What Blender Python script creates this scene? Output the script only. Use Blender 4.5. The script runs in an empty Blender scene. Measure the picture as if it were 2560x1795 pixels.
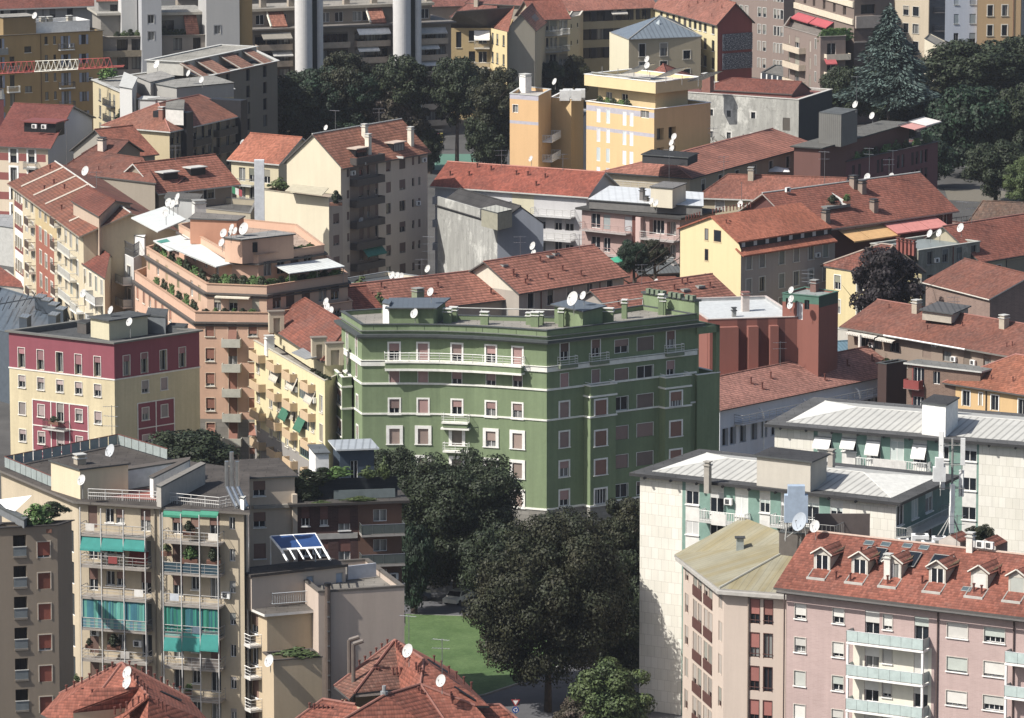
import bpy, math, random
from mathutils import Vector, Matrix
SC = bpy.context.scene
# ------------------------------------------------------------------ camera, world, sun, exposure
F = 13000.0; HC = 120.0; CX = 1280.0; CY = 897.5; YH = -1300.0
PT = math.atan((CY - YH) / F)
cam_d = bpy.data.cameras.new("camera"); cam = bpy.data.objects.new("camera", cam_d)
SC.collection.objects.link(cam); SC.camera = cam
cam.location = (0, 0, HC); cam.rotation_euler = (math.pi / 2 - PT, 0, 0)
cam_d.sensor_width = 36; cam_d.lens = 36 * F / 2560.0; cam_d.clip_start = 1; cam_d.clip_end = 6000
SUN_AZ = Vector((-0.893, -0.45)).normalized(); SUN_EL = math.radians(47)
w = bpy.data.worlds.new("World"); SC.world = w; w.use_nodes = True
nt = w.node_tree; bg = nt.nodes["Background"]
sky = nt.nodes.new("ShaderNodeTexSky"); sky.sky_type = 'NISHITA'; sky.sun_disc = False
sky.sun_elevation = SUN_EL; sky.sun_rotation = math.atan2(SUN_AZ.x, SUN_AZ.y)
sky.air_density = 1.0; sky.dust_density = 2.5; sky.ozone_density = 1.0
nt.links.new(sky.outputs[0], bg.inputs[0]); bg.inputs[1].default_value = 0.092
sd = bpy.data.lights.new("sun", 'SUN'); sun = bpy.data.objects.new("sun", sd); SC.collection.objects.link(sun)
sd.energy = 5.0; sd.angle = math.radians(0.5); sd.color = (1.0, 0.955, 0.89)
sdir = Vector((SUN_AZ.x * math.cos(SUN_EL), SUN_AZ.y * math.cos(SUN_EL), math.sin(SUN_EL)))
sun.rotation_euler = sdir.to_track_quat('Z', 'Y').to_euler(); sun.location = (0, 0, 300)
SC.view_settings.view_transform = 'Standard'; SC.view_settings.look = 'None'
SC.view_settings.exposure = 0.38; SC.view_settings.gamma = 1.0
SC.cycles.max_bounces = 4; SC.cycles.diffuse_bounces = 2; SC.cycles.glossy_bounces = 2
SC.cycles.transmission_bounces = 2; SC.cycles.transparent_max_bounces = 4

# ------------------------------------------------------------------ picture measurements -> world
TL = (0, 0, 1.0)
def tile(c):
    global TL
    TL = (c[0], c[1], c[2]) if isinstance(c, tuple) else (640 * (c % 10), [0, 450, 900, 1345][c // 10], 0.27955)
def N(x, y): return TL[0] + x * TL[2], TL[1] + y * TL[2]
def ray(x, y):
    X, Y = N(x, y); dx = (X - CX) / F; dy = -(Y - CY) / F
    return Vector((dx, math.cos(PT) + dy * math.sin(PT), -math.sin(PT) + dy * math.cos(PT)))
def P(x, y, z):
    d = ray(x, y); t = (z - HC) / d.z; return Vector((d.x * t, d.y * t, z))
def PD(x, y, dist):           # point at a given forward distance
    d = ray(x, y); t = dist / d.y; return Vector((d.x * t, dist, HC + d.z * t))
def zat(y, X, Yw):            # height at which the vertical line through (X, Yw) passes picture row y
    _, py = N(0, y); k = -(py - CY) / F
    a = math.cos(PT); b = math.sin(PT); s = (-b + k * a) / (a + k * b)
    return HC + s * Yw
def mpp(p): return (p - Vector((0, 0, HC))).length / F     # metres per picture pixel at p

# ------------------------------------------------------------------ materials
MATS = {}
def srgb(c):
    if isinstance(c, str): c = [int(c[i:i+2], 16) for i in (0, 2, 4)]
    c = [((v/255)/12.92 if v/255 <= 0.04045 else ((v/255+0.055)/1.055)**2.4) for v in c]
    l = .3 * c[0] + .6 * c[1] + .1 * c[2]; return [l + (v - l) * .78 for v in c]
class G:
    def __init__(s, name, rough=0.8):
        s.m = bpy.data.materials.new(name); s.m.use_nodes = True; s.t = s.m.node_tree
        s.b = s.t.nodes["Principled BSDF"]; s.b.inputs["Roughness"].default_value = rough
        s.b.inputs["Specular IOR Level"].default_value = 0.25
    def n(s, ty, **k):
        o = s.t.nodes.new(ty)
        for a, v in k.items():
            if a.startswith('i_'): o.inputs[a[2:].replace('_', ' ')].default_value = v
            else: setattr(o, a, v)
        return o
    def l(s, a, b): s.t.links.new(a, b)
    def noise(s, vec, scale, detail=3, rough=0.6):
        o = s.n("ShaderNodeTexNoise"); o.inputs["Scale"].default_value = scale
        o.inputs["Detail"].default_value = detail; o.inputs["Roughness"].default_value = rough
        s.l(vec, o.inputs["Vector"]); return o.outputs["Fac"]
    def ramp(s, fac, a, b, lo, hi):
        o = s.n("ShaderNodeMapRange"); s.l(fac, o.inputs[0])
        o.inputs[1].default_value = a; o.inputs[2].default_value = b; o.inputs[3].default_value = lo; o.inputs[4].default_value = hi
        return o.outputs[0]
    def mul(s, a, b, op='MULTIPLY'):
        o = s.n("ShaderNodeMath", operation=op)
        for i, v in enumerate((a, b)):
            if isinstance(v, (int, float)): o.inputs[i].default_value = v
            else: s.l(v, o.inputs[i])
        return o.outputs[0]
    def mix(s, fac, a, b):
        o = s.n("ShaderNodeMix", data_type='RGBA')
        for i, v in ((0, fac), (6, a), (7, b)):
            if isinstance(v, (int, float)): o.inputs[i].default_value = v
            elif isinstance(v, (list, tuple)): o.inputs[i].default_value = (*v[:3], 1)
            else: s.l(v, o.inputs[i])
        return o.outputs[2]
    def scale(s, col, f):
        o = s.n("ShaderNodeVectorMath", operation='SCALE')
        if isinstance(col, (list, tuple)): o.inputs[0].default_value = col[:3]
        else: s.l(col, o.inputs[0])
        s.l(f, o.inputs["Scale"]); return o.outputs[0]
    def pos(s): return s.n("ShaderNodeNewGeometry").outputs["Position"]
    def uv(s): return s.n("ShaderNodeUVMap").outputs[0]
    def mapv(s, vec, sc):
        o = s.n("ShaderNodeMapping"); s.l(vec, o.inputs[0]); o.inputs["Scale"].default_value = sc; return o.outputs[0]
    def bump(s, h, strength=0.3, dist=0.02):
        o = s.n("ShaderNodeBump"); o.inputs["Strength"].default_value = strength; o.inputs["Distance"].default_value = dist
        s.l(h, o.inputs["Height"]); s.l(o.outputs[0], s.b.inputs["Normal"])
    def base(s, c):
        if isinstance(c, (list, tuple)): s.b.inputs["Base Color"].default_value = (*c[:3], 1)
        else: s.l(c, s.b.inputs["Base Color"])
def wall(c, dirt=0.25, sp=1.0):
    """painted render: mottled, rain streaks, small patches"""
    k = ('wall', str(c), dirt)
    if k in MATS: return MATS[k]
    g = G("painted_render_%d" % len(MATS), 0.9); col = srgb(c); p = g.pos()
    n1 = g.noise(p, 0.25, 4); n2 = g.noise(g.mapv(p, (1.1, 1.1, 0.07)), 1.0, 4, 0.7); n3 = g.noise(p, 3.0, 4, 0.7)
    f = g.mul(g.ramp(n1, 0.3, 0.7, 1 - dirt * .35, 1 + dirt * .15), g.ramp(n2, 0.35, 0.75, 1.03, 1 - dirt * .65))
    f = g.mul(f, g.ramp(n3, 0.3, 0.7, 1 - dirt * .25, 1 + dirt * .12))
    g.base(g.scale(col, f)); g.bump(n3, 0.15, 0.03)
    MATS[k] = g.m; return g.m
def rough_wall(c):
    k = ('rough', str(c))
    if k in MATS: return MATS[k]
    g = G("weathered_render_%d" % len(MATS), 0.95); col = srgb(c); p = g.pos()
    n1 = g.noise(p, 0.18, 6, 0.75); n2 = g.noise(g.mapv(p, (1.2, 1.2, 0.2)), 1.0, 5, 0.75); n3 = g.noise(p, 1.3, 6, 0.8)
    a = g.mix(g.ramp(n1, .53, .6, 0, 1), col, [min(1, v * 1.5) for v in col])
    a = g.mix(g.ramp(n3, .56, .66, 0, .7), a, [v * .6 for v in col])
    g.base(g.scale(a, g.ramp(n2, .3, .7, 1.15, .7))); g.bump(n3, 0.4, 0.05)
    MATS[k] = g.m; return g.m
def flat(c, rough=0.7, metal=0.0, var=0.12, sc=1.5):
    k = ('flat', str(c), rough, metal)
    if k in MATS: return MATS[k]
    g = G("plain_surface_%d" % len(MATS), rough); col = srgb(c)
    n = g.noise(g.pos(), sc, 4, 0.65); g.base(g.scale(col, g.ramp(n, 0.3, 0.7, 1 - var, 1 + var)))
    g.b.inputs["Metallic"].default_value = metal
    MATS[k] = g.m; return g.m
def deck(c, var=0.3):
    k = ('deck', str(c))
    if k in MATS: return MATS[k]
    g = G("roof_felt_%d" % len(MATS), 0.9); col = srgb(c); p = g.pos()
    n = g.noise(p, 0.35, 6, 0.7); n2 = g.noise(p, 5, 3)
    br = g.n("ShaderNodeTexBrick"); g.l(g.mapv(g.uv(), (1, 1, 1)), br.inputs[0]); br.inputs["Scale"].default_value = 0.25
    br.inputs["Mortar Size"].default_value = 0.012; br.inputs["Color1"].default_value = (1, 1, 1, 1); br.inputs["Color2"].default_value = (.88, .88, .88, 1)
    br.inputs["Mortar"].default_value = (.6, .6, .6, 1)
    a = g.scale(col, g.mul(g.ramp(n, .3, .7, 1 - var, 1 + var), g.ramp(n2, .3, .7, .9, 1.1)))
    mx = g.n("ShaderNodeMix", data_type='RGBA', blend_type='MULTIPLY'); mx.inputs[0].default_value = 1
    g.l(a, mx.inputs[6]); g.l(br.outputs[0], mx.inputs[7]); g.base(mx.outputs[2])
    MATS[k] = g.m; return g.m
def tiles(c, stripe=0.5, moss=0.3, pitch=0.36):
    """terracotta tiles: dark course lines along the eaves, single tiles of differing tone, lichen"""
    k = ('tiles', str(c), stripe, moss, pitch)
    if k in MATS: return MATS[k]
    g = G("roof_tiles_%d" % len(MATS), 0.85); col = srgb(c); col = [col[0] * .9, col[1] * .84, col[2] * .72]; uv = g.uv(); p = g.pos()
    sx = g.n("ShaderNodeSeparateXYZ"); g.l(uv, sx.inputs[0])
    v = g.mul(sx.outputs[1], 1.0 / pitch); fr = g.mul(v, 0.0, 'FRACT'); line = g.ramp(fr, 0.0, 0.55, 1 - stripe, 1.06)
    u = g.mul(g.mul(sx.outputs[0], 1.0 / 0.25), 0, 'FRACT'); ul = g.ramp(g.mul(g.mul(u, .5, 'SUBTRACT'), 0, 'ABSOLUTE'), .28, .5, 1.0, 1 - stripe * .45)
    cell = g.n("ShaderNodeTexWhiteNoise", noise_dimensions='2D')
    fl = g.n("ShaderNodeVectorMath", operation='FLOOR'); g.l(g.mapv(uv, (4.0, 1 / pitch, 1)), fl.inputs[0]); g.l(fl.outputs[0], cell.inputs["Vector"])
    n1 = g.noise(p, 0.35, 5, 0.7); n2 = g.noise(p, 1.6, 5, 0.75)
    moss = min(.95, moss * 1.5 + .12); n3 = g.noise(g.mapv(p, (.12, .12, .12)), 1, 3); a = g.mix(g.ramp(n1, .35, .66, 0, moss), col, [v2 * .5 + .025 for v2 in col]); a = g.scale(a, g.ramp(n3, .35, .65, .82, 1.15))
    a = g.mix(g.ramp(n2, .55, .75, 0, moss * .8), a, [min(1, col[0] * 1.05 + .05), min(1, col[1] * 1.7 + .04), min(1, col[2] * 1.8 + .04)])
    f = g.mul(g.mul(line, ul), g.ramp(cell.outputs[0], 0, 1, .72, 1.22))
    g.base(g.scale(a, f)); g.bump(g.mul(line, ul), 0.5, 0.06)
    MATS[k] = g.m; return g.m
def seam(c, pitch=0.6, depth=0.35, rough=0.5):
    """ribbed sheet metal, ribs running up the slope"""
    k = ('seam', str(c), pitch)
    if k in MATS: return MATS[k]
    g = G("ribbed_sheet_%d" % len(MATS), rough); col = srgb(c)
    sx = g.n("ShaderNodeSeparateXYZ"); g.l(g.uv(), sx.inputs[0]); u = g.mul(g.mul(sx.outputs[0], 1 / pitch), 0, 'FRACT')
    r = g.ramp(g.mul(g.mul(u, .5, 'SUBTRACT'), 0, 'ABSOLUTE'), .30, .46, 1.0, 1 - depth)
    n = g.noise(g.pos(), .5, 5, .7); g.base(g.scale(col, g.mul(r, g.ramp(n, .3, .7, .88, 1.08)))); g.bump(r, .5, .05)
    MATS[k] = g.m; return g.m
def brick(c, c2=None, sc=1.0, mortar=None, w_=0.5, h_=0.25, ms=0.02, dirt=.2):
    k = ('brick', str(c), str(c2), sc, w_, h_)
    if k in MATS: return MATS[k]
    g = G("brick_cladding_%d" % len(MATS), 0.88); a = srgb(c); b = srgb(c2) if c2 else [v * .88 for v in a]
    br = g.n("ShaderNodeTexBrick"); g.l(g.uv(), br.inputs[0]); br.inputs["Scale"].default_value = sc
    br.inputs["Brick Width"].default_value = w_; br.inputs["Row Height"].default_value = h_; br.inputs["Mortar Size"].default_value = ms
    br.inputs["Color1"].default_value = (*a, 1); br.inputs["Color2"].default_value = (*b, 1)
    m = srgb(mortar) if mortar else [v * .8 for v in a]; br.inputs["Mortar"].default_value = (*m, 1)
    p = g.pos(); n1 = g.noise(p, .3, 5); n2 = g.noise(g.mapv(p, (2, 2, .1)), 1, 4, .7)
    g.base(g.scale(br.outputs[0], g.mul(g.ramp(n1, .3, .7, 1 - dirt * .6, 1 + dirt * .4), g.ramp(n2, .35, .75, 1.02, 1 - dirt * .6))))
    MATS[k] = g.m; return g.m
def stains(c, c2):            # copper roof going ochre in wide bands down the slope
    g = G("weathered_copper_sheet", 0.55); a = srgb(c); b = srgb(c2); uv = g.uv()
    n = g.noise(g.mapv(uv, (.8, .05, 1)), 1, 5, .6); n2 = g.noise(g.pos(), .4, 5, .7)
    sx = g.n("ShaderNodeSeparateXYZ"); g.l(uv, sx.inputs[0]); u = g.mul(g.mul(sx.outputs[0], 1 / .65), 0, 'FRACT')
    r = g.ramp(g.mul(g.mul(u, .5, 'SUBTRACT'), 0, 'ABSOLUTE'), .42, .49, 1, .72)
    g.base(g.scale(g.mix(g.ramp(n, .42, .62, 0, 1), a, b), g.mul(r, g.ramp(n2, .3, .7, .85, 1.12)))); g.bump(r, .4, .04)
    return g.m
def glass_m(c='20262e', rough=0.08):
    k = ('glass', str(c))
    if k in MATS: return MATS[k]
    g = G("window_glass_%d" % len(MATS), rough); p = g.n("ShaderNodeTexCoord").outputs["Object"]
    rnd = g.n("ShaderNodeObjectInfo").outputs["Random"]; col = srgb(c)
    sx = g.n("ShaderNodeSeparateXYZ"); g.l(p, sx.inputs[0])
    cur = g.mul(g.mul(sx.outputs[0], 9.0, 'MULTIPLY'), 0, 'SINE')
    has = g.mul(rnd, .62, 'GREATER_THAN'); cc = g.scale(srgb('a8a8a2'), g.ramp(cur, -1, 1, .55, 1))
    g.base(g.mix(g.mul(has, .55), g.scale(col, g.ramp(rnd, 0, 1, .6, 1.5)), cc))
    g.b.inputs["Specular IOR Level"].default_value = 0.5
    MATS[k] = g.m; return g.m
def slats(c, rough=.7):
    k = ('slats', str(c))
    if k in MATS: return MATS[k]
    g = G("roller_blind_%d" % len(MATS), rough); col = srgb(c)
    sx = g.n("ShaderNodeSeparateXYZ"); g.l(g.uv(), sx.inputs[0]); v = g.mul(g.mul(sx.outputs[1], 1 / .11), 0, 'FRACT')
    r = g.ramp(v, 0, .5, .78, 1.04); n = g.noise(g.pos(), 1.2, 3)
    rnd = g.n("ShaderNodeObjectInfo").outputs["Random"]
    g.base(g.scale(g.mix(g.ramp(g.mul(g.mul(rnd, 7.3), 0, 'FRACT'), .55, .8, 0, .75), col, [col[0] * .62, col[1] * .72, col[2] * .7]), g.mul(g.mul(r, g.ramp(n, .3, .7, .93, 1.05)), g.ramp(rnd, 0, 1, .78, 1.12))))
    MATS[k] = g.m; return g.m
def stripes(c, c2, pitch=.3, axis=0, rough=.8):
    k = ('stripes', str(c), str(c2), pitch, axis)
    if k in MATS: return MATS[k]
    g = G("striped_fabric_%d" % len(MATS), rough); sx = g.n("ShaderNodeSeparateXYZ"); g.l(g.uv(), sx.inputs[0])
    u = g.mul(g.mul(sx.outputs[axis], 1 / pitch), 0, 'FRACT'); n = g.noise(g.mapv(g.uv(), (3, .3, 1)), 1.5, 3)
    g.base(g.scale(g.mix(g.mul(u, .5, 'GREATER_THAN'), srgb(c), srgb(c2)), g.ramp(n, .3, .7, .75, 1.15)))
    MATS[k] = g.m; return g.m
def leaf(c, c2, name="leaves"):
    k = ('leaf', str(c), str(c2))
    if k in MATS: return MATS[k]
    g = G(name + "_%d" % len(MATS), 0.6); geo = g.n("ShaderNodeNewGeometry")
    try: ri = geo.outputs["Random Per Island"]
    except Exception: ri = geo.outputs["Position"]
    n = g.noise(g.pos(), .45, 4, .6)
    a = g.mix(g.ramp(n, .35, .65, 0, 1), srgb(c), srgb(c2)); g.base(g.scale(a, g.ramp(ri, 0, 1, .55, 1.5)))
    MATS[k] = g.m; return g.m
WHITE = flat('e2e1dc'); CREAMW = flat('cfc8b6'); GREY = flat('8a8a86'); DGREY = flat('3e4042'); LGREY = flat('b4b4ae')
BLACK = flat('1c1d20', .5); METAL = flat('9a9da0', .35, .8); GUT = flat('55524f', .5); GLASS = glass_m(); RUST = flat('6a3a30')
COPING = flat('4c5050'); PLASTER = wall('cfc2a4')

# ------------------------------------------------------------------ mesh building
class MB:
    def __init__(s): s.v = []; s.f = []; s.m = []; s.mats = []; s.cm = 0
    def mat(s, m):
        if m not in s.mats: s.mats.append(m)
        s.cm = s.mats.index(m); return s
    def poly(s, pts):
        i = len(s.v); s.v += [tuple(p) for p in pts]; s.f.append(tuple(range(i, i + len(pts)))); s.m.append(s.cm)
    def box(s, x0, x1, y0, y1, z0, z1):
        c = [(x, y, z) for z in (z0, z1) for y in (y0, y1) for x in (x0, x1)]
        i = len(s.v); s.v += c
        for f in ((0, 2, 3, 1), (4, 5, 7, 6), (0, 1, 5, 4), (2, 6, 7, 3), (0, 4, 6, 2), (1, 3, 7, 5)):
            s.f.append(tuple(i + k for k in f)); s.m.append(s.cm)
    def prism(s, poly, z0, z1, cap=True):     # poly ccw list of (x,y); z may be number
        n = len(poly)
        for i in range(n):
            a, b = poly[i], poly[(i + 1) % n]
            s.poly([(a[0], a[1], z0), (b[0], b[1], z0), (b[0], b[1], z1), (a[0], a[1], z1)])
        if cap:
            s.poly([(p[0], p[1], z1) for p in poly]); s.poly([(p[0], p[1], z0) for p in reversed(poly)])
    def bar(s, a, b, r=.03, n=4):
        a = Vector(a); b = Vector(b); d = (b - a)
        if d.length < 1e-5: return
        d.normalize(); u = d.orthogonal().normalized(); w_ = d.cross(u); i = len(s.v)
        for p in (a, b):
            for k in range(n):
                t = 2 * math.pi * (k + .5) / n; s.v.append(tuple(p + (u * math.cos(t) + w_ * math.sin(t)) * r))
        for k in range(n):
            k2 = (k + 1) % n; s.f.append((i + k, i + k2, i + n + k2, i + n + k)); s.m.append(s.cm)
        s.f.append(tuple(i + k for k in range(n - 1, -1, -1))); s.f.append(tuple(i + n + k for k in range(n))); s.m += [s.cm] * 2
    def tube(s, pts, r=.03, n=6):
        for a, b in zip(pts, pts[1:]): s.bar(a, b, r, n)
    def slab(s, pts, t):                      # planar polygon with thickness t below, ccw from above
        lo = [Vector(p) - Vector((0, 0, t)) for p in pts]
        for j in range(1, len(pts) - 1): s.poly([pts[0], pts[j], pts[j + 1]]); s.poly([lo[0], lo[j + 1], lo[j]])
        n = len(pts)
        for i in range(n): s.poly([lo[i], lo[(i + 1) % n], pts[(i + 1) % n], pts[i]])
    def mesh(s, name):
        me = bpy.data.meshes.new(name); me.from_pydata(s.v, [], s.f)
        for m in s.mats: me.materials.append(m)
        if len(s.mats) > 1: me.polygons.foreach_set("material_index", s.m)
        uvl = me.uv_layers.new(name="UVMap"); d = [0.0] * (2 * len(me.loops)); me.calc_loop_triangles if False else None
        for p in me.polygons:
            nx, ny, nz = p.normal; h = math.hypot(nx, ny)
            if h < .03: tx, ty, tz = 1, 0, 0; bx, by, bz = 0, 1, 0
            else:
                tx, ty, tz = -ny / h, nx / h, 0
                bx, by, bz = ny * tz - nz * ty, nz * tx - nx * tz, nx * ty - ny * tx
            for li in p.loop_indices:
                c = s.v[me.loops[li].vertex_index]
                d[2 * li] = c[0] * tx + c[1] * ty; d[2 * li + 1] = c[0] * bx + c[1] * by + c[2] * bz
        uvl.data.foreach_set("uv", d); me.update(); return me
def link(name, me, parent=None, loc=(0, 0, 0), rz=0.0, sc=None):
    o = bpy.data.objects.new(name, me); SC.collection.objects.link(o)
    if parent: o.parent = parent
    o.location = loc; o.rotation_euler = (0, 0, rz)
    if sc: o.scale = sc
    return o
def tag(o, label=None, cat=None, group=None, kind=None):
    if label: o['label'] = label
    if cat: o['category'] = cat
    if group: o['group'] = group
    if kind: o['kind'] = kind
    return o
def off(poly, d):             # offset a ccw polygon outwards by d
    n = len(poly); out = []
    for i in range(n):
        p0 = Vector(poly[i - 1][:2]); p1 = Vector(poly[i][:2]); p2 = Vector(poly[(i + 1) % n][:2])
        e1 = (p1 - p0).normalized(); e2 = (p2 - p1).normalized(); n1 = Vector((e1.y, -e1.x)); n2 = Vector((e2.y, -e2.x))
        m = n1 + n2; k = max(.35, 1 + n1.dot(n2)); out.append((p1.x + m.x * d / k, p1.y + m.y * d / k))
    return out
def ring(mb, poly, o1, o2, z0, z1):           # solid ring between outward offset o1 and inward offset o2
    A = off(poly, o1); B = off(poly, -o2); n = len(poly)
    for i in range(n):
        j = (i + 1) % n; a, b, c, d = A[i], A[j], B[j], B[i]
        mb.poly([(*a, z1), (*b, z1), (*c, z1), (*d, z1)]); mb.poly([(*d, z0), (*c, z0), (*b, z0), (*a, z0)])
        mb.poly([(*a, z0), (*b, z0), (*b, z1), (*a, z1)]); mb.poly([(*c, z0), (*d, z0), (*d, z1), (*c, z1)])

# ------------------------------------------------------------------ windows, balconies: shared meshes
CACHE = {}
class St:
    def __init__(s, key, fr=WHITE, sh=None, sur=None, sw=.14, sill=None, dep=.2, p=(0, .3, .5, 1), out=0, bars=1, pane=GLASS, simple=False, shut=None, proud=.05):
        s.key = key; s.fr = fr; s.sh = sh; s.sur = sur; s.sw = sw; s.sill = sill; s.dep = dep; s.p = p; s.out = out; s.bars = bars
        s.pane = pane; s.simple = simple; s.shut = shut; s.proud = proud
def win_meshes(st, w, h, fr):
    k = (st.key, round(w, 2), round(h, 2), fr)
    if k in CACHE: return CACHE[k]
    a = w / 2; D = st.dep; mb = MB().mat(st.fr); t = .055
    mb.box(-a, -a + t, D - .07, D, 0, h); mb.box(a - t, a, D - .07, D, 0, h); mb.box(-a + t, a - t, D - .07, D, 0, t); mb.box(-a + t, a - t, D - .07, D, h - t, h)
    if not st.simple or w > 1.4:
        for i in range(st.bars):
            c = -a + w * (i + 1) / (st.bars + 1); mb.box(c - .03, c + .03, D - .075, D, t, h - t)
    if st.sur:
        mb.mat(st.sur); s_ = st.sw; q = -st.proud
        mb.box(-a - s_, -a, q, .02, -.0, h + s_); mb.box(a, a + s_, q, .02, 0, h + s_); mb.box(-a, a, q, .02, h, h + s_)
    if st.sill:
        mb.mat(st.sill); e = (st.sw if st.sur else .03) + .05; mb.box(-a - e, a + e, -.13, D - .08, -.1, 0)
    if st.shut:                 # folded-back louvred shutters
        mb.mat(st.shut)
        for sg in (-1, 1):
            x0 = sg * (a + (st.sw if st.sur else 0)); x1 = x0 + sg * w * .48; mb.box(min(x0, x1), max(x0, x1), -.09 - st.proud, -.02 - st.proud, 0, h)
    fm = mb.mesh("window")
    pb = MB().mat(st.pane); pb.box(-a, a, D + .002, D + .03, 0, h); pm = pb.mesh("pane")
    sm = None
    if st.sh and fr > 0:
        sb = MB().mat(st.sh)
        if fr == 2:             # pushed-out blind
            z1 = h * .62; sb.box(-a, a, .06, .1, z1, h)
            sb.poly([(-a, .05, z1), (-a, -.55, h * .08), (a, -.55, h * .08), (a, .05, z1)]); sb.poly([(a, .07, z1), (a, -.53, h * .08), (-a, -.53, h * .08), (-a, .07, z1)])
        else: sb.box(-a, a, .06, .1, h * (1 - fr) if fr < 1 else .01, h)
        sm = sb.mesh("blind")
    CACHE[k] = (fm, pm, sm); return CACHE[k]
def rail_meshes(w, d, kind, ms, mr, h=1.0, th=.16):
    w = max(w, .3)
    k = ('rail', round(w, 2), round(d, 2), kind, ms.name, mr.name, h)
    if k in CACHE: return CACHE[k]
    a = w / 2; b = MB().mat(ms); b.box(-a, a, -d, 0.0, -th, 0); sm = b.mesh("balcony")
    r = MB().mat(mr); sides = [((-a + .03, -d + .04), (a - .03, -d + .04)), ((-a + .03, 0), (-a + .03, -d + .04)), ((a - .03, -d + .04), (a - .03, 0))]
    for (x0, y0), (x1, y1) in sides:
        L = math.hypot(x1 - x0, y1 - y0)
        if kind == 'solid' or kind == 'glass':
            t = .05 if kind == 'solid' else .015; lo = -.12 if kind == 'solid' else .08
            if abs(y1 - y0) < .01: r.box(min(x0, x1) - .0, max(x0, x1), y0 - t, y0 + t, lo, h)
            else: r.box(x0 - t, x0 + t, min(y0, y1) + t, max(y0, y1) - .01, lo, h)
            if kind == 'glass':
                r.mat(METAL); r.bar((x0, y0, h), (x1, y1, h), .035); n = max(1, round(L / 1.2))
                for i in range(n + 1): t_ = i / n; r.bar((x0 + (x1 - x0) * t_, y0 + (y1 - y0) * t_, 0), (x0 + (x1 - x0) * t_, y0 + (y1 - y0) * t_, h), .03)
                r.mat(mr)
        else:
            r.bar((x0, y0, h), (x1, y1, h), .04); r.bar((x0, y0, .08), (x1, y1, .08), .025)
            if kind == 'bars': n = max(2, round(L / .16)); rr = .018
            elif kind == 'wide': n = max(2, round(L / .28)); rr = .05
            else:
                n = max(1, round(L / 1.3)); rr = .025; r.bar((x0, y0, h * .66), (x1, y1, h * .66), .02); r.bar((x0, y0, h * .36), (x1, y1, h * .36), .02)
            for i in range(n + 1):
                t_ = i / n; r.bar((x0 + (x1 - x0) * t_, y0 + (y1 - y0) * t_, 0), (x0 + (x1 - x0) * t_, y0 + (y1 - y0) * t_, h), rr)
    CACHE[k] = (sm, r.mesh("railing")); return CACHE[k]

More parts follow.
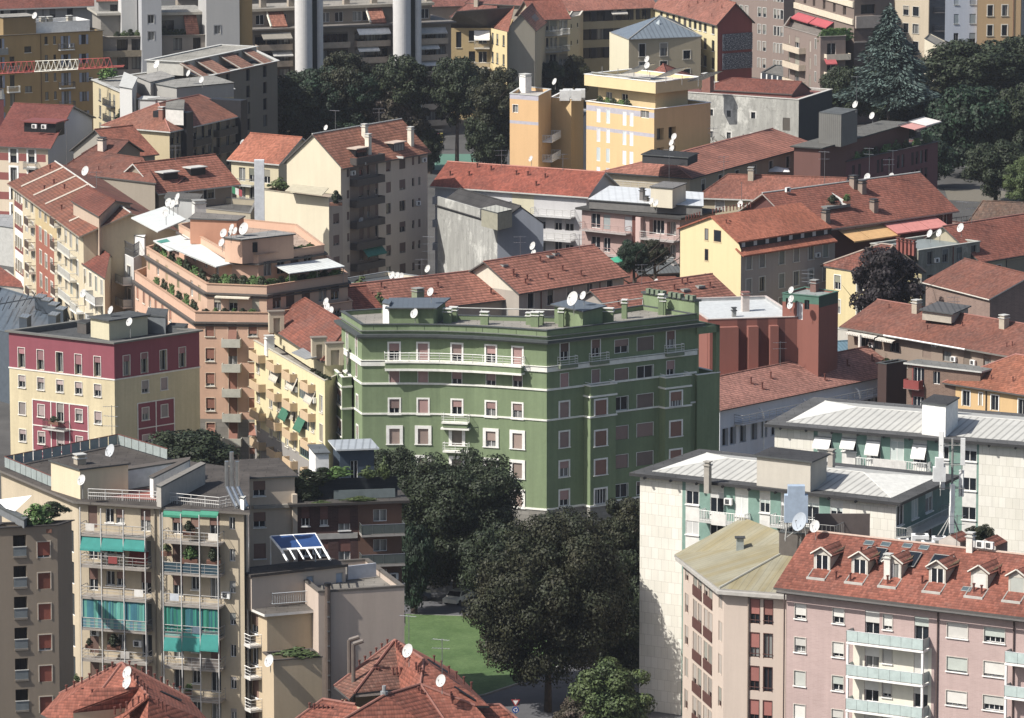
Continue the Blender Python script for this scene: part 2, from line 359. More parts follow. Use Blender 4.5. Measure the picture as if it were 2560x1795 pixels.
# ------------------------------------------------------------------ buildings
ALL = []
class Bld:
    def __init__(s, name, label, cat, pts, z, wm, base=0.0, seed=None, close=None, group=None, host=None):
        """pts: picture points of roof-edge corners at height z, left to right then round the back (ccw from above)."""
        s.poly = [P(p[0], p[1], z if len(p) < 3 else p[2]).xy if not isinstance(p, Vector) else p.xy for p in pts]
        if close == 'par':      # fourth corner of a parallelogram: last + (first - second)
            a, b, c = s.poly[-3:]; s.poly.append(c + a - b)
        s.z = z; s.base = base; s.wm = wm; s.R = random.Random(seed if seed is not None else len(ALL) * 7 + 3)
        c = sum((Vector(p) for p in s.poly), Vector((0, 0))) / len(s.poly); s.c = c
        s.o = Vector((c.x, c.y, base)); s.fac = {}; s.top = {}
        if host: s.root = host.root; s.o = host.o
        else: s.root = link(name, None, None, (c.x, c.y, base)); tag(s.root, label, cat, group)
        ALL.append(s)
    def add(s, name, mb, parent=None, label=None):
        me = mb.mesh(name) if isinstance(mb, MB) else mb
        # meshes are written in world coordinates for big parts: shift to the root
        o = link(name, me, parent or s.root)
        if parent is None: o.location = -s.o
        if label: o['label'] = label
        return o
    def f(s, i):
        if i not in s.fac: s.fac[i] = Fac(s, i)
        return s.fac[i]
    def walls(s, top=None, mats=()):
        mb = MB().mat(s.wm); n = len(s.poly); top = top if top is not None else s.z
        for i in range(n):
            if i in s.fac: s.fac[i].emit(mb, top)
            else:
                a, b = s.poly[i], s.poly[(i + 1) % n]; mb.mat(s.wm)
                mb.poly([(a.x, a.y, s.base), (b.x, b.y, s.base), (b.x, b.y, top), (a.x, a.y, top)])
        for g in s.top.get('gables', []): mb.mat(g[1] if g[1] else s.wm); mb.poly(g[0])
        s.wall = s.add('wall', mb); return s
    def flat_roof(s, ph=.9, deck_m=None, cop=COPING, pt=.25, over=.06, inner=None, ct=.1):
        mb = MB().mat(deck_m or deck('6e6c66')); q = off(s.poly, -pt); zd = s.z - ph
        mb.poly([(*p, zd) for p in q]); mb.mat(inner or s.wm); n = len(q)
        if ph > .02:
            for i in range(n): a, b = q[i], q[(i + 1) % n]; mb.poly([(*b, zd), (*a, zd), (*a, s.z), (*b, s.z)])
        mb.mat(cop); ring(mb, s.poly, over, pt + .03, s.z, s.z + ct); s.roof = s.add('roof', mb); s.rz = zd; return s
    def eave_roof(s, over=1.0, t=.3, m=None, edge=None, lip=0):
        mb = MB().mat(m or deck('4a4a48')); q = off(s.poly, over); mb.poly([(*p, s.z + t) for p in q]); mb.mat(edge or COPING); n = len(q)
        mb.poly([(*p, s.z) for p in reversed(q)])
        for i in range(n): a, b = q[i], q[(i + 1) % n]; mb.poly([(*a, s.z), (*b, s.z), (*b, s.z + t), (*a, s.z + t)])
        if lip: ring(mb, q, 0, .15, s.z + t, s.z + t + lip)
        s.roof = s.add('roof', mb); s.rz = s.z + t; return s
    def pitched(s, rise, m, axis=0, hip=(0, 0), over=.5, t=.18, edge=GUT, gable_m=None, inset=None, capm=None, q=None, goff=None):
        """quad footprint; ridge parallel to edge `axis`; hip=(a,b) metres the ridge ends are pulled in (0 = gable)."""
        p = [Vector(v) for v in (q or s.poly)]; p = p[axis:] + p[:axis]; p = [Vector(v[:2]) for v in p[:4]]
        go = over if goff is None else goff; e = (p[1] - p[0]).normalized()
        def g(pt_, z): return Vector((pt_.x, pt_.y, z))
        m1 = (p[0] + p[3]) / 2; m2 = (p[1] + p[2]) / 2; dd = (m2 - m1).normalized()
        half = ((p[3] - p[0]).length / 2); slope = rise / half
        sides = ((p[3] - p[0]).normalized(), (p[2] - p[1]).normalized()); zl = s.z - over * slope
        def ext(pt_, sgn, d_, h_):
            o_ = pt_ - d_ * over * (1 if sgn < 0 else -1); return o_
        a = p[0] - sides[0] * over; d = p[3] + sides[0] * over; b = p[1] - sides[1] * over; c = p[2] + sides[1] * over
        r1 = m1 + dd * hip[0]; r2 = m2 - dd * hip[1]
        if hip[0] <= 0: a -= dd * go; d -= dd * go; r1 = m1 - dd * go
        else: a -= dd * over; d -= dd * over
        if hip[1] <= 0: b += dd * go; c += dd * go; r2 = m2 + dd * go
        else: b += dd * over; c += dd * over
        zr = s.z + rise; A, B, C, D_ = g(a, zl), g(b, zl), g(c, zl), g(d, zl); R1, R2 = g(r1, zr), g(r2, zr)
        mb = MB(); faces = [[A, B, R2, R1], [C, D_, R1, R2]]
        if hip[0] > 0: faces.append([D_, A, R1])
        if hip[1] > 0: faces.append([B, C, R2])
        for fc in faces: mb.mat(m); mb.poly([v + Vector((0, 0, t)) for v in fc])
        mb.mat(edge)
        for fc in faces: mb.poly([v for v in reversed(fc)])
        rim = [A, B] + ([R2] if hip[1] <= 0 else []) + [C, D_] + ([R1] if hip[0] <= 0 else [])
        for i in range(len(rim)):
            u, v = rim[i], rim[(i + 1) % len(rim)]; tz = Vector((0, 0, t)); mb.poly([u, v, v + tz, u + tz])
        mb.mat(capm or m); up = Vector((0, 0, t + .03)); mb.bar(R1 + up, R2 + up, .11, 6)
        for k_, (h_, cs, r_) in enumerate(((hip[0], (A, D_), R1), (hip[1], (B, C), R2))):
            if h_ > 0:
                for c_ in cs: mb.bar(c_ + up, r_ + up, .1, 6)
        s.roof = s.add('roof', mb); s.ridge = (R1 + Vector((0, 0, t)), R2 + Vector((0, 0, t))); s.slope = slope; s.rp = p; s.rise = rise
        gl = s.top.setdefault('gables', [])
        if hip[0] <= 0: gl.append(([g(p[3], s.z), g(p[0], s.z), g(m1, zr)], gable_m))
        if hip[1] <= 0: gl.append(([g(p[1], s.z), g(p[2], s.z), g(m2, zr)], gable_m))
        return s
    def on_roof(s, u, v, up=0.0):             # point on the near slope: u along the eave 0..1, v up the slope 0..1
        p = s.rp; a = p[0].lerp(p[1], u); b = ((p[0] + p[3]) / 2).lerp((p[1] + p[2]) / 2, u); q = a.lerp(b, v)
        return Vector((q.x, q.y, s.z + s.rise * v + .18 + up))
    def planes(s, V, faces, m, t=.2, edge=GUT, caps=(), name='roof', capm=None):
        """free roof: V name -> picture point with height (or world Vector); faces = lists of names, ccw from above"""
        W = {k: (v if isinstance(v, Vector) else P(*v)) for k, v in V.items()}
        mb = MB()
        for i, fc in enumerate(faces):
            mm = m
            if isinstance(fc, tuple): fc, mm = fc
            pts = [W[c] for c in fc]
            nn = (pts[1] - pts[0]).cross(pts[2] - pts[0])
            if nn.z < 0: pts.reverse()
            lo = [p_ - Vector((0, 0, t)) for p_ in pts]
            for j in range(1, len(pts) - 1): mb.mat(mm); mb.poly([pts[0], pts[j], pts[j + 1]]); mb.mat(edge); mb.poly([lo[0], lo[j + 1], lo[j]])
            for j in range(len(pts)):
                a, b = pts[j], pts[(j + 1) % len(pts)]; mb.poly([lo[j], lo[(j + 1) % len(pts)], b - Vector((0, 0, .003)), a - Vector((0, 0, .003))])
        mb.mat(capm or m)
        for a, b in caps: mb.bar(W[a] + Vector((0, 0, .04)), W[b] + Vector((0, 0, .04)), .12, 6)
        o = s.add(name, mb)
        if name == 'roof': s.roof = o
        return W
    def band(s, z, h, pr, m, name='cornice', z_is=None):
        mb = MB().mat(m); ring(mb, s.poly, pr, -.004, z, z + h); return s.add(name, mb)
    def chimney(s, p, w_=.7, h=1.5, m=None, cap=DGREY, d_=None, rz=None):
        mb = MB().mat(m or s.wm); d_ = d_ or w_; mb.box(-w_/2, w_/2, -d_/2, d_/2, -1.2, h); mb.mat(cap)
        mb.box(-w_/2 - .1, w_/2 + .1, -d_/2 - .1, d_/2 + .1, h, h + .1); mb.mat(m or s.wm)
        mb.box(-w_/2 + .05, w_/2 - .05, -d_/2 + .05, d_/2 - .05, h + .1, h + .35); mb.mat(cap); mb.box(-w_/2 - .07, w_/2 + .07, -d_/2 - .07, d_/2 + .07, h + .35, h + .45)
        return link('chimney', mb.mesh('chimney'), s.roof, Vector(p), s.f(0).rz if rz is None else rz)
    def hut(s, pts, z, h, m=None, roof=None, over=.25, name='stair_hut', rt=.15, low=2.0, edge=None):
        """flat-topped box on the roof: pts picture corners of its top at height z (2-4 of them), h tall"""
        q = [P(p[0], p[1], z).xy if not isinstance(p, Vector) else p.xy for p in pts]
        if len(q) == 3: q.append(q[2] + q[0] - q[1])
        mb = MB().mat(m or s.wm); n = len(q)
        for i in range(n): a, b = q[i], q[(i + 1) % n]; mb.poly([(*a, z - h - low * 0), (*b, z - h), (*b, z), (*a, z)])
        o = s.add(name, mb)
        mb = MB().mat(edge or COPING); qq = off(q, over)
        for i in range(n): a, b = qq[i], qq[(i + 1) % n]; mb.poly([(*a, z), (*b, z), (*b, z + rt), (*a, z + rt)])
        mb.poly([(*p, z) for p in reversed(qq)]); mb.mat(roof or deck('4a4f50')); mb.poly([(*p, z + rt) for p in qq])
        r = link('roof', mb.mesh('roof'), o); return o
    def pipes(s, n, seed=1, m=RUST, h=.5, r=.07, u=(.05, .95), v=(.1, .9)):   # little vent pipes on the near slope
        R = random.Random(seed)
        if ('vp', m.name, h) not in CACHE:
            mb = MB().mat(m); mb.bar((0, 0, -.3), (0, 0, h), r, 6); mb.bar((0, 0, h), (0, 0, h + .1), r * 1.6, 6); mb.bar((0, 0, .05), (.35, -.05, .0), r, 6); CACHE[('vp', m.name, h)] = mb.mesh('vent_pipe')
        for _ in range(n): link('vent_pipe', CACHE[('vp', m.name, h)], s.roof, s.on_roof(R.uniform(*u), R.uniform(*v)))
class Fac:
    def __init__(s, b, i):
        s.b = b; n = len(b.poly); s.A = Vector(b.poly[i]); s.B = Vector(b.poly[(i + 1) % n]); s.L = (s.B - s.A).length
        s.e = (s.B - s.A) / s.L; s.n = Vector((s.e.y, -s.e.x)); s.rz = math.atan2(s.e.y, s.e.x); s.holes = []; s.pan = []
        s.zt = b.z
    def uz(s, x, y):
        d = ray(x, y); o = -s.A; # solve A + e*u = d.xy*t
        det = s.e.x * (-d.y) - s.e.y * (-d.x); u = ((-s.A.x) * (-d.y) - (-s.A.y) * (-d.x)) / det
        p = s.A + s.e * u; t = p.y / d.y; return u, HC + d.z * t
    def u(s, x): return s.uz(x, (CY - TL[1]) / TL[2])[0]
    def w(s, u, z, d=0.0): q = s.A + s.e * u + s.n * d; return Vector((q.x, q.y, z))
    def loc(s, u, z, d=0.0): return s.w(u, z, d) - s.b.o
    def win(s, cols, rows, w, h, st, x0=None, skip=(), fr=None, h0=None, zs=None):
        """cols: picture x of window centres (or (x, width)); rows: picture y of window middles measured at x0 (default first col)"""
        R = s.b.R; x0 = x0 if x0 is not None else (cols[0][0] if isinstance(cols[0], tuple) else cols[0])
        zl = zs if zs is not None else [s.uz(x0, y)[1] for y in rows]; out = []
        for ri, zc in enumerate(zl):
            for ci, c in enumerate(cols):
                if (ri, ci) in skip: continue
                ww = w; cx = c
                if isinstance(c, tuple): cx, ww = c
                uu = s.u(cx); z0 = zc - h / 2
                if uu - ww / 2 < .1 or uu + ww / 2 > s.L - .1 or z0 < s.b.base + .2 or z0 + h > s.zt - .05: continue
                if any(uu - ww/2 < q[1] + .02 and uu + ww/2 > q[0] - .02 and z0 < q[3] + .02 and z0 + h > q[2] - .02 for q in s.holes): continue
                s.holes.append((uu - ww / 2, uu + ww / 2, z0, z0 + h)); s.b_dep = st.dep
                f_ = R.choice(st.p) if fr is None else fr
                if st.out and R.random() < st.out: f_ = 2
                s.put(uu, z0, ww, h, st, f_); out.append((uu, z0))
        return out
    def put(s, uu, z0, ww, h, st, f_):
        fm, pm, sm = win_meshes(st, ww, h, f_); o = link('window', fm, s.b.root, s.loc(uu, z0), s.rz)
        if not (f_ == 1 and st.simple): link('pane', pm, o)
        if sm: link('blind', sm, o)
        s.holes[-1] = (*s.holes[-1][:4], st.dep) if s.holes else None
        return o
    def panel(s, x0, x1, y0, y1, m, xr=None):
        xr = x0 if xr is None else xr; z1 = s.uz(xr, y0)[1]; z0 = s.uz(xr, y1)[1]; s.pan.append((max(0, s.u(x0)), min(s.L, s.u(x1)), z0, z1, m))
    def zone(s, u0, u1, z0, z1, m): s.pan.append((u0, u1, z0, z1, m))
    def emit(s, mb, top):
        base = s.b.base; us = {0.0, s.L}; zs = {base, top}
        for h in s.holes: us |= {h[0], h[1]}; zs |= {h[2], h[3]}
        for p in s.pan: us |= {max(0, p[0]), min(s.L, p[1])}; zs |= {max(base, p[2]), min(top, p[3])}
        us = sorted(us); zs = sorted(z for z in zs if base <= z <= top)
        for i in range(len(us) - 1):
            if us[i + 1] - us[i] < 1e-4: continue
            uc = (us[i] + us[i + 1]) / 2; run = None
            for j in range(len(zs) - 1):
                zc = (zs[j] + zs[j + 1]) / 2
                hole = any(h[0] < uc < h[1] and h[2] < zc < h[3] for h in s.holes); m = s.b.wm
                for p in s.pan:
                    if p[0] < uc < p[1] and p[2] < zc < p[3]: m = p[4]
                if run and (hole or run[1] is not m): s.q(mb, us[i], us[i+1], run[0], zs[j], run[1]); run = None
                if not hole and not run: run = (zs[j], m)
            if run: s.q(mb, us[i], us[i+1], run[0], zs[-1], run[1])
        mb.mat(s.b.wm)
        for h in s.holes:
            D = -(h[4] if len(h) > 4 else .2) - .03; a, b, c, d = h[:4]
            mb.poly([s.w(a, c), s.w(a, c, D), s.w(a, d, D), s.w(a, d)]); mb.poly([s.w(b, c, D), s.w(b, c), s.w(b, d), s.w(b, d, D)])
            mb.poly([s.w(a, d), s.w(a, d, D), s.w(b, d, D), s.w(b, d)]); mb.poly([s.w(a, c, D), s.w(a, c), s.w(b, c), s.w(b, c, D)])
    def q(s, mb, a, b, c, d, m): mb.mat(m); mb.poly([s.w(a, c), s.w(b, c), s.w(b, d), s.w(a, d)])
    def cw(s, x0, x1): return ((x0 + x1) / 2, s.u(x1) - s.u(x0))
    def balc(s, x0, x1, rows, d=1.1, kind='bars', ms=LGREY, mr=GREY, h=1.0, th=.16, zs=None):
        u0, u1 = s.u(x0), s.u(x1); out = []
        for y in (rows if zs is None else zs):
            z = s.uz(x0, y)[1] if zs is None else y; sm, rm = rail_meshes(u1 - u0, d, kind, ms, mr, h, th)
            o = link('balcony', sm, s.b.root, s.loc((u0 + u1) / 2, z, .003), s.rz); link('railing', rm, o); out.append(z)
        return out
    def awn(s, x0, x1, y, drop=.9, proj=1.1, m=None, dz=0, val=.2, d=0):
        u0, u1 = s.u(x0), s.u(x1); z = s.uz(x0, y)[1]; a = (u1 - u0) / 2; mb = MB().mat(m)
        mb.slab([(-a, -proj, -drop), (a, -proj, -drop), (a, -.05, 0), (-a, -.05, 0)], .03); mb.box(-a, a, -proj - .03, -proj, -drop - val, -drop - .032); mb.mat(METAL); mb.box(-a, a, -.1, 0, .01, .12)
        return link('awning', mb.mesh('awning'), s.b.root, s.loc((u0 + u1) / 2, z, d), s.rz)
    def curtain(s, x0, x1, y, h, m, d=1.1):
        u0, u1 = s.u(x0), s.u(x1); z = s.uz(x0, y)[1]; mb = MB().mat(m); n = max(8, int((u1 - u0) * 5)); R = s.b.R
        pts = [((u1 - u0) * (i / n - .5), -d + R.uniform(-.07, .07)) for i in range(n + 1)]
        for a, b in zip(pts, pts[1:]): mb.poly([(a[0], a[1], -h), (b[0], b[1], -h), (b[0], b[1], 0), (a[0], a[1], 0)])
        return link('curtain', mb.mesh('curtain'), s.b.root, s.loc((u0 + u1) / 2, z), s.rz)
    def box(s, x0, x1, y0, y1, d0, d1, m, name='trim', xr=None, label=None):
        xr = x0 if xr is None else xr; z1 = s.uz(xr, y0)[1]; z0 = s.uz(xr, y1)[1]; return s.boxz(s.u(x0), s.u(x1), z0, z1, d0, d1, m, name, label)
    def boxz(s, u0, u1, z0, z1, d0, d1, m, name='trim', label=None):
        mb = MB().mat(m); a = (u1 - u0) / 2; mb.box(-a, a, -d1, -d0, 0, z1 - z0); o = link(name, mb.mesh(name), s.b.root, s.loc((u0 + u1) / 2, z0), s.rz)
        if label: o['label'] = label
        return o
    def pipe(s, x, m=RUST, z1=None, r=.07):
        mb = MB().mat(m); z1 = (z1 or s.zt) - .1; mb.bar((0, -.12, 0), (0, -.12, z1 - s.b.base), r, 6); return link('downpipe', mb.mesh('downpipe'), s.b.root, s.loc(s.u(x), s.b.base), s.rz)
    def ac(s, x, y, n=1):
        u, z = s.uz(x, y); o = link('air_conditioner', ac_mesh(), s.b.root, s.loc(u, z), s.rz); return o
def ac_mesh():
    if 'ac' not in CACHE:
        mb = MB().mat(flat('d8d8d4')); mb.box(-.42, .42, -.38, -.05, 0, .62); mb.mat(DGREY); mb.box(-.3, .15, -.39, -.381, .08, .54); mb.mat(GREY); mb.bar((-.07, -.4, .3), (.1, -.4, .45), .02); mb.box(-.35, -.3, -.36, 0, -.1, 0); mb.box(.3, .35, -.36, 0, -.1, 0); CACHE['ac'] = mb.mesh('air_conditioner')
    return CACHE['ac']
def par(a, b, c): return c + a - b
def rows(y, dy, n): return [y + dy * i for i in range(n)]

# ------------------------------------------------------------------ dishes, aerials
DISHM = flat('b9b9b6', .6)
def dish(label, x, y, z=None, d=.95, dist=None, az=None, stem=1.0, m=None, el=25):
    d = round(d * .88, 2); p = PD(x, y, dist) if dist else P(x, y, z); az = az if az is not None else random.Random(int(x * 7 + y)).uniform(215, 235)
    r = link('satellite_dish', None, None, p - Vector((0, 0, stem))); tag(r, label, 'satellite dish', 'satellite dishes on the roofs'); k = ('dish', round(d, 2), m.name if m else '')
    if k not in CACHE:
        mb = MB().mat(m or DISHM); R_ = d / 2; rings = []; nn = 18
        for i in range(5):
            t = i / 4; rings.append([(math.cos(2*math.pi*k_/nn) * R_ * t * .93, -.22 * R_ * (t * t) , math.sin(2*math.pi*k_/nn) * R_ * t * 1.05) for k_ in range(nn)])
        for off_ in (0, .03):
            for i in range(4):
                for k_ in range(nn):
                    k2 = (k_ + 1) % nn; a = [rings[i][k_], rings[i][k2], rings[i+1][k2], rings[i+1][k_]]
                    a = [(q[0], q[1] + off_, q[2]) for q in a]
                    if i == 0: a = [a[0], a[2], a[3]]
                    mb.poly(a if off_ == 0 else a[::-1])
        mb.mat(GREY); mb.bar((0, .02, -R_ * .95), (0, -.9 * R_, -.1 * R_), .02); mb.bar((0, -.9 * R_, -.1*R_), (0, -.7 * R_, -.03*R_), .05, 6)
        CACHE[k] = mb.mesh('reflector')
    a = math.radians(az + 90 - 180); o = link('reflector', CACHE[k], r, (0, 0, stem)); dx, dy = math.cos(math.radians(az)), math.sin(math.radians(az))
    o.rotation_euler = (math.radians(-el), 0, math.radians(az) + math.pi / 2)
    ms = ('mast', round(stem, 1))
    if ms not in CACHE:
        mb = MB().mat(GREY); mb.bar((0, 0, -.3), (0, 0, stem - .02), .035, 6); mb.bar((0, 0, stem - .1), (-dx * .08, -dy * .08, stem), .04); CACHE[ms] = mb.mesh('mast')
    q = link('mast', CACHE[ms], r, (-dx * .1, -dy * .1, 0)); return r
def aerial(label, x, y0, y1, z=None, dist=None, arms=2, m=None):
    """television aerial: mast from picture row y1 (foot) up to y0"""
    p = PD(x, y1, dist) if dist else P(x, y1, z); h = zat(y0, p.x, p.y) - p.z
    r = link('television_aerial', None, None, p); tag(r, label, 'aerial', 'television aerials on the roofs')
    mb = MB().mat(m or METAL); mb.bar((0, 0, -.5), (0, 0, h), .035, 6); link('mast', mb.mesh('mast'), r)
    mb = MB().mat(m or METAL); R = random.Random(int(x + y0))
    for i in range(arms):
        zz = h * (.97 - .22 * i); t = R.uniform(-.5, .5); a = Vector((math.cos(t), math.sin(t), 0)); b = Vector((-a.y, a.x, 0)); c = Vector((0, 0, zz)); mb.bar(c - a * .9, c + a * .7, .022)
        for k in range(6): q = c - a * (.9 - k * .3); mb.bar(q - b * .28, q + b * .28, .014)
    link('antenna', mb.mesh('antenna'), r); return r
# ------------------------------------------------------------------ vegetation
def crown_mesh(key, seed, n, lobes, leafs, m, shape='round', lz=1.0, r_=(.2, .4)):
    """unit crown (radius ~1): leaf quads through the volume of many overlapping lobes"""
    k = ('crown', key)
    if k in CACHE: return CACHE[k]
    R = random.Random(seed); L = []
    for i in range(lobes):
        if shape == 'cone':
            t = (i + .5) / lobes; a = R.uniform(0, 6.283); rr = (1 - t) * .8 * R.uniform(.55, 1.05); L.append((Vector((math.cos(a) * rr, math.sin(a) * rr, -1 + 2.0 * t)), .34 * (1.15 - t) + .06, .16))
        else:
            while True:
                v = Vector((R.uniform(-1, 1), R.uniform(-1, 1), R.uniform(-.85, 1)))
                if .25 < v.length < 1.0 - r_[1] * .6: break
            r = R.uniform(*r_); L.append((v, r, r * R.uniform(.65, .9)))
    if shape != 'cone': L.append((Vector((0, 0, 0)), .62, .6))
    tot = [l[1] ** 2 for l in L]; vs = []; fs = []; S = sum(tot)
    for (c, r, rz), w_ in zip(L, tot):
        for _ in range(int(n * w_ / S)):
            while True:
                d = Vector((R.gauss(0, 1), R.gauss(0, 1), R.gauss(0, 1)))
                if d.length > .1: break
            d.normalize()
            if d.z < -.5 and R.random() < .6: d.z = -d.z
            q = R.random() ** .28; p = c + Vector((d.x * r * q, d.y * r * q, d.z * rz * q)); s_ = leafs * R.uniform(.6, 1.35)
            nn = (d + Vector((R.uniform(-.55, .55), R.uniform(-.55, .55), R.uniform(-.35, .6)))).normalized(); u = nn.orthogonal().normalized(); u.rotate(Matrix.Rotation(R.uniform(0, 6.28), 3, nn)); v = nn.cross(u); i = len(vs)
            a_ = R.uniform(.5, .8)
            if shape == 'cone' : u = Vector((d.x, d.y, -.25)).normalized(); v = nn.cross(u).normalized(); a_ = .3; s_ *= 1.3
            vs += [tuple(p - u * s_), tuple(p + v * s_ * a_ + nn * s_ * .2), tuple(p + u * s_), tuple(p - v * s_ * a_ - nn * s_ * .1)]; fs.append((i, i + 1, i + 2, i + 3))
    me = bpy.data.meshes.new('crown'); me.from_pydata(vs, [], fs); me.materials.append(m); me.update(); CACHE[k] = me; return me
BARK = flat('4a4038', .9, 0, .3, 3)
def trunk_mesh(key, h, r, seed, limbs=6, spread=1.0):
    k = ('trunk', key)
    if k in CACHE: return CACHE[k]
    R = random.Random(seed); mb = MB().mat(BARK); pts = [Vector((0, 0, -.3)), Vector((R.uniform(-.1, .1), R.uniform(-.1, .1), h * .4)), Vector((R.uniform(-.2, .2), 0, h * .75)), Vector((0, R.uniform(-.3, .3), h))]
    def taper(a, b, r0, r1, n=8):
        d = (b - a).normalized(); u = d.orthogonal().normalized(); w_ = d.cross(u); i = len(mb.v)
        for p, rr in ((a, r0), (b, r1)):
            for q in range(n): t = 2 * math.pi * q / n; mb.v.append(tuple(p + (u * math.cos(t) + w_ * math.sin(t)) * rr))
        for q in range(n): q2 = (q + 1) % n; mb.f.append((i + q, i + q2, i + n + q2, i + n + q)); mb.m.append(0)
    rs = [r * 1.25, r, r * .75, r * .45]
    for a, b, c, d in zip(pts, pts[1:], rs, rs[1:]): taper(a, b, c, d)
    for i in range(limbs):
        t = R.uniform(.45, .95); b0 = pts[1].lerp(pts[3], t); a = R.uniform(0, 6.28); L = h * .45 * spread * R.uniform(.6, 1); e = b0 + Vector((math.cos(a) * L, math.sin(a) * L, L * .7)); taper(b0, e, r * .4, r * .12, 6)
        e2 = e + Vector((math.cos(a + .7) * L * .5, math.sin(a + .7) * L * .5, L * .4)); taper(e, e2, r * .14, r * .05, 5)
    CACHE[k] = mb.mesh('trunk'); return CACHE[k]
def tree(label, x, y, z, rx, rz, kind, base=0.0, name='leafy_tree', group='trees standing between the buildings', rot=None, dist=None):
    """crown centre at picture point (x, y) and height z; rx, rz crown radii in metres"""
    p = P(x, y, z) if dist is None else PD(x, y, dist); z = p.z; r = link(name, None, None, (p.x, p.y, base)); tag(r, label, 'tree', group)
    o = link('crown', KINDS[kind], r, (0, 0, z - base), rot if rot is not None else random.Random(x * y).uniform(0, 6), (rx, rx, rz)); hh = z - base - rz * .25
    o = link('trunk', trunk_mesh('t%d' % (int(hh) // 3), (int(hh) // 3) * 3 + 1.5, .32, 5), r, (0, 0, 0), 0, (1, 1, hh / ((int(hh) // 3) * 3 + 1.5))); return r
def bush(label, x, y, z, rx, rz, kind='bush', name='terrace_shrub', cat='shrub', group='plants on balconies and roof terraces', ry=None, rzr=0.0, dist=None, at=None, pot=True):
    p = at if at is not None else (P(x, y, z) if dist is None else PD(x, y, dist)); r = link(name, None, None, p - Vector((0, 0, rz * .8))); tag(r, label, cat, group)
    link('foliage', KINDS[kind], r, (0, 0, rz * .8), rzr, (rx, ry or rx, rz))
    if pot:
        k = ('pot', round(rx, 1), round(ry or rx, 1))
        if k not in CACHE: mb = MB().mat(flat('7a5240')); w_ = max(.12, rx * .8); d_ = max(.12, (ry or rx) * .5); mb.box(-w_, w_, -d_, d_, -.25, .12); CACHE[k] = mb.mesh('planter')
        link('planter', CACHE[k], r, (0, 0, 0), rzr)
    return r

def rect(a, b, z, depth):
    A, B = P(*a[:2], z), P(*b[:2], z); e = (B - A).normalized(); n = Vector((-e.y, e.x, 0)); return [A, B, B + n * depth, A + n * depth]
# ------------------------------------------------------------------ vegetation kinds
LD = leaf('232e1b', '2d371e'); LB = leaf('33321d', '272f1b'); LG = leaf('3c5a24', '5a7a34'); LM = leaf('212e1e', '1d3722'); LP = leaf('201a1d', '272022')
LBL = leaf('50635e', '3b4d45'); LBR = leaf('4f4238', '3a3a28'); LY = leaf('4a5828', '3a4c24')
KINDS = {
 'big': crown_mesh('big', 5, 120000, 190, .0175, LD, r_=(.13, .3)), 'big2': crown_mesh('big2', 9, 125000, 200, .0165, LB, r_=(.12, .28)),
 'dark': crown_mesh('dark', 2, 22000, 70, .036, LD, r_=(.16, .34)), 'dark2': crown_mesh('dark2', 4, 22000, 60, .036, LM, r_=(.16, .34)), 'olive': crown_mesh('olive', 3, 22000, 64, .036, LB, r_=(.16, .34)),
 'brown': crown_mesh('brown', 7, 9000, 30, .055, LBR), 'purple': crown_mesh('purple', 8, 12000, 34, .05, LP), 'green': crown_mesh('green', 6, 24000, 60, .034, LY, r_=(.16, .34)),
 'cedar': crown_mesh('cedar', 11, 20000, 110, .04, LBL, 'cone'), 'fir': crown_mesh('fir', 12, 6000, 50, .06, LM, 'cone'),
 'bush': crown_mesh('bush', 21, 900, 12, .11, LG), 'bush2': crown_mesh('bush2', 22, 900, 12, .11, LD), 'bush3': crown_mesh('bush3', 23, 700, 12, .12, LY),
}
# ------------------------------------------------------------------ the green corner block
G1 = (800, 720, .2613); G2 = (1300, 720, .2613)
GRN = wall('778a61', .3); STONE = brick('85827a', '7a776f', 1, '6a6761', .9, .45, .02); GTRIM = flat('dcdbd0'); GDK = flat('474d4d')
PINKB = slats('a5807a'); SURT = flat('dedcd4')
def S(tl, x, y, z): tile(tl); return P(x, y, z)
zg = 24.3
pl = [S(G1, 205, 225, zg), S(G1, 400, 352, zg), S(G1, 850, 350, zg), S(G1, 1150, 354, zg), S(G1, 1480, 366, zg), S(G1, 1780, 383, zg), S(G1, 2170, 410, zg),
      S(G2, 1680, 250, zg), S(G2, 1175, 168, zg), S(G1, 2285, 285, zg), S(G1, 1300, 262, zg), S(G1, 590, 200, zg)]
tile(G1)
gb = Bld('apartment_building', 'large green corner apartment building with white trimmed windows in the middle of the photo', 'building', pl, zg, GRN, seed=5)
C = gb.poly[6]
def zc(y): return zat(y, C.x, C.y)
zb = [zc(805), zc(985), zc(1275)]
f1 = gb.f(1); zr = [f1.uz(710, y)[1] for y in (605, 848, 1135, 1418, 1700, 1980)]
sA = St('g_french', sh=PINKB, sur=SURT, sw=.2, p=(1, .55, .4), dep=.25); sB = St('g_plain', sh=PINKB, sur=SURT, sw=.05, sill=SURT, p=(.6, 1, .5), proud=.04)
sC = St('g_surround', sh=PINKB, sur=SURT, sw=.19, sill=SURT, p=(.6, 1, .6, .45), out=.1); sD = St('g_wide_surround', sh=slats('9a8478'), sur=SURT, sw=.36, sill=SURT, p=(1, .6, 1), proud=.1)
for i, cx in ((1, 710), (2, 985), (3, 1310), (4, 1635), (5, 1890)):
    f = gb.f(i)
    f.win([cx], None, 1.15, 2.25, sA, zs=[zr[0] - .2]); f.win([cx], None, 1.15, 1.6, sB, zs=[zr[1]])
    f.win([cx], None, 1.15, 1.75, sC, zs=[zr[2]]); f.win([cx], None, 1.2, 1.8, sD, zs=[zr[3], zr[4], zr[5]])
f6 = gb.f(6); tile(G2)
f6.win([425, 725, 1440], [610], 1.15, 2.0, St('g_dark_french', sh=slats('86645c'), sur=SURT, sw=.12, p=(.5, .6)), x0=425)
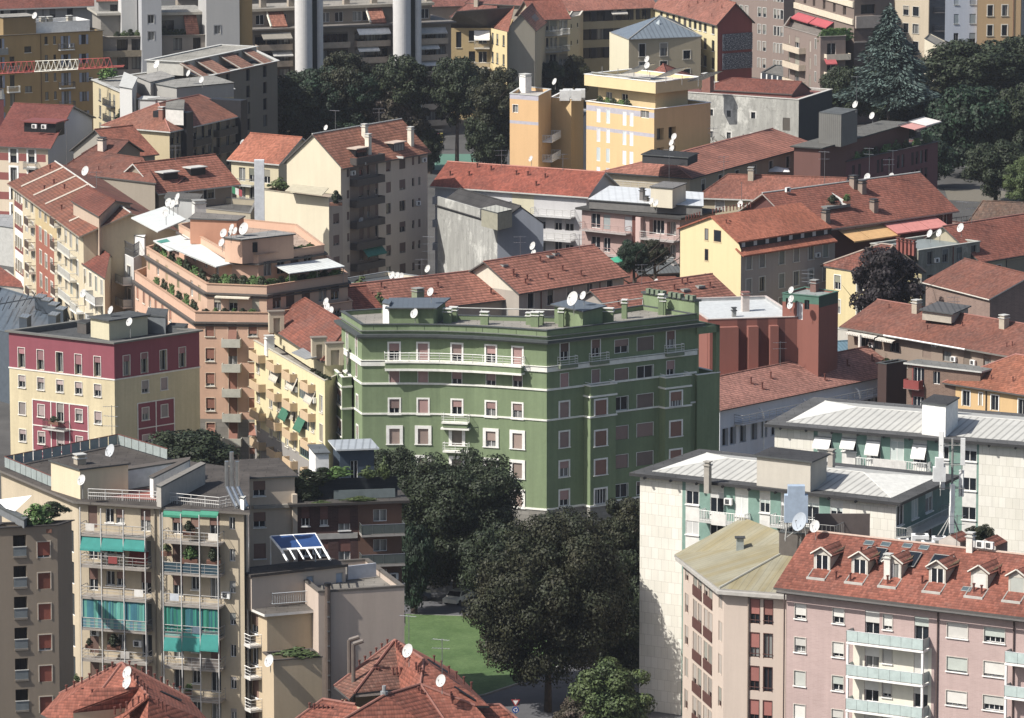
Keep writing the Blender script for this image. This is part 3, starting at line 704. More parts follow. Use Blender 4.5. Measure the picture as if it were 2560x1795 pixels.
f6.win([425, 725, 1440], [885], 1.15, 1.7, sB, x0=425)
f6.win([425], [1165, 1450, 1732, 2010], 1.25, 1.8, sC)
for a, b in ((905, 1035), (1120, 1275)): f6.win([f6.cw(a, b)], [558, 835, 1105, 1385, 1660, 1940], 1, 1.6, St('g_strip', sh=slats('8d746c'), sur=SURT, sw=.05, p=(0, .5, 1, .3), bars=1), x0=970 if a == 905 else 970)
f0 = gb.f(0); tile(G1)
f0.win([262, 350], [560], .7, 2.2, sA, x0=350); f0.win([262, 350], [780], .7, 1.6, sB, x0=350); f0.win([355], [1095, 1385, 1670], .8, 1.7, sC)
for i in range(7): gb.f(i).zone(-1, 99, 0, 3.4, STONE)
gb.walls(); gb.flat_roof(.45, deck('8a857c', .2), GDK, .3, .12)
for z_, h_, p_ in ((zc(520), .28, .75), (zc(535), .16, .55), (zc(470), .1, .25)):
    mb = MB().mat(GDK if p_ > .7 else flat('6d7369')); ring(mb, gb.poly, p_, -.004, z_, z_ + h_); gb.add('cornice', mb)
for z_, h_, p_ in ((zb[0], .5, .16), (zb[1], .22, .12), (zb[2], .2, .1), (3.4, .22, .1), (zb[0] + .6, .08, .22)):
    mb = MB().mat(GTRIM); ring(mb, gb.poly, p_, -.004, z_, z_ + h_); gb.add('cornice', mb)
# parapet panel joints
mb = MB().mat(flat('3c4638'))
for i in range(1, 6):
    f = gb.f(i); n = int(f.L / 1.9)
    for k in range(n):
        p = f.w((k + .5) * f.L / n, zg - .15); q = f.w((k + .5) * f.L / n, zg - .75); mb.bar(p, q, .03)
gb.add('parapet_joints', mb)
# long curved balcony
def strip(b, segs, u0, u1, d):     # polyline along facades segs, offset d
    pts = []
    for k, i in enumerate(segs):
        f = b.f(i)
        if k == 0: pts.append(f.A + f.e * u0 + f.n * d)
        if k == len(segs) - 1: pts.append(f.A + f.e * u1 + f.n * d)
        else: pts.append(f.B + f.n * d)
    return pts
tile(G1); u0 = gb.f(1).u(620); u1 = gb.f(5).u(1960); zbal = zb[0] + .55
a = strip(gb, [1, 2, 3, 4, 5], u0, u1, .005); b_ = strip(gb, [1, 2, 3, 4, 5], u0, u1, 1.05)
mb = MB().mat(GTRIM)
for j in range(len(a) - 1): mb.prism([b_[j], b_[j+1], a[j+1], a[j]], zbal - .08, zbal + .1)
mb.mat(GRN); c_ = strip(gb, [1, 2, 3, 4, 5], u0 + .05, u1 - .05, .95)
for j in range(len(a) - 1): mb.prism([c_[j], c_[j+1], a[j+1], a[j]], zbal - .75, zbal - .08)
mb.mat(GTRIM)
for j in range(len(a) - 1): mb.prism([b_[j], b_[j+1], a[j+1], a[j]], zbal - 1.0, zbal - .75)
bal = gb.add('balcony', mb); mb = MB().mat(WHITE)
path = [a[0]] + b_ + [a[-1]]
for p, q in zip(path, path[1:]):
    n = max(1, int((q - p).length / 1.15))
    for z_, r in ((1.0, .045), (.72, .02), (.4, .02)): mb.bar((*p, zbal + .1 + z_), (*q, zbal + .1 + z_), r)
    for k in range(n + 1): m_ = p.lerp(q, k / n); mb.bar((*m_, zbal + .1), (*m_, zbal + 1.1), .03)
o = link('railing', mb.mesh('railing'), bal)
# small balconies
f3 = gb.f(3); f3.balc(1180, 1430, [1270], 1.0, 'rails', GTRIM, WHITE, .95); f3.boxz(f3.u(1180) + .1, f3.u(1430) - .1, f3.uz(1180, 1320)[1], f3.uz(1180, 1270)[1] - .16, 0, .85, GRN, 'balcony_base'); f3.boxz(f3.u(1170), f3.u(1440), f3.uz(1180, 1325)[1] - .2, f3.uz(1180, 1325)[1], 0, .95, GTRIM, 'trim')
f3.balc(1190, 1430, [1545], 1.0, 'rails', GTRIM, WHITE, .95)
tile(G2)
for xa, xb, y in ((358, 528, 740), (660, 828, 705), (1380, 1545, 625)): f6.balc(xa, xb, [y], .6, 'rails', flat('6d7a60'), WHITE, .95, .35)
# bays on the right wall
def bay(xa, xb, ytop, cols, rws, w_=1.6, dp=1.3):
    ua, ub = f6.u(xa), f6.u(xb - 49); zt_ = f6.uz(xa, ytop)[1]
    q = [f6.w(ua, 0, 0), f6.w(ua, 0, dp), f6.w(ub, 0, dp), f6.w(ub, 0, 0)]
    bb = Bld('', '', '', [Vector(v) for v in q], zt_, GRN, host=gb, seed=int(xa)); ff = bb.f(1)
    ff.win([cols], rws, w_, 1.75, St('g_bay', sh=slats('9c6f5e'), sur=SURT, sw=.19, sill=SURT, p=(0, 1, .6, .3), bars=3)); 
    for i in range(3): bb.f(i).zone(-1, 99, 0, 3.4, STONE)
    bb.walls(); bb.flat_roof(.25, cop=GTRIM, over=.12)
    for z_ in (zt_ - 1.3, zb[2], 3.4):
        mb = MB().mat(GTRIM); ring(mb, bb.poly, .13, -.004, z_ + .003, z_ + .2); bb.add('cornice', mb)
    mb = MB().mat(WHITE); q2 = off(bb.poly, -.1)
    for p, r_ in zip(q2, q2[1:]): mb.bar((*p, zt_ + .35), (*r_, zt_ + .35), .03)
    bb.add('railing', mb)
bay(612, 905, 930, 775, [1143, 1438, 1715, 1994]); bay(1330, 1620, 850, 1495, [1063, 1347, 1620, 1893])
# lower wing on the far right with open frame on top
p6 = gb.poly[7]; e6 = f6.e; n6 = f6.n; ux = f6.u(1895); zw = f6.uz(1690, 830)[1]
q = [f6.w(f6.L + .02, 0, .35), f6.w(ux, 0, .35), f6.w(ux, 0, -11), f6.w(f6.L + .02, 0, -11)]
wg = Bld('', '', '', q, zw, GRN, host=gb); wf = wg.f(0); wf.win([1725], [1010, 1290, 1560, 1840], 1.5, 1.75, sC); wg.walls(); wg.flat_roof(1.0, cop=GTRIM)
mb = MB().mat(GRN); A_ = f6.w(ux - .35, 0, .3); B_ = f6.w(ux - .35, 0, -5); zt2 = f6.uz(1690, 375)[1]
for s_, e_ in ((.3, -.4), (-4.6, -5.3)): pp = [f6.w(ux - .5, 0, s_), f6.w(ux, 0, s_), f6.w(ux, 0, e_), f6.w(ux - .5, 0, e_)]; pp = pp if s_ < -2 or True else pp; mb.prism([v.xy for v in pp][::-1], zw, zt2)
pp = [f6.w(f6.L + .02, 0, .3), f6.w(ux, 0, .3), f6.w(ux, 0, -.3), f6.w(f6.L + .02, 0, -.3)]; mb.prism([v.xy for v in pp], zt2 - .8, zt2)
pp = [f6.w(ux - .5, 0, -.41), f6.w(ux, 0, -.41), f6.w(ux, 0, -4.59), f6.w(ux - .5, 0, -4.59)]; mb.prism([v.xy for v in pp], zt2 - .8, zt2); gb.add('terrace_frame', mb)
# left bay (lower floors)
ztl = zb[1] + .25; q = [S(G1, 45, 690, ztl), S(G1, 212, 858, ztl), S(G1, 303, 852, ztl), S(G1, 200, 700, ztl)]
zl_ = ztl; lb = Bld('', '', '', q, ztl, GRN, host=gb); lf = lb.f(0); lf.win([lf.cw(90, 125), lf.cw(155, 205)], [1035, 1320, 1600], 1, 1.8, sC, x0=180); lb.walls(); lb.flat_roof(.8, cop=GTRIM)
for z_ in (ztl - 1.2, zb[2]): mb = MB().mat(GTRIM); ring(mb, lb.poly, .12, -.004, z_, z_ + .2); lb.add('cornice', mb)
# roof top: lift huts, chimneys, firewall
DR = seam('56606a', .6, .1, .6)
gz = gb.rz
gb.hut([(665, 195), (1085, 195), (1200, 110), (700, 110)], gz + 2.1, 2.1, GRN, DR, .5)
gb.hut([(600, 150), (660, 165), (680, 130)], gz + 2.4, 2.4, WHITE, DR, .1, 'store_hut')
tile(G2); gb.hut([(330, 165), (600, 225), (790, 180), (500, 120)], gz + 2.1, 2.1, GRN, DR, .4)
def stub(x, y, h, m=GRN, w_=.9, d_=.6, cap=flat('c8c8c2'), tl=G1, par=gb, zz=None):
    p = S(tl, x, y, zz if zz is not None else gz); par.chimney(p, w_, h - .6, m, cap, d_, gb.f(3).rz if par is gb else None)
for x, y, h in ((1220, 335, 1.9), (1275, 320, 1.9), (1575, 350, 1.7), (2055, 370, 1.9), (2010, 350, 1.6), (2100, 350, 1.7)): stub(x, y, h)
for x, y, h in ((395, 370, 2.3), (815, 330, 1.9), (1000, 290, 2.4), (1350, 255, 2.6), (1370, 255, 2.2)): stub(x, y, h, tl=G2, w_=.6 if x != 815 else 1.9)
p7 = gb.poly[7]; p8 = gb.poly[8]; fw = Bld('', '', '', [p8 + (p7 - p8) * -.0, p7 - (p7 - p8) * .02, p7 + (p7 - p8).normalized() * 0 + Vector((f6.e.x * .5, f6.e.y * .5)), p8 + Vector((f6.e.x * .5, f6.e.y * .5))], gz + 1.9, GRN, base=3, host=gb)
fw.walls(); fw.flat_roof(0.0, deck_m=GDK, cop=GDK, ct=.25, over=.15)
for k in range(9): p = p8.lerp(p7, .12 + k * .09 + (.06 if k > 3 else 0) + (.05 if k > 6 else 0)); (lambda b_: (b_.box(-.28, .28, -.28, .28, 0, .55), link('chimney', b_.mesh('chimney'), gb.roof, (*p, gz + 2.05), f6.rz)))(MB().mat(flat('6a7860')))
mb = MB().mat(LGREY)      # back handrail
for a, b in ((9, 10), (8, 9)):
    A, B = gb.poly[a], gb.poly[b]; n = max(2, int((A - B).length / 3)); mb.bar((*A, zg + .9), (*B, zg + .9), .06)
    for k in range(n + 1): q = A.lerp(B, k / n); mb.bar((*q, zg), (*q, zg + .9), .05)
gb.add('railing', mb)
tile(G2); dish('largest white satellite dish, on the hipped lift hut of the green building', 510, 105, gz + 3.6, 1.9, stem=1.6)
dish('small white dish behind the largest one on the green roof', 607, 72, gz + 3.4, 1.1); tile(G1)
dish('white dish low on the green roof in front of the left hut', 905, 245, gz + 1.6, 1.25, stem=1.6)
dish('white dish beside the vent on the back edge of the left green hut', 1060, 38, gz + 3.6, 1.1)
tile(G1); bush('slim potted cactus behind the long curved white balcony railing', 1467, 640, 0, .3, 1.3, 'bush2', dist=(f3.A.y - .5))
# ------------------------------------------------------------------ pink brick block with dormers (lower right)
tile(33)
PK = brick('b49a94', 'ae948e', 1.0, 'b8a099', .5, .16, .012, .12); RT = tiles('8a4d40', .25, .25, .34); RT2 = tiles('94584c', .65, .15, .55)
pk = Bld('apartment_building', 'pink brick apartment block with a row of roof dormers at the lower right', 'building', rect((165, 405), (3000, 742), 19, 12.5), 19, PK, seed=3)
f = pk.f(0)
SURP = flat('b9b1a6'); SHW = slats('cfccc4')
sP = St('p_win', sh=SHW, sur=SURP, sw=.07, sill=WHITE, p=(.75, 1, .55), dep=.28); sPw = St('p_wide', sh=SHW, sur=SURP, sw=.07, sill=WHITE, p=(1, .85, .9, .6), dep=.28, bars=3)
f.win([312, 655], rows(660, 300, 6), 1.15, 1.4, sP, x0=312); f.win([1730, 2065], rows(835, 303, 6), 2.05, 1.35, sPw, x0=1730)
f.win([f.cw(895, 1025), f.cw(1340, 1470)], rows(760, 303, 5), 1.2, 2.2, St('p_door', sh=SHW, p=(.4, 1, .5), dep=.3), x0=960)
f.win([f.cw(1060, 1140)], rows(757, 303, 5), .8, 1.4, sP, x0=1100)
f.win([2420, 2640, 2860], rows(880, 303, 5), 1.15, 1.4, sP, x0=2420)
f.zone(f.u(790), f.u(1500), 0, f.uz(790, 905)[1], wall('d8d2bf', .1))
pk.pitched(3.6, RT, 0, (0, 0), .9, .2, GUT, capm=flat('b49a88')); pk.walls()
FG = flat('a9bab6', .25)
zz = f.balc(785, 1480, rows(905, 303, 4), 1.35, 'glass', WHITE, FG, 1.05, .2); f.balc(2215, 2900, rows(1095, 303, 3), 1.35, 'glass', WHITE, FG, 1.05, .2)
for xx in (795, 1470): f.boxz(f.u(xx) - .1, f.u(xx) + .1, 0, zz[0] - .2, 1.1, 1.3, WHITE, 'balcony_post')
f.boxz(f.u(2225) - .1, f.u(2225) + .1, 0, zz[0] - .2, 1.1, 1.3, WHITE, 'balcony_post')
for x in (172, 1555, 2243): f.pipe(x, flat('5a4a46'))
gm = MB().mat(GUT); A = f.w(-.5, 18.35, 1.0); B = f.w(f.L, 18.35, 1.0); gm.bar(A, B, .14, 6); pk.add('gutter', gm)
# dormers
def dormer(b, uf, v, w_=1.7, h=1.5, kind=0, roofm=RT2, depth=3.2):
    key = ('dorm', w_, h, kind)
    if key not in CACHE:
        fr = flat('b8b3a6'); mb = MB().mat(wall('b5ab98', .1)); a = w_ / 2; s_ = b.slope
        for sx in (-1, 1):
            pts = [(sx * a, 0, -.2), (sx * a, 0, h), (sx * a, depth, h), (sx * a, depth, depth * s_)]; mb.poly(pts if sx > 0 else pts[::-1])
        mb.mat(fr); mb.poly([(-a, 0, h), (a, 0, h), (0, 0, h + .55)]); mb.box(-a, -a + .2, -.02, .1, 0, h); mb.box(a - .2, a, -.02, .1, 0, h); mb.box(-a + .2, a - .2, -.02, .1, h - .15, h)
        for sx in (-1, 1): mb.bar((sx * (a + .25), -.2, h - .08), (0, -.2, h + .62), .1, 4)
        mb.mat(flat('aeaca4')); mb.box(-a - .1, a + .1, -1.35, -1.15, -.8, -.55); [mb.bar((x_, -1.2, -.6), (x_, 0, .02), .06, 4) for x_ in (-a - .05, a + .05)]
        m0 = mb.mesh('dormer'); mb = MB().mat(roofm); o_ = .22
        for sx in (-1, 1):
            q = [(sx * (a + o_), -.25, h - .1), (0, -.25, h + .62), (0, depth + .8, h + .62), (sx * (a + o_), depth + .4, h - .1)]; mb.poly(q if sx < 0 else q[::-1]); mb.poly([(p[0], p[1], p[2] - .1) for p in (q if sx > 0 else q[::-1])])
        m1 = mb.mesh('dormer_roof'); mb = MB().mat(WHITE)
        if kind == 1: mb = MB().mat(SHW); mb.box(-a + .2, a - .2, .0, .06, 0, h - .15)
        else:
            mb.box(-a + .2, -a + .28, .0, .06, 0, h - .15); mb.box(a - .28, a - .2, .0, .06, 0, h - .15); mb.box(-.05, .05, .0, .06, 0, h - .15); mb.mat(GLASS); mb.box(-a + .28, a - .28, .07, .1, 0, h - .15)
        CACHE[key] = (m0, m1, mb.mesh('dormer_window'))
    p = b.on_roof(uf, v); o = link('dormer', CACHE[key][0], b.roof, p, f.rz if b is pk else b.f(0).rz); link('dormer_roof', CACHE[key][1], o); link('dormer_window', CACHE[key][2], o); return o
Lp = f.L
for k, (x, kd) in enumerate(((350, 0), (690, 0), (990, 0), (1390, 0), (1770, 1), (2110, 1), (2470, 0), (2850, 1))): dormer(pk, (f.u(x) + .8) / Lp, .30, kind=kd)
pk.pipes(11, 4, RUST, .7, .1, (.02, .75), (.08, .7))
for x, v_ in ((868, .3), (1430, .97)): pk.chimney(pk.on_roof(f.u(x + 150) / Lp, v_), .62, 1.8 if v_ < .5 else 1.3, flat('cfcbc0'), LGREY)
def panel_on(b, uu, v0, v1, w_, m, name, up=.1, th=.06, frame=None):
    fc = b.f(0); a = b.on_roof(uu, v0, up); c = b.on_roof(uu, v1, up); e = Vector((fc.e.x, fc.e.y, 0)); mb = MB().mat(m); mb.slab([a - e * w_/2, a + e * w_/2, c + e * w_/2, c - e * w_/2], th)
    if frame: mb.mat(frame); [mb.bar(p, q, .05) for p, q in ((a - e*w_/2, a + e*w_/2), (a + e*w_/2, c + e*w_/2), (c + e*w_/2, c - e*w_/2), (c - e*w_/2, a - e*w_/2))]
    me = mb.mesh(name); o = link(name, me, b.roof); return o
SOL = flat('1d232b', .25)
for x in (600, 910, 1200): panel_on(pk, (f.u(x) + 2.2) / Lp, .5, .78, 2.0, SOL, 'solar_panel', .25, .08, GREY)
for x, v_ in ((540, .85), (690, .86), (880, .88), (1030, .88), (1330, .45), (1650, .33), (1600, .2)): panel_on(pk, (f.u(x) + 1.6) / Lp, v_, v_ + .08, .9, flat('4a5a60', .2), 'skylight', .06, .05, GREY)
# far-slope dormers peeking over the ridge
for x in (900, 1220, 1800, 2110):
    u_ = (f.u(x) + 4.2) / Lp; p = pk.on_roof(u_, 1.0); q = Vector(p) + Vector((pk.f(0).n.x, pk.f(0).n.y, 0)) * -2.6 + Vector((0, 0, -1.0)); mb = MB().mat(RT2); e = Vector((f.e.x, f.e.y, 0)); n = Vector((-f.n.x, -f.n.y, 0)); t = Vector((0, 0, 1.5))
    for sx in (-1, 1): pts = [q + e * sx * 1.1 + t * .62, q + t, q + t + n * 2.6, q + e * sx * 1.1 + n * 2.6 + t * .62]; mb.poly(pts if sx < 0 else pts[::-1])
    mb.mat(SURP); mb.poly([q + n * 2.6 + e * 1.1, q + n * 2.6 - e * 1.1, q + n * 2.6 - e * 1.1 + t * .6, q + n * 2.6 + e * 1.1 + t * .6]); mb.poly([q - e * 1.1 - t * .5, q + e * 1.1 - t * .5, q + e * 1.1 + t * .6, q + t, q - e * 1.1 + t * .6]); link('dormer', mb.mesh('dormer'), pk.roof)
# air conditioners on a frame behind the ridge
for k, x in enumerate((1195, 1280, 1360)):
    tile(33); p = pk.on_roof((f.u(x) + 4.4) / Lp, 1.0, .3); link('air_conditioner', ac_mesh(), pk.roof, p, f.rz)
# ------------------------------------------------------------------ corner block with copper roof
tile((0, 0, 1)); CB = wall('c0ae9e', .1)
cu = stains('8f8a72', '8a7f5a'); z = 17.5
qa, qb, qc = P(1708, 1394, z), P(1810, 1476, z), P(1966, 1488, z); ee = (qc - qb).normalized(); nb = Vector((-ee.y, ee.x, 0))
ck = Bld('apartment_building', 'beige corner building under an ochre stained copper roof, left of the pink brick block', 'building', [qa, qb, qc, qc + nb * 12, qa + nb * 6], z, CB, seed=8)
tile(32); f = ck.f(0); BRW = flat('5a3a34'); sK = St('k_slim', fr=BRW, sh=slats('a39a90'), sur=flat('ab9c8c'), sw=.06, sill=None, p=(1, .6, .7), dep=.22, proud=.03)
f.win([f.cw(1635, 1668), f.cw(1680, 1712), f.cw(1733, 1765), f.cw(1775, 1808)], rows(500, 293, 5), 1, 2.3, sK, x0=1795); f.win([f.cw(1562, 1590), f.cw(1866, 1895)], rows(555, 295, 5), 1, 1.9, sK, x0=1880)
for c in ((1635, 1712), (1733, 1808)):
    for y in rows(595, 293, 5): z_ = f.uz(1795, y)[1]; f.boxz(f.u(c[0]), f.u(c[1]), z_ - .55, z_ + .45, .02, .12, BRW, 'window_rail')
f = ck.f(1); sK2 = St('k_two', fr=BRW, sh=slats('a5645a'), sur=BRW, sw=.05, p=(.6, .6, 0), dep=.2, proud=.03)
f.win([f.cw(2150, 2232), f.cw(2272, 2350)], rows(658, 300, 5), 1, 2.35, sK2, x0=2190); f.zone(0, f.L, 0, 99, CB)
for y in rows(735, 300, 4): z_ = f.uz(2190, y)[1]; f.boxz(f.u(2140), f.u(2235), z_, z_ + .06, .03, .1, BRW, 'window_rail'); f.boxz(f.u(2265), f.u(2355), z_, z_ + .06, .03, .1, BRW, 'window_rail')
f.pipe(2135, flat('8a7a6c')); ck.walls(); tile((0, 0, 1))
V = {'E0': (1686, 1386, z + .2), 'E1': (1798, 1471, z + .2), 'E2': (1962, 1483, z + .2), 'T0': (1857, 1293, z + 3.2), 'T1': (2012, 1352, z + 2.8), 'B': (2055, 1345, z + 1.9)}
ck.planes(V, [(['E0', 'E1', 'T1', 'T0'], cu), (['E1', 'E2', 'T1'], cu), (['E2', 'B', 'T1'], cu)], cu, .25, flat('8f8c86'), caps=[('E1', 'T1')], capm=flat('a09f92'))
mb = MB().mat(flat('a6a29a')); ring(mb, [v for v in off(ck.poly, 0)], .75, -.004, z - .25, z + .05); ck.add('cornice', mb)
mb = MB().mat(flat('8f9894', .5)); p = P(1850, 1352, z + 2.3); 
mb.box(p.x - .35, p.x + .35, p.y - .35, p.y + .35, p.z - 1, p.z + .3); mb.mat(DGREY); mb.box(p.x - .5, p.x + .5, p.y - .5, p.y + .5, p.z + .3, p.z + .38); link('roof_vent', mb.mesh('roof_vent'), ck.root, -ck.o)
# terrace box behind copper roof with aerial frame
tile(23)
# ------------------------------------------------------------------ white clad pair
TRV = brick('dcd8cb', 'd2cebf', 1, 'b5b0a2', .75, 1.1, .016, .1); TGR = flat('6f9184', .8); SLATE = seam('b0afa8', .8, .4, .6); BEV = flat('3a3a3b', .5)
def clad(label, quad, z, seed, host=None): return Bld('apartment_building', label, 'building', quad, z, TRV, seed=seed)
sW = St('w_win', sh=slats('d4d4d0'), sur=None, sill=WHITE, p=(0, .3, 1, .2), dep=.12, bars=1, fr=WHITE)
def sheet_roof(b, q, inset, rise, hips):
    """low ribbed hipped roof inside a dark flat eave"""
    z0 = b.z + .32; p = [Vector(v) for v in off(q, -inset)]; m1 = (p[0] + p[3]) / 2; m2 = (p[1] + p[2]) / 2; d = (m2 - m1).normalized(); r1 = m1 + d * hips; r2 = m2 - d * hips
    mb = MB().mat(SLATE); W = [Vector((v.x, v.y, z0)) for v in p]; R1 = Vector((r1.x, r1.y, z0 + rise)); R2 = Vector((r2.x, r2.y, z0 + rise))
    mb.poly([W[0], W[1], R2, R1]); mb.poly([W[2], W[3], R1, R2]); mb.mat(flat('c9c8c0')); mb.poly([W[3], W[0], R1]); mb.poly([W[1], W[2], R2]); mb.mat(LGREY); mb.bar(R1, R2, .07); [mb.bar(a, c, .06) for a, c in ((W[0], R1), (W[3], R1), (W[1], R2), (W[2], R2))]
    b.add('roof_sheeting', mb)
tile(23)
A, B = P(60, 590, 22), P(3200, 850, 22); BLp = P(455, 372, 22); e = (B - A).normalized(); nn = Vector((-e.y, e.x, 0))
w1 = clad('rear white clad block with green strips and a long ribbed metal roof', [A, B, B + (BLp - A) * 1.0, BLp], 22, 31)
f = w1.f(0); fz = f.uz(600, 640)[1]; 
f.zone(f.u(415), f.u(1900), 0, 22, TGR)
cl = [(452, 578), (670, 800), (892, 1018), (1103, 1225), (1308, 1432), (1535, 1630), (1755, 1880)]
for x0_, x1_ in cl: f.zone(f.u(x0_), f.u(x1_), 0, 22, flat('cfcdc6'))
f.win([f.cw(a, b) for a, b in cl[:2] + cl[5:]], rows(850, 262, 6), 1, 1.35, sW, x0=1815); f.win([f.cw(a, b) for a, b in cl[2:5]], rows(870, 262, 6), 1, 2.1, sW, x0=1815)
for x0_, x1_, y, d_, mm in ((425, 575, 685, .95, WHITE), (668, 798, 700, .8, WHITE), (890, 1015, 722, 1.2, WHITE), (1305, 1432, 755, 1.2, WHITE)): f.awn(x0_, x1_, y, d_, .7, flat('dcdcd6'))
yb = f.balc(830, 1470, [940, 1202], 1.2, 'wide', LGREY, flat('dadad4'), 1.0, .2); f.box(985, 1280, 862, 975, 1.15, 1.2, flat('c9c6bf'), 'balcony_screen')
w1.walls(); w1.eave_roof(.9, .3, deck('565656'), BEV); q1 = w1.poly; sheet_roof(w1, w1.poly, 1.0, .9, 6)
w1.hut([(1380, 385), (1590, 410), (1700, 345)], w1.z + 3.6, 3.4, WHITE, deck('3c3c3e'), .15)
mb = MB().mat(BLACK); p = P(1625, 500, w1.z + .6); mb.box(p.x - .75, p.x + .75, p.y - .6, p.y + .6, p.z, p.z + 2.0); w1.add('water_tank', mb)
tile(22); z = 23.6
A, B = P(1145, 1030, z), P(3435, 1285, z); e = (B - A).normalized(); D = P(1705, 838, z) - A; dl = 10.8; nn = Vector((-e.y, e.x, 0))
w2 = clad('front white clad block with hipped ribbed metal roof, right of the green building', [A, B, P(3915, 1062, z), P(1705, 838, z)], z, 32)
f = w2.f(0); f.zone(f.u(1530), f.u(2975), 0, z, TGR)
cl = [(1560, 1682), (1780, 1902), (2003, 2122), (2225, 2320), (2415, 2525), (2635, 2760), (2860, 2975)]
for a, b in cl: f.zone(f.u(a), f.u(b), 0, z, flat('cfcdc6'))
f.win([f.cw(a + 3, b - 3) for a, b in (cl[0], cl[3], cl[6])], rows(1232, 270, 6), 1, 1.35, sW, x0=1620); f.win([f.cw(a, b) for a, b in (cl[1], cl[2], cl[4], cl[5])], rows(1250, 270, 6), 1, 2.15, sW, x0=1620)
f.balc(1735, 2140, [1415, 1690], 1.2, 'wide', LGREY, flat('dadad4'), 1.0, .2); f.box(1845, 1975, 1350, 1455, 1.15, 1.22, flat('cfccc5'), 'balcony_screen'); f.balc(2370, 2800, [1460, 1735], 1.2, 'wide', LGREY, flat('dadad4'), 1.0, .2)
f.ac(1945, 1290)
g = w2.f(1); g.zone(.3, g.L, 0, z, flat('5f7d74')); g.win([g.cw(3462, 3520), g.cw(3590, 3650), g.cw(3715, 3780)], rows(1380, 262, 5), 1, 2.0, sW, x0=3490); g.balc(3440, 3860, [1580], 1.2, 'bars', LGREY, LGREY, 1.0, .2); g.balc(3440, 3860, [1855], 1.2, 'bars', LGREY, LGREY, 1.0, .2)  # side wall green is a darker copy, its shade put into the colour
w2.walls(); w2.eave_roof(.8, .3, deck('4b4b4b'), BEV); sheet_roof(w2, w2.poly, .9, .9, 5.5)
w2.hut([(2190, 860), (2670, 915), (2815, 850)], z + 3.2, 3.0, wall('b9b2a4', .12), deck('3a3a3c'), .3)
STK = flat('9a948a')
for x, y, h in ((1750, 1080, 1.5), (2350, 1095, 1.7), (2490, 1115, 1.5), (2530, 1060, 1.4), (2610, 1080, .9), (2855, 980, 1.6)): w2.chimney(P(x, y, z + .5), .55, h, STK, STK, rz=f.rz)
mb = MB().mat(LGREY); 
for b in (w1, w2):
    f = b.f(0); mb = MB().mat(BLACK); n = int(f.L / 2.9)
    for k in range(n): p = f.w(1 + k * 2.9, b.z, .5); q = f.w(1 + k * 2.9, b.z - .05, .95); mb.bar(p, q, .16)
    b.add('eave_brackets', mb)
# terrace box in front of white block 2 and the aerial yard
tile(23); zt = 20.5
tb = Bld('roof_terrace', 'dark fenced roof terrace with aerials between the copper roof and the front white clad block', 'terrace', rect((100, 1540), (600, 1590), 21.7, 3), 21.7, flat('5c5650'), base=0)
tb.walls(); tb.flat_roof(.4)
mb = MB().mat(GREY); q = off(tb.poly, -.1)
for a, b in zip(q, q[1:] + q[:1]):
    A_, B_ = Vector(a), Vector(b); n = max(2, int((A_ - B_).length / .4)); mb.bar((*a, 22.8), (*b, 22.8), .04)
    for k in range(n): c = A_.lerp(B_, k / n); mb.bar((*c, 21.7), (*c, 22.8), .02)
tb.add('railing', mb)
mb = MB().mat(flat('5d5450')); a = P(420, 1450, 22.8); mb.box(a.x, a.x + 5.2, a.y, a.y + .2, 20.7, 23.6); tb.add('screen_wall', mb)
dish('grey mesh dish on the fenced roof terrace beside the copper roof', 290, 1450, 23.6, 2.0, stem=1.6, m=flat('9aa4ae'))
dish('white dish at the right end of the fenced terrace by the copper roof', 423, 1490, 23.5, 1.3, stem=1.4)
mb = MB().mat(flat('9db0c4', .5)); p = P(250, 1390, 23.7); 
cb = link('antenna_cabinet', None, None, (p.x, p.y, 21.3)); tag(cb, 'pale blue boxy aerial cabinet standing on the fenced roof terrace', 'cabinet'); mb.box(-1.1, 1.1, -.5, .5, 1.8, 4.4); mb.prism([(-.8, -.5), (.8, -.5), (.8, .5), (-.8, .5)], 4.4, 5.3); link('housing', mb.mesh('housing'), cb)
mb = MB().mat(GREY); [mb.bar((x, y, 0), (x * .8, y, 1.8), .06) for x in (-1, 1) for y in (-.4, .4)]; mb.bar((-1, 0, .2), (1, 0, 1.7), .05); link('stand', mb.mesh('stand'), cb)
# telecom mast
tile(23); p = P(1640, 1560, 20.3); th = zat(700, p.x, p.y) - 17
r = link('telecom_mast', None, None, (p.x, p.y, 17)); tag(r, 'tall telecom mast with white panel antennas in front of the rear white clad block', 'mast')
mb = MB().mat(GREY); mb.bar((0, 0, -17), (0, 0, th * .5), .28, 8); mb.bar((0, 0, th * .5), (0, 0, th), .12, 8)
for k in range(int(th / .5)): mb.bar((.1, -.1, k * .5), (.42, -.1, k * .5), .02)
for dx, dy in ((-3.6, -2.0), (-2.4, -2.5), (2.2, 1)): mb.bar((dx, dy, 0), (0, 0, th * .42), .07)
link('pole', mb.mesh('pole'), r)
mb = MB().mat(GREY)
for z_ in (th * .62, th * .8, th * .95): [mb.bar((-1.2, y, z_), (1.2, y, z_), .04) for y in (-.3, .3)]; mb.bar((-1.1, 0, z_ - .8), (-1.1, 0, z_ + .3), .04); mb.bar((.9, 0, z_ - .8), (.9, 0, z_ + .3), .04)
link('bracket_frame', mb.mesh('bracket_frame'), r)
AW = flat('d9dbd8', .5)
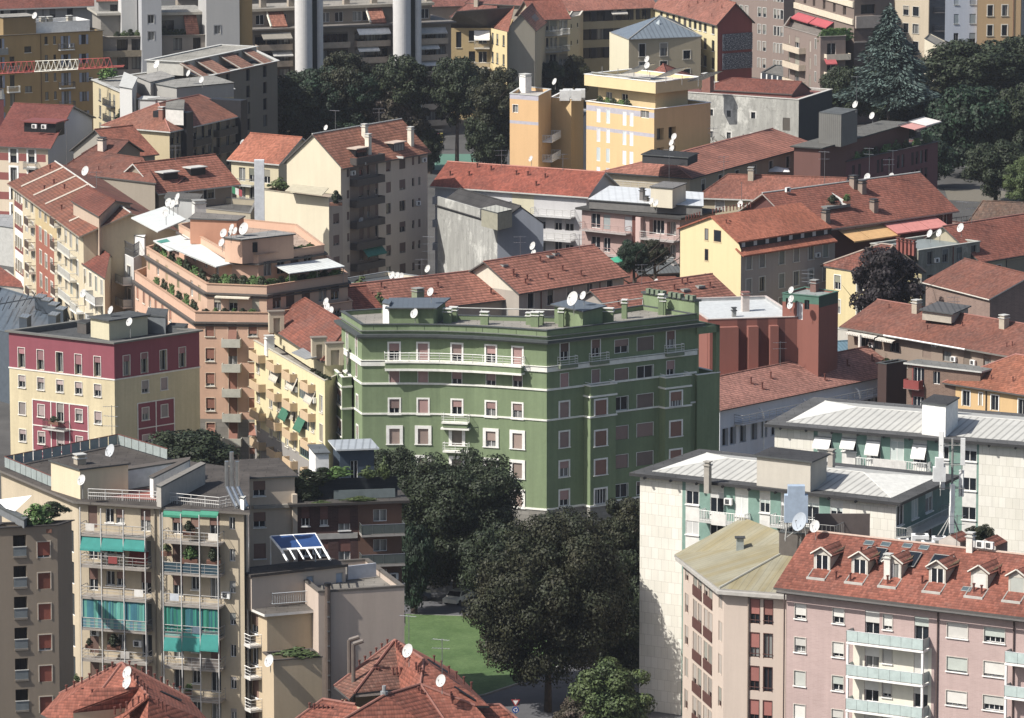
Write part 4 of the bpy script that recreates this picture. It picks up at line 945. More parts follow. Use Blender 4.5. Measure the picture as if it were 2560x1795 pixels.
if True:
    mb = MB().mat(AW); mb.box(-.22, .22, -.12, .12, 0, 2.6); pm = mb.mesh('panel_antenna')
    for x, y, z_ in ((-.05, -.45, th * .28), (0, -.45, th * .45), (-1.1, -.2, th * .85), (.95, -.3, th * .8), (-.9, .3, th * .6), (.9, .2, th * .55)): o = link('panel_antenna', pm, r, (x, y, z_), random.Random(x).uniform(-.6, .6))
    mb = MB().mat(AW); mb.box(-.9, .3, -.3, .3, 0, 1.4); mb.prism([(-.7, -.3), (.1, -.3), (.1, .3), (-.7, .3)], 1.4, 2.3); link('equipment_box', mb.mesh('equipment_box'), r, (-1.0, -.6, th * .68))
# white machine units by the mast
for k, (x, y, s_) in enumerate(((1360, 1560, 1.6), (1530, 1580, 1.3), (1430, 1620, 1.2), (1210, 1600, 1.0))):
    mb = MB().mat(flat('d4d6d4')); mb.box(-s_ * .5, s_ * .5, -s_ * .4, s_ * .4, 0, s_ * 1.0); mb.mat(GREY); mb.box(-s_ * .3, s_ * .3, -s_ * .41, -s_ * .401, s_ * .15, s_ * .8); mb.mat(DGREY); mb.bar((0, 0, s_), (0, 0, s_ + .06), s_ * .3, 10)
    q = P(x, y, 21.2); o = link('cooling_unit', None, None, q - Vector((0, 0, s_))); tag(o, ['large white cooling unit nearest the foot of the telecom mast stay', 'rounded white cooling unit right beside the telecom mast', 'squat white cooling unit in front of the telecom mast', 'leftmost small white cooling unit of those by the telecom mast'][k], 'cooling unit', 'white cooling units by the telecom mast'); link('casing', mb.mesh('casing'), o)
    mb = MB().mat(GREY); [mb.box(dx * s_ * .4 - .05, dx * s_ * .4 + .05, -s_ * .3, s_ * .3, -.6, -.004) for dx in (-1, 1)]; link('stand', mb.mesh('stand'), o)
tile((0, 0, 1)); bh = Bld('service_building', 'low grey service building behind the pink block carrying the telecom mast', 'building', rect((2262, 1362), (2475, 1375), 20.2, 3.5), 20.2, flat('6a6a68'), base=0); bh.walls(); bh.flat_roof(.1)
bush('dark green tree top growing between the rear white block and the pink dormer roof', 2445, 1352, 18.5, 2.2, 1.9, 'olive', 'roof_shrub', pot=False)
# ------------------------------------------------------------------ balcony block, lower left
tile(20); z = 25.0; TAN = wall('b9a98c', .2); TEAL = flat('1f8f86', .7, 0, .1); DRF = deck('4b4540', .35)
Q = [P(10, 985, z), P(695, 1275, z), P(2180, 1372, z), P(2180, 1003, z), P(1520, 912, z), P(1060, 775, z)]
bb = Bld('apartment_building', 'tan apartment block with teal awnings, blue green curtains and tall white balcony posts', 'building', Q, z, TAN, seed=12)
f = bb.f(1); sT = St('t_win', fr=WHITE, sh=slats('8a6a5c'), sill=WHITE, p=(.5, 1, .6, 0), dep=.2); sTd = St('t_door', fr=WHITE, sh=slats('7d5b50'), p=(.5, 1, 0), dep=.2)
f.win([f.cw(925, 1000), f.cw(1020, 1095)], rows(1390, 279, 8), 1, 1.35, sT, x0=960); f.win([f.cw(770, 850), f.cw(1240, 1330)], rows(1400, 279, 8), 1, 2.15, sTd, x0=800)
f.win([f.cw(1525, 1615), f.cw(1860, 1950)], rows(1455, 279, 8), 1, 2.15, sTd, x0=1570); f.win([f.cw(1690, 1765)], rows(1430, 279, 8), 1, 1.35, sT, x0=1700); f.win([2062], rows(1460, 285, 8), .6, 1.2, St('t_small', fr=WHITE, sh=slats('9a9490'), p=(.6, .3, 0)), x0=2062)
z1 = f.balc(748, 1336, rows(1525, 279, 7), 1.5, 'rails', flat('948c83'), flat('9d9b97'), 1.0, .2); z2 = f.balc(1487, 1990, rows(1590, 279, 7), 1.5, 'rails', flat('948c83'), flat('9d9b97'), 1.0, .2)
for x in (752, 938, 1138, 1332, 1490, 1655, 1820, 1986):
    mb = MB().mat(flat('c2c0bc')); mb.bar((0, -1.52, 0), (0, -1.52, z - .1), .055, 6); link('balcony_post', mb.mesh('balcony_post'), bb.root, f.loc(f.u(x), 0), f.rz)
for xa, xb in ((752, 936), (940, 1136), (1140, 1330)): f.awn(xa, xb, 1545, 1.15, .28, TEAL, d=1.35)
for xa, xb in ((1492, 1653), (1657, 1818), (1822, 1984)): f.awn(xa, xb, 2408, 1.5, .25, TEAL, d=1.4); f.awn(xa, xb, 1322, .35, .4, flat('1d8064'), d=1.1)
f.curtain(755, 1330, 2100, 2.5, stripes('2a6f80', '4a9a8c', .9), 1.35); f.curtain(1490, 1984, 2162, 2.6, stripes('12806a', '1d6470', .7), 1.35)
f.boxz(f.u(752), f.u(1330), z1[3] + .05, z1[3] + .95, 1.42, 1.46, stripes('4e7d8c', '64988f', .8), 'balcony_screen'); f.boxz(f.u(1490), f.u(1984), z2[1] + .05, z2[1] + .95, 1.42, 1.46, flat('27424f'), 'balcony_screen')
f.boxz(f.u(1700), f.u(1984), z2[4] + .05, z2[4] + .95, 1.42, 1.46, flat('6a625c'), 'balcony_screen')
f.ac(860, 2460); f.ac(1240, 2560); f.awn(1150, 1320, 1700, .9, .5, flat('7a2a26'), d=.2)
f.zone(f.u(1370), f.u(1470), 0, z, wall('b5a68a', .15)); f.pipe(1420, flat('a8a49c')); f.pipe(1370, flat('8f8474')); 
f = bb.f(0); f.win([f.cw(590, 636)], rows(1330, 279, 8), 1, 2.2, St('t_stair', fr=WHITE, p=(0,), bars=0, pane=glass_m('3a3f42')), x0=612)
bb.walls(); mb = MB().mat(DRF); bb.eave_roof(.55, .22, DRF, flat('6b655e')); zr_ = bb.rz
BBK = bb; BZ = (list(z1), list(z2)); gp = flat('8d9896', .5); mb = MB().mat(gp)
for i, j in ((0, 5), (5, 4)):
    A, B = off(bb.poly, -.3)[i], off(bb.poly, -.3)[j]; A = Vector(A); B = Vector(B); n = int((B - A).length / 1.3)
    for k in range(n): p, q = A.lerp(B, k / n), A.lerp(B, (k + .93) / n); mb.poly([(*p, zr_ + .1), (*q, zr_ + .1), (*q, zr_ + 1.1), (*p, zr_ + 1.1)])
mb.mat(RUST)
for i, j in ((0, 5), (5, 4)): A, B = off(bb.poly, -.3)[i], off(bb.poly, -.3)[j]; mb.bar((*A, zr_ + 1.13), (*B, zr_ + 1.13), .05)
A, B = off(bb.poly, -.3)[0], off(bb.poly, -.3)[1]; A = Vector(A); B = Vector(B).lerp(A, .35); n = int((B - A).length / 1.3); mb.mat(gp)
for k in range(n): p, q = A.lerp(B, k / n), A.lerp(B, (k + .93) / n); mb.poly([(*p, zr_ + .1), (*q, zr_ + .1), (*q, zr_ + 1.1), (*p, zr_ + 1.1)])
mb.mat(RUST); mb.bar((*A, zr_ + 1.13), (*B, zr_ + 1.13), .05); bb.add('glass_parapet', mb)
CRW = wall('cdbd9a', .12)
bb.hut([(455, 905), (715, 985), (1145, 935)], zr_ + 2.8, 2.8, CRW, DRF, .18)
bb.chimney(P(715, 935, zr_ + 2.9), .9, .6, wall('a89c88'), LGREY); bb.chimney(P(745, 1225, zr_), .5, 1.4, wall('a89c88'), LGREY)
bb.hut([(1340, 1050), (1370, 1058), (1690, 900)], zr_ + 1.9, 1.9, WHITE, flat('5a524a'), .1, 'ramp_wall'); bb.hut([(1400, 1130), (1440, 1142), (1835, 935)], zr_ + 1.9, 1.9, flat('a49f96'), flat('7b766e'), .06, 'ramp_wall'); bb.hut([(1690, 905), (1700, 880), (1150, 965), (1200, 960)][:3], zr_ + 1.8, 1.8, flat('a3a9ae'), flat('5a524a'), .05, 'ramp_wall')
mb = MB().mat(flat('8d5045', .8)); pts = [P(820, 1215, zr_ + .02), P(1395, 1255, zr_ + .02), P(1395, 1150, zr_ + .02), P(960, 1170, zr_ + .02)]; mb.poly(pts); bb.add('terrace_floor', mb)
mb = MB().mat(flat('c9c7c2'))
for (xa, ya, xb, yb) in ((790, 1245, 1400, 1270), (1460, 1275, 1960, 1325), (1960, 1325, 2150, 1290)):
    A, B = P(xa, ya, zr_), P(xb, yb, zr_); n = max(3, int((B - A).length / 1.4)); H_ = Vector((0, 0, 1.0))
    for hh in (1, .66, .33): mb.bar(A + H_ * hh, B + H_ * hh, .035)
    for k in range(n + 1): q = A.lerp(B, k / n); mb.bar(q, q + H_, .03)
    for k in range(int((B - A).length / .2)): q = A.lerp(B, k / int((B - A).length / .2)); mb.bar(q, q + H_ * .66, .012)
bb.add('roof_railing', mb)
mb = MB().mat(flat('b9bcbd', .3, .9))
for x, dx in ((2120, 0), (2165, 0), (2215, 0)):
    A = P(x, 1420, 24); pts = [Vector((A.x, A.y - 1.2, 6)), Vector((A.x, A.y - 1.2, 25.4)), Vector((A.x - .9, A.y - .6, 27.2)), Vector((A.x - .9, A.y - .6, 30.5 if x == 2165 else 29.6))]; mb.tube(pts, .2, 8)
bb.add('flue_pipes', mb)
bb.hut([(2150, 1240), (2180, 1250), (2200, 1230)], zr_ + 1.0, 1.0, WHITE, LGREY, .02, 'vent_box')
dish('pale dish on the flat roof parapet in front of the maroon and cream building', 990, 815, zr_ + 1.3, 1.5, stem=1.0, m=flat('a9adb0'))
dish('white dish by the cream roof hut of the balcony block', 733, 1075, zr_ + 2.2, 1.15, stem=1.5)
tile(30); dish('white dish on the wall between the two balcony stacks', 1412, 430, dist=(f.A.y - 6), d=1.1, stem=.6)
f = bb.f(1)
for x, y, k, r_, lab in ((1690, 130, 'bush', .9, 'large leafy plant on the second balcony of the right stack, above dark railing'), (1900, 150, 'bush2', .8, 'smaller leafy plant at the right end of the second balcony of the right stack'), (1010, 915, 'bush2', .8, 'round grey green tree in a pot on the middle balcony, left stack'),
    (1480, 90, 'bush3', .6, 'palm like plant at the left end of the second balcony, right stack'), (790, 930, 'bush2', .45, 'small shrub at the left end of the balcony with the round tree'), (1675, 1340, 'bush', .5, 'low plant on the lowest balcony seen in the right stack'), (670, 1255, 'bush3', .5, 'yellow green shrub beside the ridge of the left red roof')):
    u_, z_ = f.uz(x + 40, y - 20); bush(lab, 0, 0, 0, r_, r_ * 1.05, k, at=f.w(u_, z_, .9))
tile(20); u_, z_ = f.uz(1720, 1470); bush('bushy dark plant on the top balcony of the right stack', 0, 0, 0, .7, .7, 'bush2', at=f.w(u_, z_, .9))
# ------------------------------------------------------------------ beige extension and brick building behind
tile(21)
ex = Bld('apartment_building', 'narrow beige flat roofed building between the balcony block and the planted brick block', 'building', rect((-95, 1062), (345, 1042), 24.2, 9), 24.2, wall('bfae98', .15), seed=13)
f = ex.f(0); f.win([20], rows(1150, 280, 4), 1.2, 1.5, sT, x0=20); f.box(-40, 305, 1300, 1330, 0, .35, flat('8f8a80'), 'ledge'); f.boxz(f.u(308), f.u(350), 0, f.uz(310, 1195)[1], 0, .6, wall('bfae98', .15), 'flue'); ex.walls(); ex.eave_roof(.3, .15, DRF)
tile(21); z = 21.4; BRK = brick('4a3230', '543a36', 1, '5a4642', .5, .14, .012)
bk = Bld('apartment_building', 'dark brick apartment building with a hedge screened roof terrace and glass balconies', 'building', rect((352, 1302), (1302, 1268), z, 8.5), z, BRK, seed=14)
f = bk.f(0); sB_ = St('b_win', fr=WHITE, sh=slats('7a4f45'), sill=WHITE, p=(.6, .5, .7), dep=.2); f.win([f.cw(398, 470), f.cw(565, 635)], rows(1400, 268, 5), 1, 1.9, sB_, x0=435); f.win([f.cw(730, 835)], rows(1425, 268, 5), 1, 2.2, sB_, x0=780)
f.win([f.cw(1042, 1165)], rows(1390, 268, 5), 1, 1.2, St('b_grid', fr=WHITE, p=(0,)), x0=1100)
for k in range(4): z_ = f.uz(352, 1562)[1] - k * 3.0; f.boxz(0.1, f.u(900), z_ - .55, z_, .0, .08, flat('a5a29c'), 'band')
f.zone(f.u(905), f.L, 0, z, wall('6d4f40', .1)); f.balc(915, 1305, rows(1540, 268, 5), 1.6, 'glass', flat('9a958e'), flat('4d5654', .2), 1.0, .2)
bk.walls(); bk.eave_roof(.7, .25, deck('4a4642', .3), flat('3e3a38'))
f = bk.f(0); SCR = brick('2b3238', '222a30', 1, '1c2228', 2.5, .12, .01); f.boxz(.2, f.L - .2, z + .3, z + 2.3, -1.4, -1.25, SCR, 'terrace_screen'); f.boxz(f.u(700), f.L - .5, z + .3, z + 1.2, -.9, -.85, flat('6f7a7a', .3), 'terrace_screen')
p0 = f.w(0, 0, -4.5)
q = [f.w(f.u(800) , 0, -4), f.w(f.u(1110), 0, -4), f.w(f.u(1110), 0, -8.4), f.w(f.u(800), 0, -8.4)]
ph = Bld('', '', '', q, z + 4.6, flat('3c4a58'), base=z - 1, host=bk, seed=2); g = ph.f(0); g.win([g.cw(840, 905), g.cw(960, 1100)], [985], 1, 1.9, St('b_ph', fr=WHITE, p=(0,)), x0=870); ph.walls(); ph.eave_roof(.45, .15, seam('9aa1a6', .7), flat('b9bec0'))
q = [f.w(f.u(580), 0, -4), f.w(f.u(700), 0, -4), f.w(f.u(700), 0, -8.4), f.w(f.u(580), 0, -8.4)]; ph2 = Bld('', '', '', q, z + 4.3, WHITE, base=z - 1, host=bk, seed=2); ph2.walls(); ph2.eave_roof(.15, .12, deck('5c6266'))
for k, (x, y, rx_, rz_, kd, lab) in enumerate(((450, 1100, 2.2, 1.5, 'bush2', 'dense dark hedge hanging over the left end of the brick terrace'), (600, 1040, 2.0, .9, 'bush2', 'hedge in the middle of the brick roof terrace'), (730, 1020, 1.8, .8, 'bush', 'hedge before the blue penthouse on the brick terrace'), (1000, 1030, 1.1, .9, 'bush3', 'reddish shrub in front of the penthouse window'), (1150, 1000, .8, 1.6, 'bush3', 'yellow green climbing shrub right of the penthouse'), (560, 1275, 1.6, .3, 'bush3', 'low moss and grass on the left edge of the brick roof'), (900, 1240, 2.2, .35, 'bush3', 'low grassy strip on the right edge of the brick roof'), (470, 1200, 1.8, 1.3, 'bush2', 'ivy curtain on the left part of the brick terrace screen'))):
    u_ = f.u(x); zz_ = f.uz(x, y)[1]; dd = -1.0 if y < 1120 or y == 1200 else .2; bush(lab, 0, 0, 0, rx_, rz_, kd, ry=.6, rzr=f.rz, at=f.w(u_, zz_ + (.0), dd), pot=False, name='terrace_hedge', cat='hedge', group='hedges on the brick roof terrace')
# ------------------------------------------------------------------ beige foreground block
tile(31); BEI = wall('b8a696', .12); BE2 = wall('bba684', .12); z = 17.9
fb = Bld('apartment_building', 'beige foreground block with blank side wall, flue pipe and solar pergola beside the lawn', 'building', rect((558, 490), (1326, 442), z, 13), z, BEI, seed=15)
f = fb.f(0); fb.walls(); fb.flat_roof(.5, deck('7a756c'), flat('5e5851'), .35, .05, ct=.2)
mb = MB().mat(flat('5c5049', .4)); mb.bar((0, -.28, 0), (0, -.28, z + .7), .26, 8); mb.mat(BLACK); mb.bar((0, -.28, z + .7), (0, -.28, z + .95), .33, 8); mb.mat(METAL)
for k in range(11): mb.box(-.12, .12, -.56, -.5, 3 + k * 1.4, 3.15 + k * 1.4)
link('flue_pipe', mb.mesh('flue_pipe'), fb.root, f.loc(f.u(622), 0), f.rz)
q = [P(-215, 560, 15.6), P(98, 695, 15.6), P(505, 660, 15.6), P(470, 560, 15.6)]
v2 = Bld('', '', '', q, 15.6, BE2, host=fb, seed=4); g = v2.f(0)
g.win([g.cw(-165, -110), g.cw(-60, 0)], rows(760, 285, 5), 1, 1.8, sT, x0=-20); v2.walls(); v2.eave_roof(.45, .25, deck('5b5650'), flat('cfcbc4'))
g.balc(-200, -95, rows(830, 285, 5), 1.2, 'rails', flat('c9c6c0'), WHITE, 1.0, .2); g.balc(-70, 30, rows(905, 285, 5), 1.2, 'rails', flat('c9c6c0'), WHITE, 1.0, .2)
q = rect((158, 1098), (590, 1066), 13.0, 3.5); v3 = Bld('', '', '', q, 13.0, BE2, host=fb, seed=4); v3.walls(); v3.flat_roof(.7, deck('4a4438'), flat('564e48'), .2, .08)
bush('tangled green and yellow bush filling the planter on the low beige roof', 350, 1030, 13.3, 2.6, .7, 'bush3', ry=1.6, group='plants on balconies and roof terraces', pot=False, name='roof_shrub')
q = [P(-40, 350, 18.9), P(800, 255, 18.9)]; e_ = (q[1] - q[0]).normalized(); n_ = Vector((-e_.y, e_.x, 0)); v4 = Bld('', '', '', [q[0], q[1], q[1] + n_ * 3, q[0] + n_ * 3], 18.9, wall('b8a999', .1), base=15.7, host=fb, seed=6); g = v4.f(0)
g.win([g.cw(438, 505), g.cw(705, 770)], [440], 1, 2.1, St('f_blue', fr=LGREY, p=(0,), bars=0, pane=flat('93a6bb', .3)), x0=470); v4.walls(); v4.eave_roof(.2, .25, deck('4c4641'), flat('4a4440'))
g.boxz(g.u(830), g.u(1085), z - .4, 18.8, -.6, -.4, flat('a8adb6', .5), 'roller_awning')
f = fb.f(0); mb = MB().mat(flat('a7adb1'))
for a, b in (((70, 520), (150, 590)), ((150, 590), (545, 560)), ((545, 560), (550, 520))):
    A, B = P(*a, 16.2), P(*b, 16.2); n = max(3, int((B - A).length / .22))
    for hh in (.0, 1.0): mb.bar(A + Vector((0, 0, hh)), B + Vector((0, 0, hh)), .04)
    for k in range(n + 1): q_ = A.lerp(B, k / n); mb.bar(q_, q_ + Vector((0, 0, 1)), .018)
fb.add('terrace_railing', mb)
# solar pergola
W4 = 19.1; mb = MB().mat(WHITE); a, b, c, d = P(225, 105, W4 + 2.0), P(600, 85, W4 + 2.0), P(530, -35, W4 + 2.7), P(130, -10, W4 + 2.7)
ext = (b - c) * .9
for p, q_ in ((a, b), (b, c), (c, d), (d, a), (a, a + ext * .9), (b, b + ext), (d.lerp(c, .5), a.lerp(b, .5))): mb.bar(p, q_, .13)
for k in range(1, 5): p = a.lerp(b, k / 5); mb.bar(p, p + ext * .85, .09)
for p in (c, d): mb.bar(p, Vector((p.x, p.y, 18.9)), .06)
fb.add('pergola_frame', mb); mb = MB().mat(flat('23467c', .35)); up = Vector((0, 0, .08)); mb.slab([a + up, b + up, c + up, d + up], .06); fb.add('solar_panel', mb)
mb = MB().mat(flat('6a5f57', .4))
for x in (835, 872):
    p = P(x, 1250 + (x - 835), 13.0); pts = [Vector((p.x, p.y, 11)), Vector((p.x, p.y, 16.5)), Vector((p.x + .9, p.y, 16.8))]; mb.tube(pts, .2, 8)
fb.add('flue_pipes', mb)
dish('white dish on the left front corner of the beige foreground block', 122, 1100, dist=v3.f(0).A.y - .5, d=1.3, stem=.8)
tile(30); dish('white dish between the white railed corner balconies of the beige block', 2190, 1215, dist=v2.f(0).A.y - 1.5, d=1.1, stem=.6); tile(31)
# ------------------------------------------------------------------ tan block at the left edge
tile(30); z = 25.6
lt = Bld('apartment_building', 'shaded tan apartment block with terracotta blinds and stacked recessed balconies at the lower left edge', 'building', [P(-120, -80, z), P(512, -112, z), P(640, -152, z), P(20, -130, z)], z, wall('8f806d', .12), seed=16)
f = lt.f(0); f.win([365], rows(108, 277, 7), 1.15, 1.5, St('l_win', fr=WHITE, sh=slats('8f4a38'), sur=flat('b9ab98'), sw=.09, p=(1, 1, .85, 1)), x0=365); f.win([f.cw(90, 208)], rows(80, 276, 7), 1, 2.2, St('l_log', fr=BLACK, p=(0,), dep=.9, bars=1, pane=flat('3a3430')), x0=150)
for y in rows(165, 276, 6): z_ = f.uz(90, y)[1]; f.boxz(f.u(88), f.u(212), z_ - .18, z_, 0, .12, flat('7d7468'), 'balcony_slab'); f.boxz(f.u(92), f.u(208), z_, z_ + .8, .0, .06, flat('6f777a', .3), 'railing'); f.boxz(f.u(88), f.u(212), z_ + .82, z_ + .9, .0, .1, LGREY, 'railing')
lt.walls(); lt.flat_roof(.8, deck('55504a'), flat('3c3835'), .3, .15)
tile(20); lt.hut([(-60, 1290), (215, 1440), (240, 1420)], z + .7, .7, flat('6b6f72'), deck('565b5c'), .1)
mb = MB().mat(flat('ecebe8')); A, B, C_, D_ = P(-30, 1250, z + 2.9), P(285, 1210, z + 3.1), P(135, 1352, z + 2.5), P(50, 1325, z + 2.5); mb.poly([A, B, C_]); mb.poly([A, C_, D_])
sl = link('shade_sail', mb.mesh('shade_sail')); tag(sl, 'bright white shade sail stretched over a roof terrace at the left edge', 'shade sail')
bush('round light green bush on the terrace under the white shade sail', 320, 1390, z + .8, 1.9, 1.5, 'bush'); bush('clipped dark hedge behind the round bush by the shade sail', 470, 1330, z + 1.0, 2.1, .9, 'bush2', ry=.9, name='terrace_hedge', cat='hedge', pot=False)
# ------------------------------------------------------------------ red tiled roofs along the bottom edge
RO = tiles('945244', .5, .2, .45); RO2 = tiles('955446', .3, .2, .38); ROLD = tiles('84574c', .5, .7, .38)
tile(30)
def roofhouse(label, V, faces, m, caps, zb, wallm, edge=None, seed=0):
    W = {k: (v if isinstance(v, Vector) else P(*v)) for k, v in V.items()}; n_ = len(edge); poly = [W[k] for k in edge]
    h = Bld('tiled_house', label, 'building', [Vector(p) for p in poly], zb, wallm, seed=seed); ar = sum(a.x * b.y - b.x * a.y for a, b in zip(h.poly, h.poly[1:] + h.poly[:1])); h.poly = h.poly if ar > 0 else h.poly[::-1]; h.poly = [Vector(q_) for q_ in off(h.poly, -.5)]; h.walls(); h.planes(W, faces, m, .2, GUT, caps, capm=flat('8d5a4c')); return h
za = 10.0
h1 = roofhouse('red tiled hipped roof with two white dishes in front of the balcony block', {'A': (1090, 1118, 15.2), 'L': (362, 1575, 11.8), 'K': (530, 1395, 12.2), 'M': (640, 1720, 10.8), 'R': (1870, 1640, 11.3), 'R2': (1700, 1440, 11.9), 'B': (1300, 2000, 9.8), 'Q': (1330, 1420, 14.2)},
    [['A', 'K', 'L', 'M'], (['A', 'M', 'B', 'Q'], RO2), ['A', 'Q', 'R', 'R2'], (['Q', 'B', 'R'], RO)], RO2, [('A', 'K'), ('A', 'Q'), ('A', 'R2'), ('A', 'M')], 9.6, BE2, ['L', 'M', 'B', 'R', 'R2'], 1)
# cross dormer roof
mb = MB().mat(RO); a, b, c, d = P(655, 1548, 12.9), P(1130, 1503, 12.9), P(1250, 1332, 14.6), P(870, 1340, 14.6); mb.slab([a, b, c, d], .18); mb.mat(BE2); mb.poly([a - Vector((0, 0, 2)), b - Vector((0, 0, 2)), b - Vector((0, 0, .18)), a - Vector((0, 0, .18))]); mb.mat(RO2); e_ = P(1330, 1420, 14.3); g_ = P(1100, 1600, 12.6); mb.slab([b, g_, e_, c], .15); h1.add('cross_dormer', mb)
def hooks(h, pairs, n, m=RUST):
    if 'hook' not in CACHE: mb = MB().mat(m); mb.bar((0, 0, -.1), (0, 0, .55), .08, 6); mb.bar((0, 0, .5), (0, 0, .62), .13, 6); CACHE['hook'] = mb.mesh('vent_pipe')
    for (a, b), k in zip(pairs, n if isinstance(n, list) else [n] * len(pairs)):
        A, B = P(*a), P(*b)
        for i in range(k): link('vent_pipe', CACHE['hook'], h.root, A.lerp(B, (i + .5) / k) - h.o)
hooks(h1, [((1130, 1145, 14.9), (1640, 1400, 12.3)), ((560, 1390, 12.4), (1040, 1150, 14.9)), ((690, 1395, 12.9), (960, 1430, 13.1)), ((1000, 1580, 12.5), (1320, 1440, 14.1)), ((1160, 1220, 14.9), (1330, 1400, 14.4)), ((1400, 1480, 13.7), (1500, 1560, 13.0))], [9, 7, 3, 6, 6, 3])
dish('upper white dish of the pair standing on the left foreground red roof', 1143, 1205, 15.7, 1.25, stem=.9); dish('lower white dish of the pair standing on the left foreground red roof', 1143, 1292, 15.0, 1.35, stem=.8)
mb = MB().mat(BLACK); [mb.slab([P(x, y, zz), P(x + 190, y + 85, zz - .9), P(x + 200, y + 75, zz - .9), P(x + 10, y - 8, zz)], .05) for x, y, zz in ((1430, 1370, 13.6), (1530, 1460, 12.9))]; h1.add('snow_guard', mb)
tile(31); za = 10.5
h2 = roofhouse('large foreground red tiled roof with old mossy tiles on its left hip, bottom centre', {'A': (1240, 915, 15.8), 'L': (700, 1325, 12.5), 'L2': (835, 1440, 12.1), 'C': (880, 1388, 12.6), 'D': (1290, 1345, 12.6), 'E': (1500, 1090, 15.6), 'F': (1470, 1312, 14.0), 'R': (2085, 1500, 12.1), 'R2': (1800, 1215, 12.6), 'G': (1900, 1500, 12.3), 'BB': (1100, 1560, 11.5)},
    [(['A', 'L', 'L2', 'C'], ROLD), (['A', 'C', 'D'], ROLD), (['A', 'D', 'F', 'E'], RO2), (['A', 'E', 'R', 'R2'], RO2), (['E', 'F', 'G', 'R'], RO2)], RO, [('A', 'L'), ('A', 'E'), ('E', 'F'), ('A', 'C'), ('A', 'R2')], 11.4, BE2, ['L', 'L2', 'BB', 'G', 'R', 'R2'], 2)
h3 = roofhouse('striped red tiled gable roof at the very bottom centre edge', {'T': (1150, 1405, 13.9), 'S': (1470, 1310, 14.05), 'X': (1960, 1500, 12.4), 'Y': (2080, 1640, 11.2), 'Z': (1900, 1950, 9.0), 'W': (650, 1700, 11.6)},
    [(['T', 'W', 'Z', 'S'], RO), (['S', 'Z', 'Y', 'X'], RO2)], RO, [('T', 'S'), ('S', 'Z'), ('T', 'W'), ('S', 'X')], 8.7, BE2, ['W', 'Z', 'Y', 'X'], 3)
h4 = roofhouse('small red tiled roof with a row of vent pipes left of the striped gable', {'T': (600, 1442, 12.6), 'S': (890, 1490, 12.6), 'X': (1050, 1800, 10.4), 'W': (250, 1700, 10.6)}, [['W', 'X', 'S', 'T']], RO, [('T', 'S'), ('T', 'W')], 10.2, BE2, ['W', 'X', 'S', 'T'], 4)
h5 = roofhouse('small red tiled roof beside the road at the bottom edge, right of the striped gable', {'T': (1920, 1505, 11.2), 'S': (2180, 1492, 11.2), 'X': (2420, 1690, 9.6), 'W': (2050, 1720, 9.6)}, [['W', 'X', 'S', 'T']], RO, [('T', 'S'), ('S', 'X')], 9.2, BE2, ['W', 'X', 'S', 'T'], 4)
hooks(h2, [((900, 1170, 13.7), (1200, 945, 15.5)), ((1250, 960, 15.6), (1340, 1090, 15.2)), ((1060, 1215, 13.6), (1110, 1215, 13.6)), ((1210, 1215, 13.6), (1310, 1215, 13.7)), ((1420, 1160, 15.1), (1500, 1250, 14.4)), ((1560, 1085, 14.8), (1960, 1370, 12.8))], [6, 6, 2, 3, 4, 6])
hooks(h4, [((460, 1530, 11.9), (700, 1570, 11.7)), ((760, 1510, 12.2), (820, 1500, 12.3))], [6, 2]); hooks(h3, [((1440, 1380, 13.5), (1490, 1420, 13.2)), ((1740, 1420, 13.1), (1760, 1480, 12.8))], [2, 3])
dish('white dish at the apex of the mossy foreground roof, on a tall mast', 1362, 1010, 16.6, 1.4, stem=1.2); dish('white dish lower on the long right slope of the foreground roof', 1658, 1278, 14.9, 1.25, stem=.9)
aerial('tall aerial rising in front of the lawn from the dish at the roof apex', 1368, 690, 990, 15.8, arms=1); aerial('tall cross shaped aerial in front of the lawn above the lower dish', 1665, 900, 1250, 14.6, arms=2)
mb = MB().mat(flat('8c8f90', .4)); p = P(1145, 1400, 13.9); mb.bar(p, p + Vector((0, 0, .3)), .35, 8); mb.bar(p + Vector((0, 0, .3)), p + Vector((0, 0, .8)), .18, 8); h3.add('roof_vent', mb)
mb = MB().mat(BLACK); [mb.slab([P(x, y, zz), P(x + 190, y + 125, zz - 1.2), P(x + 200, y + 115, zz - 1.2), P(x + 10, y - 8, zz)], .05) for x, y, zz in ((1530, 1085, 15.0), (1620, 1190, 14.6), (1770, 1330, 13.8))]; h2.add('snow_guard', mb)
# ------------------------------------------------------------------ maroon and cream block, left
tile(10); z = 20.7; CRM = wall('c9b98f', .22); MAR = wall('8c4450', .12); LINE = flat('d8d2c8')
mr = Bld('apartment_building', 'cream apartment block with maroon top storey and maroon window panels at the left', 'building', [P(78, 1358, z), P(1020, 1465, z), P(1782, 1355, z)], z, CRM, seed=20, close='par')
tile(20); f = mr.f(0); s1 = St('m_top', fr=LGREY, sh=slats('9c6a6e'), p=(0, .3, .5, .3), dep=.35, sur=LINE, sw=.06); s2 = St('m_low', fr=LGREY, sh=slats('a89490'), sur=LINE, sw=.07, sill=LINE, p=(.5, 1, .9, .4, .7), dep=.22)
f.win([193, 362, 532, 700, 870], [-20], 1.0, 2.4, s1, x0=193); f.win([193, 362, 532, 700, 870], rows(190, 241, 4), 1.0, 1.45, s2, x0=190, skip={(1, 2), (2, 2), (3, 2)}); f.win([532], [468 - 241 + 241, 715], 1.0, 2.2, s2, x0=532)
zl = f.uz(1018, 175)[1]; f.zone(-1, 99, zl, z, MAR); zp = f.uz(285, 350)[1]; u0, u1 = f.u(285), f.u(782)
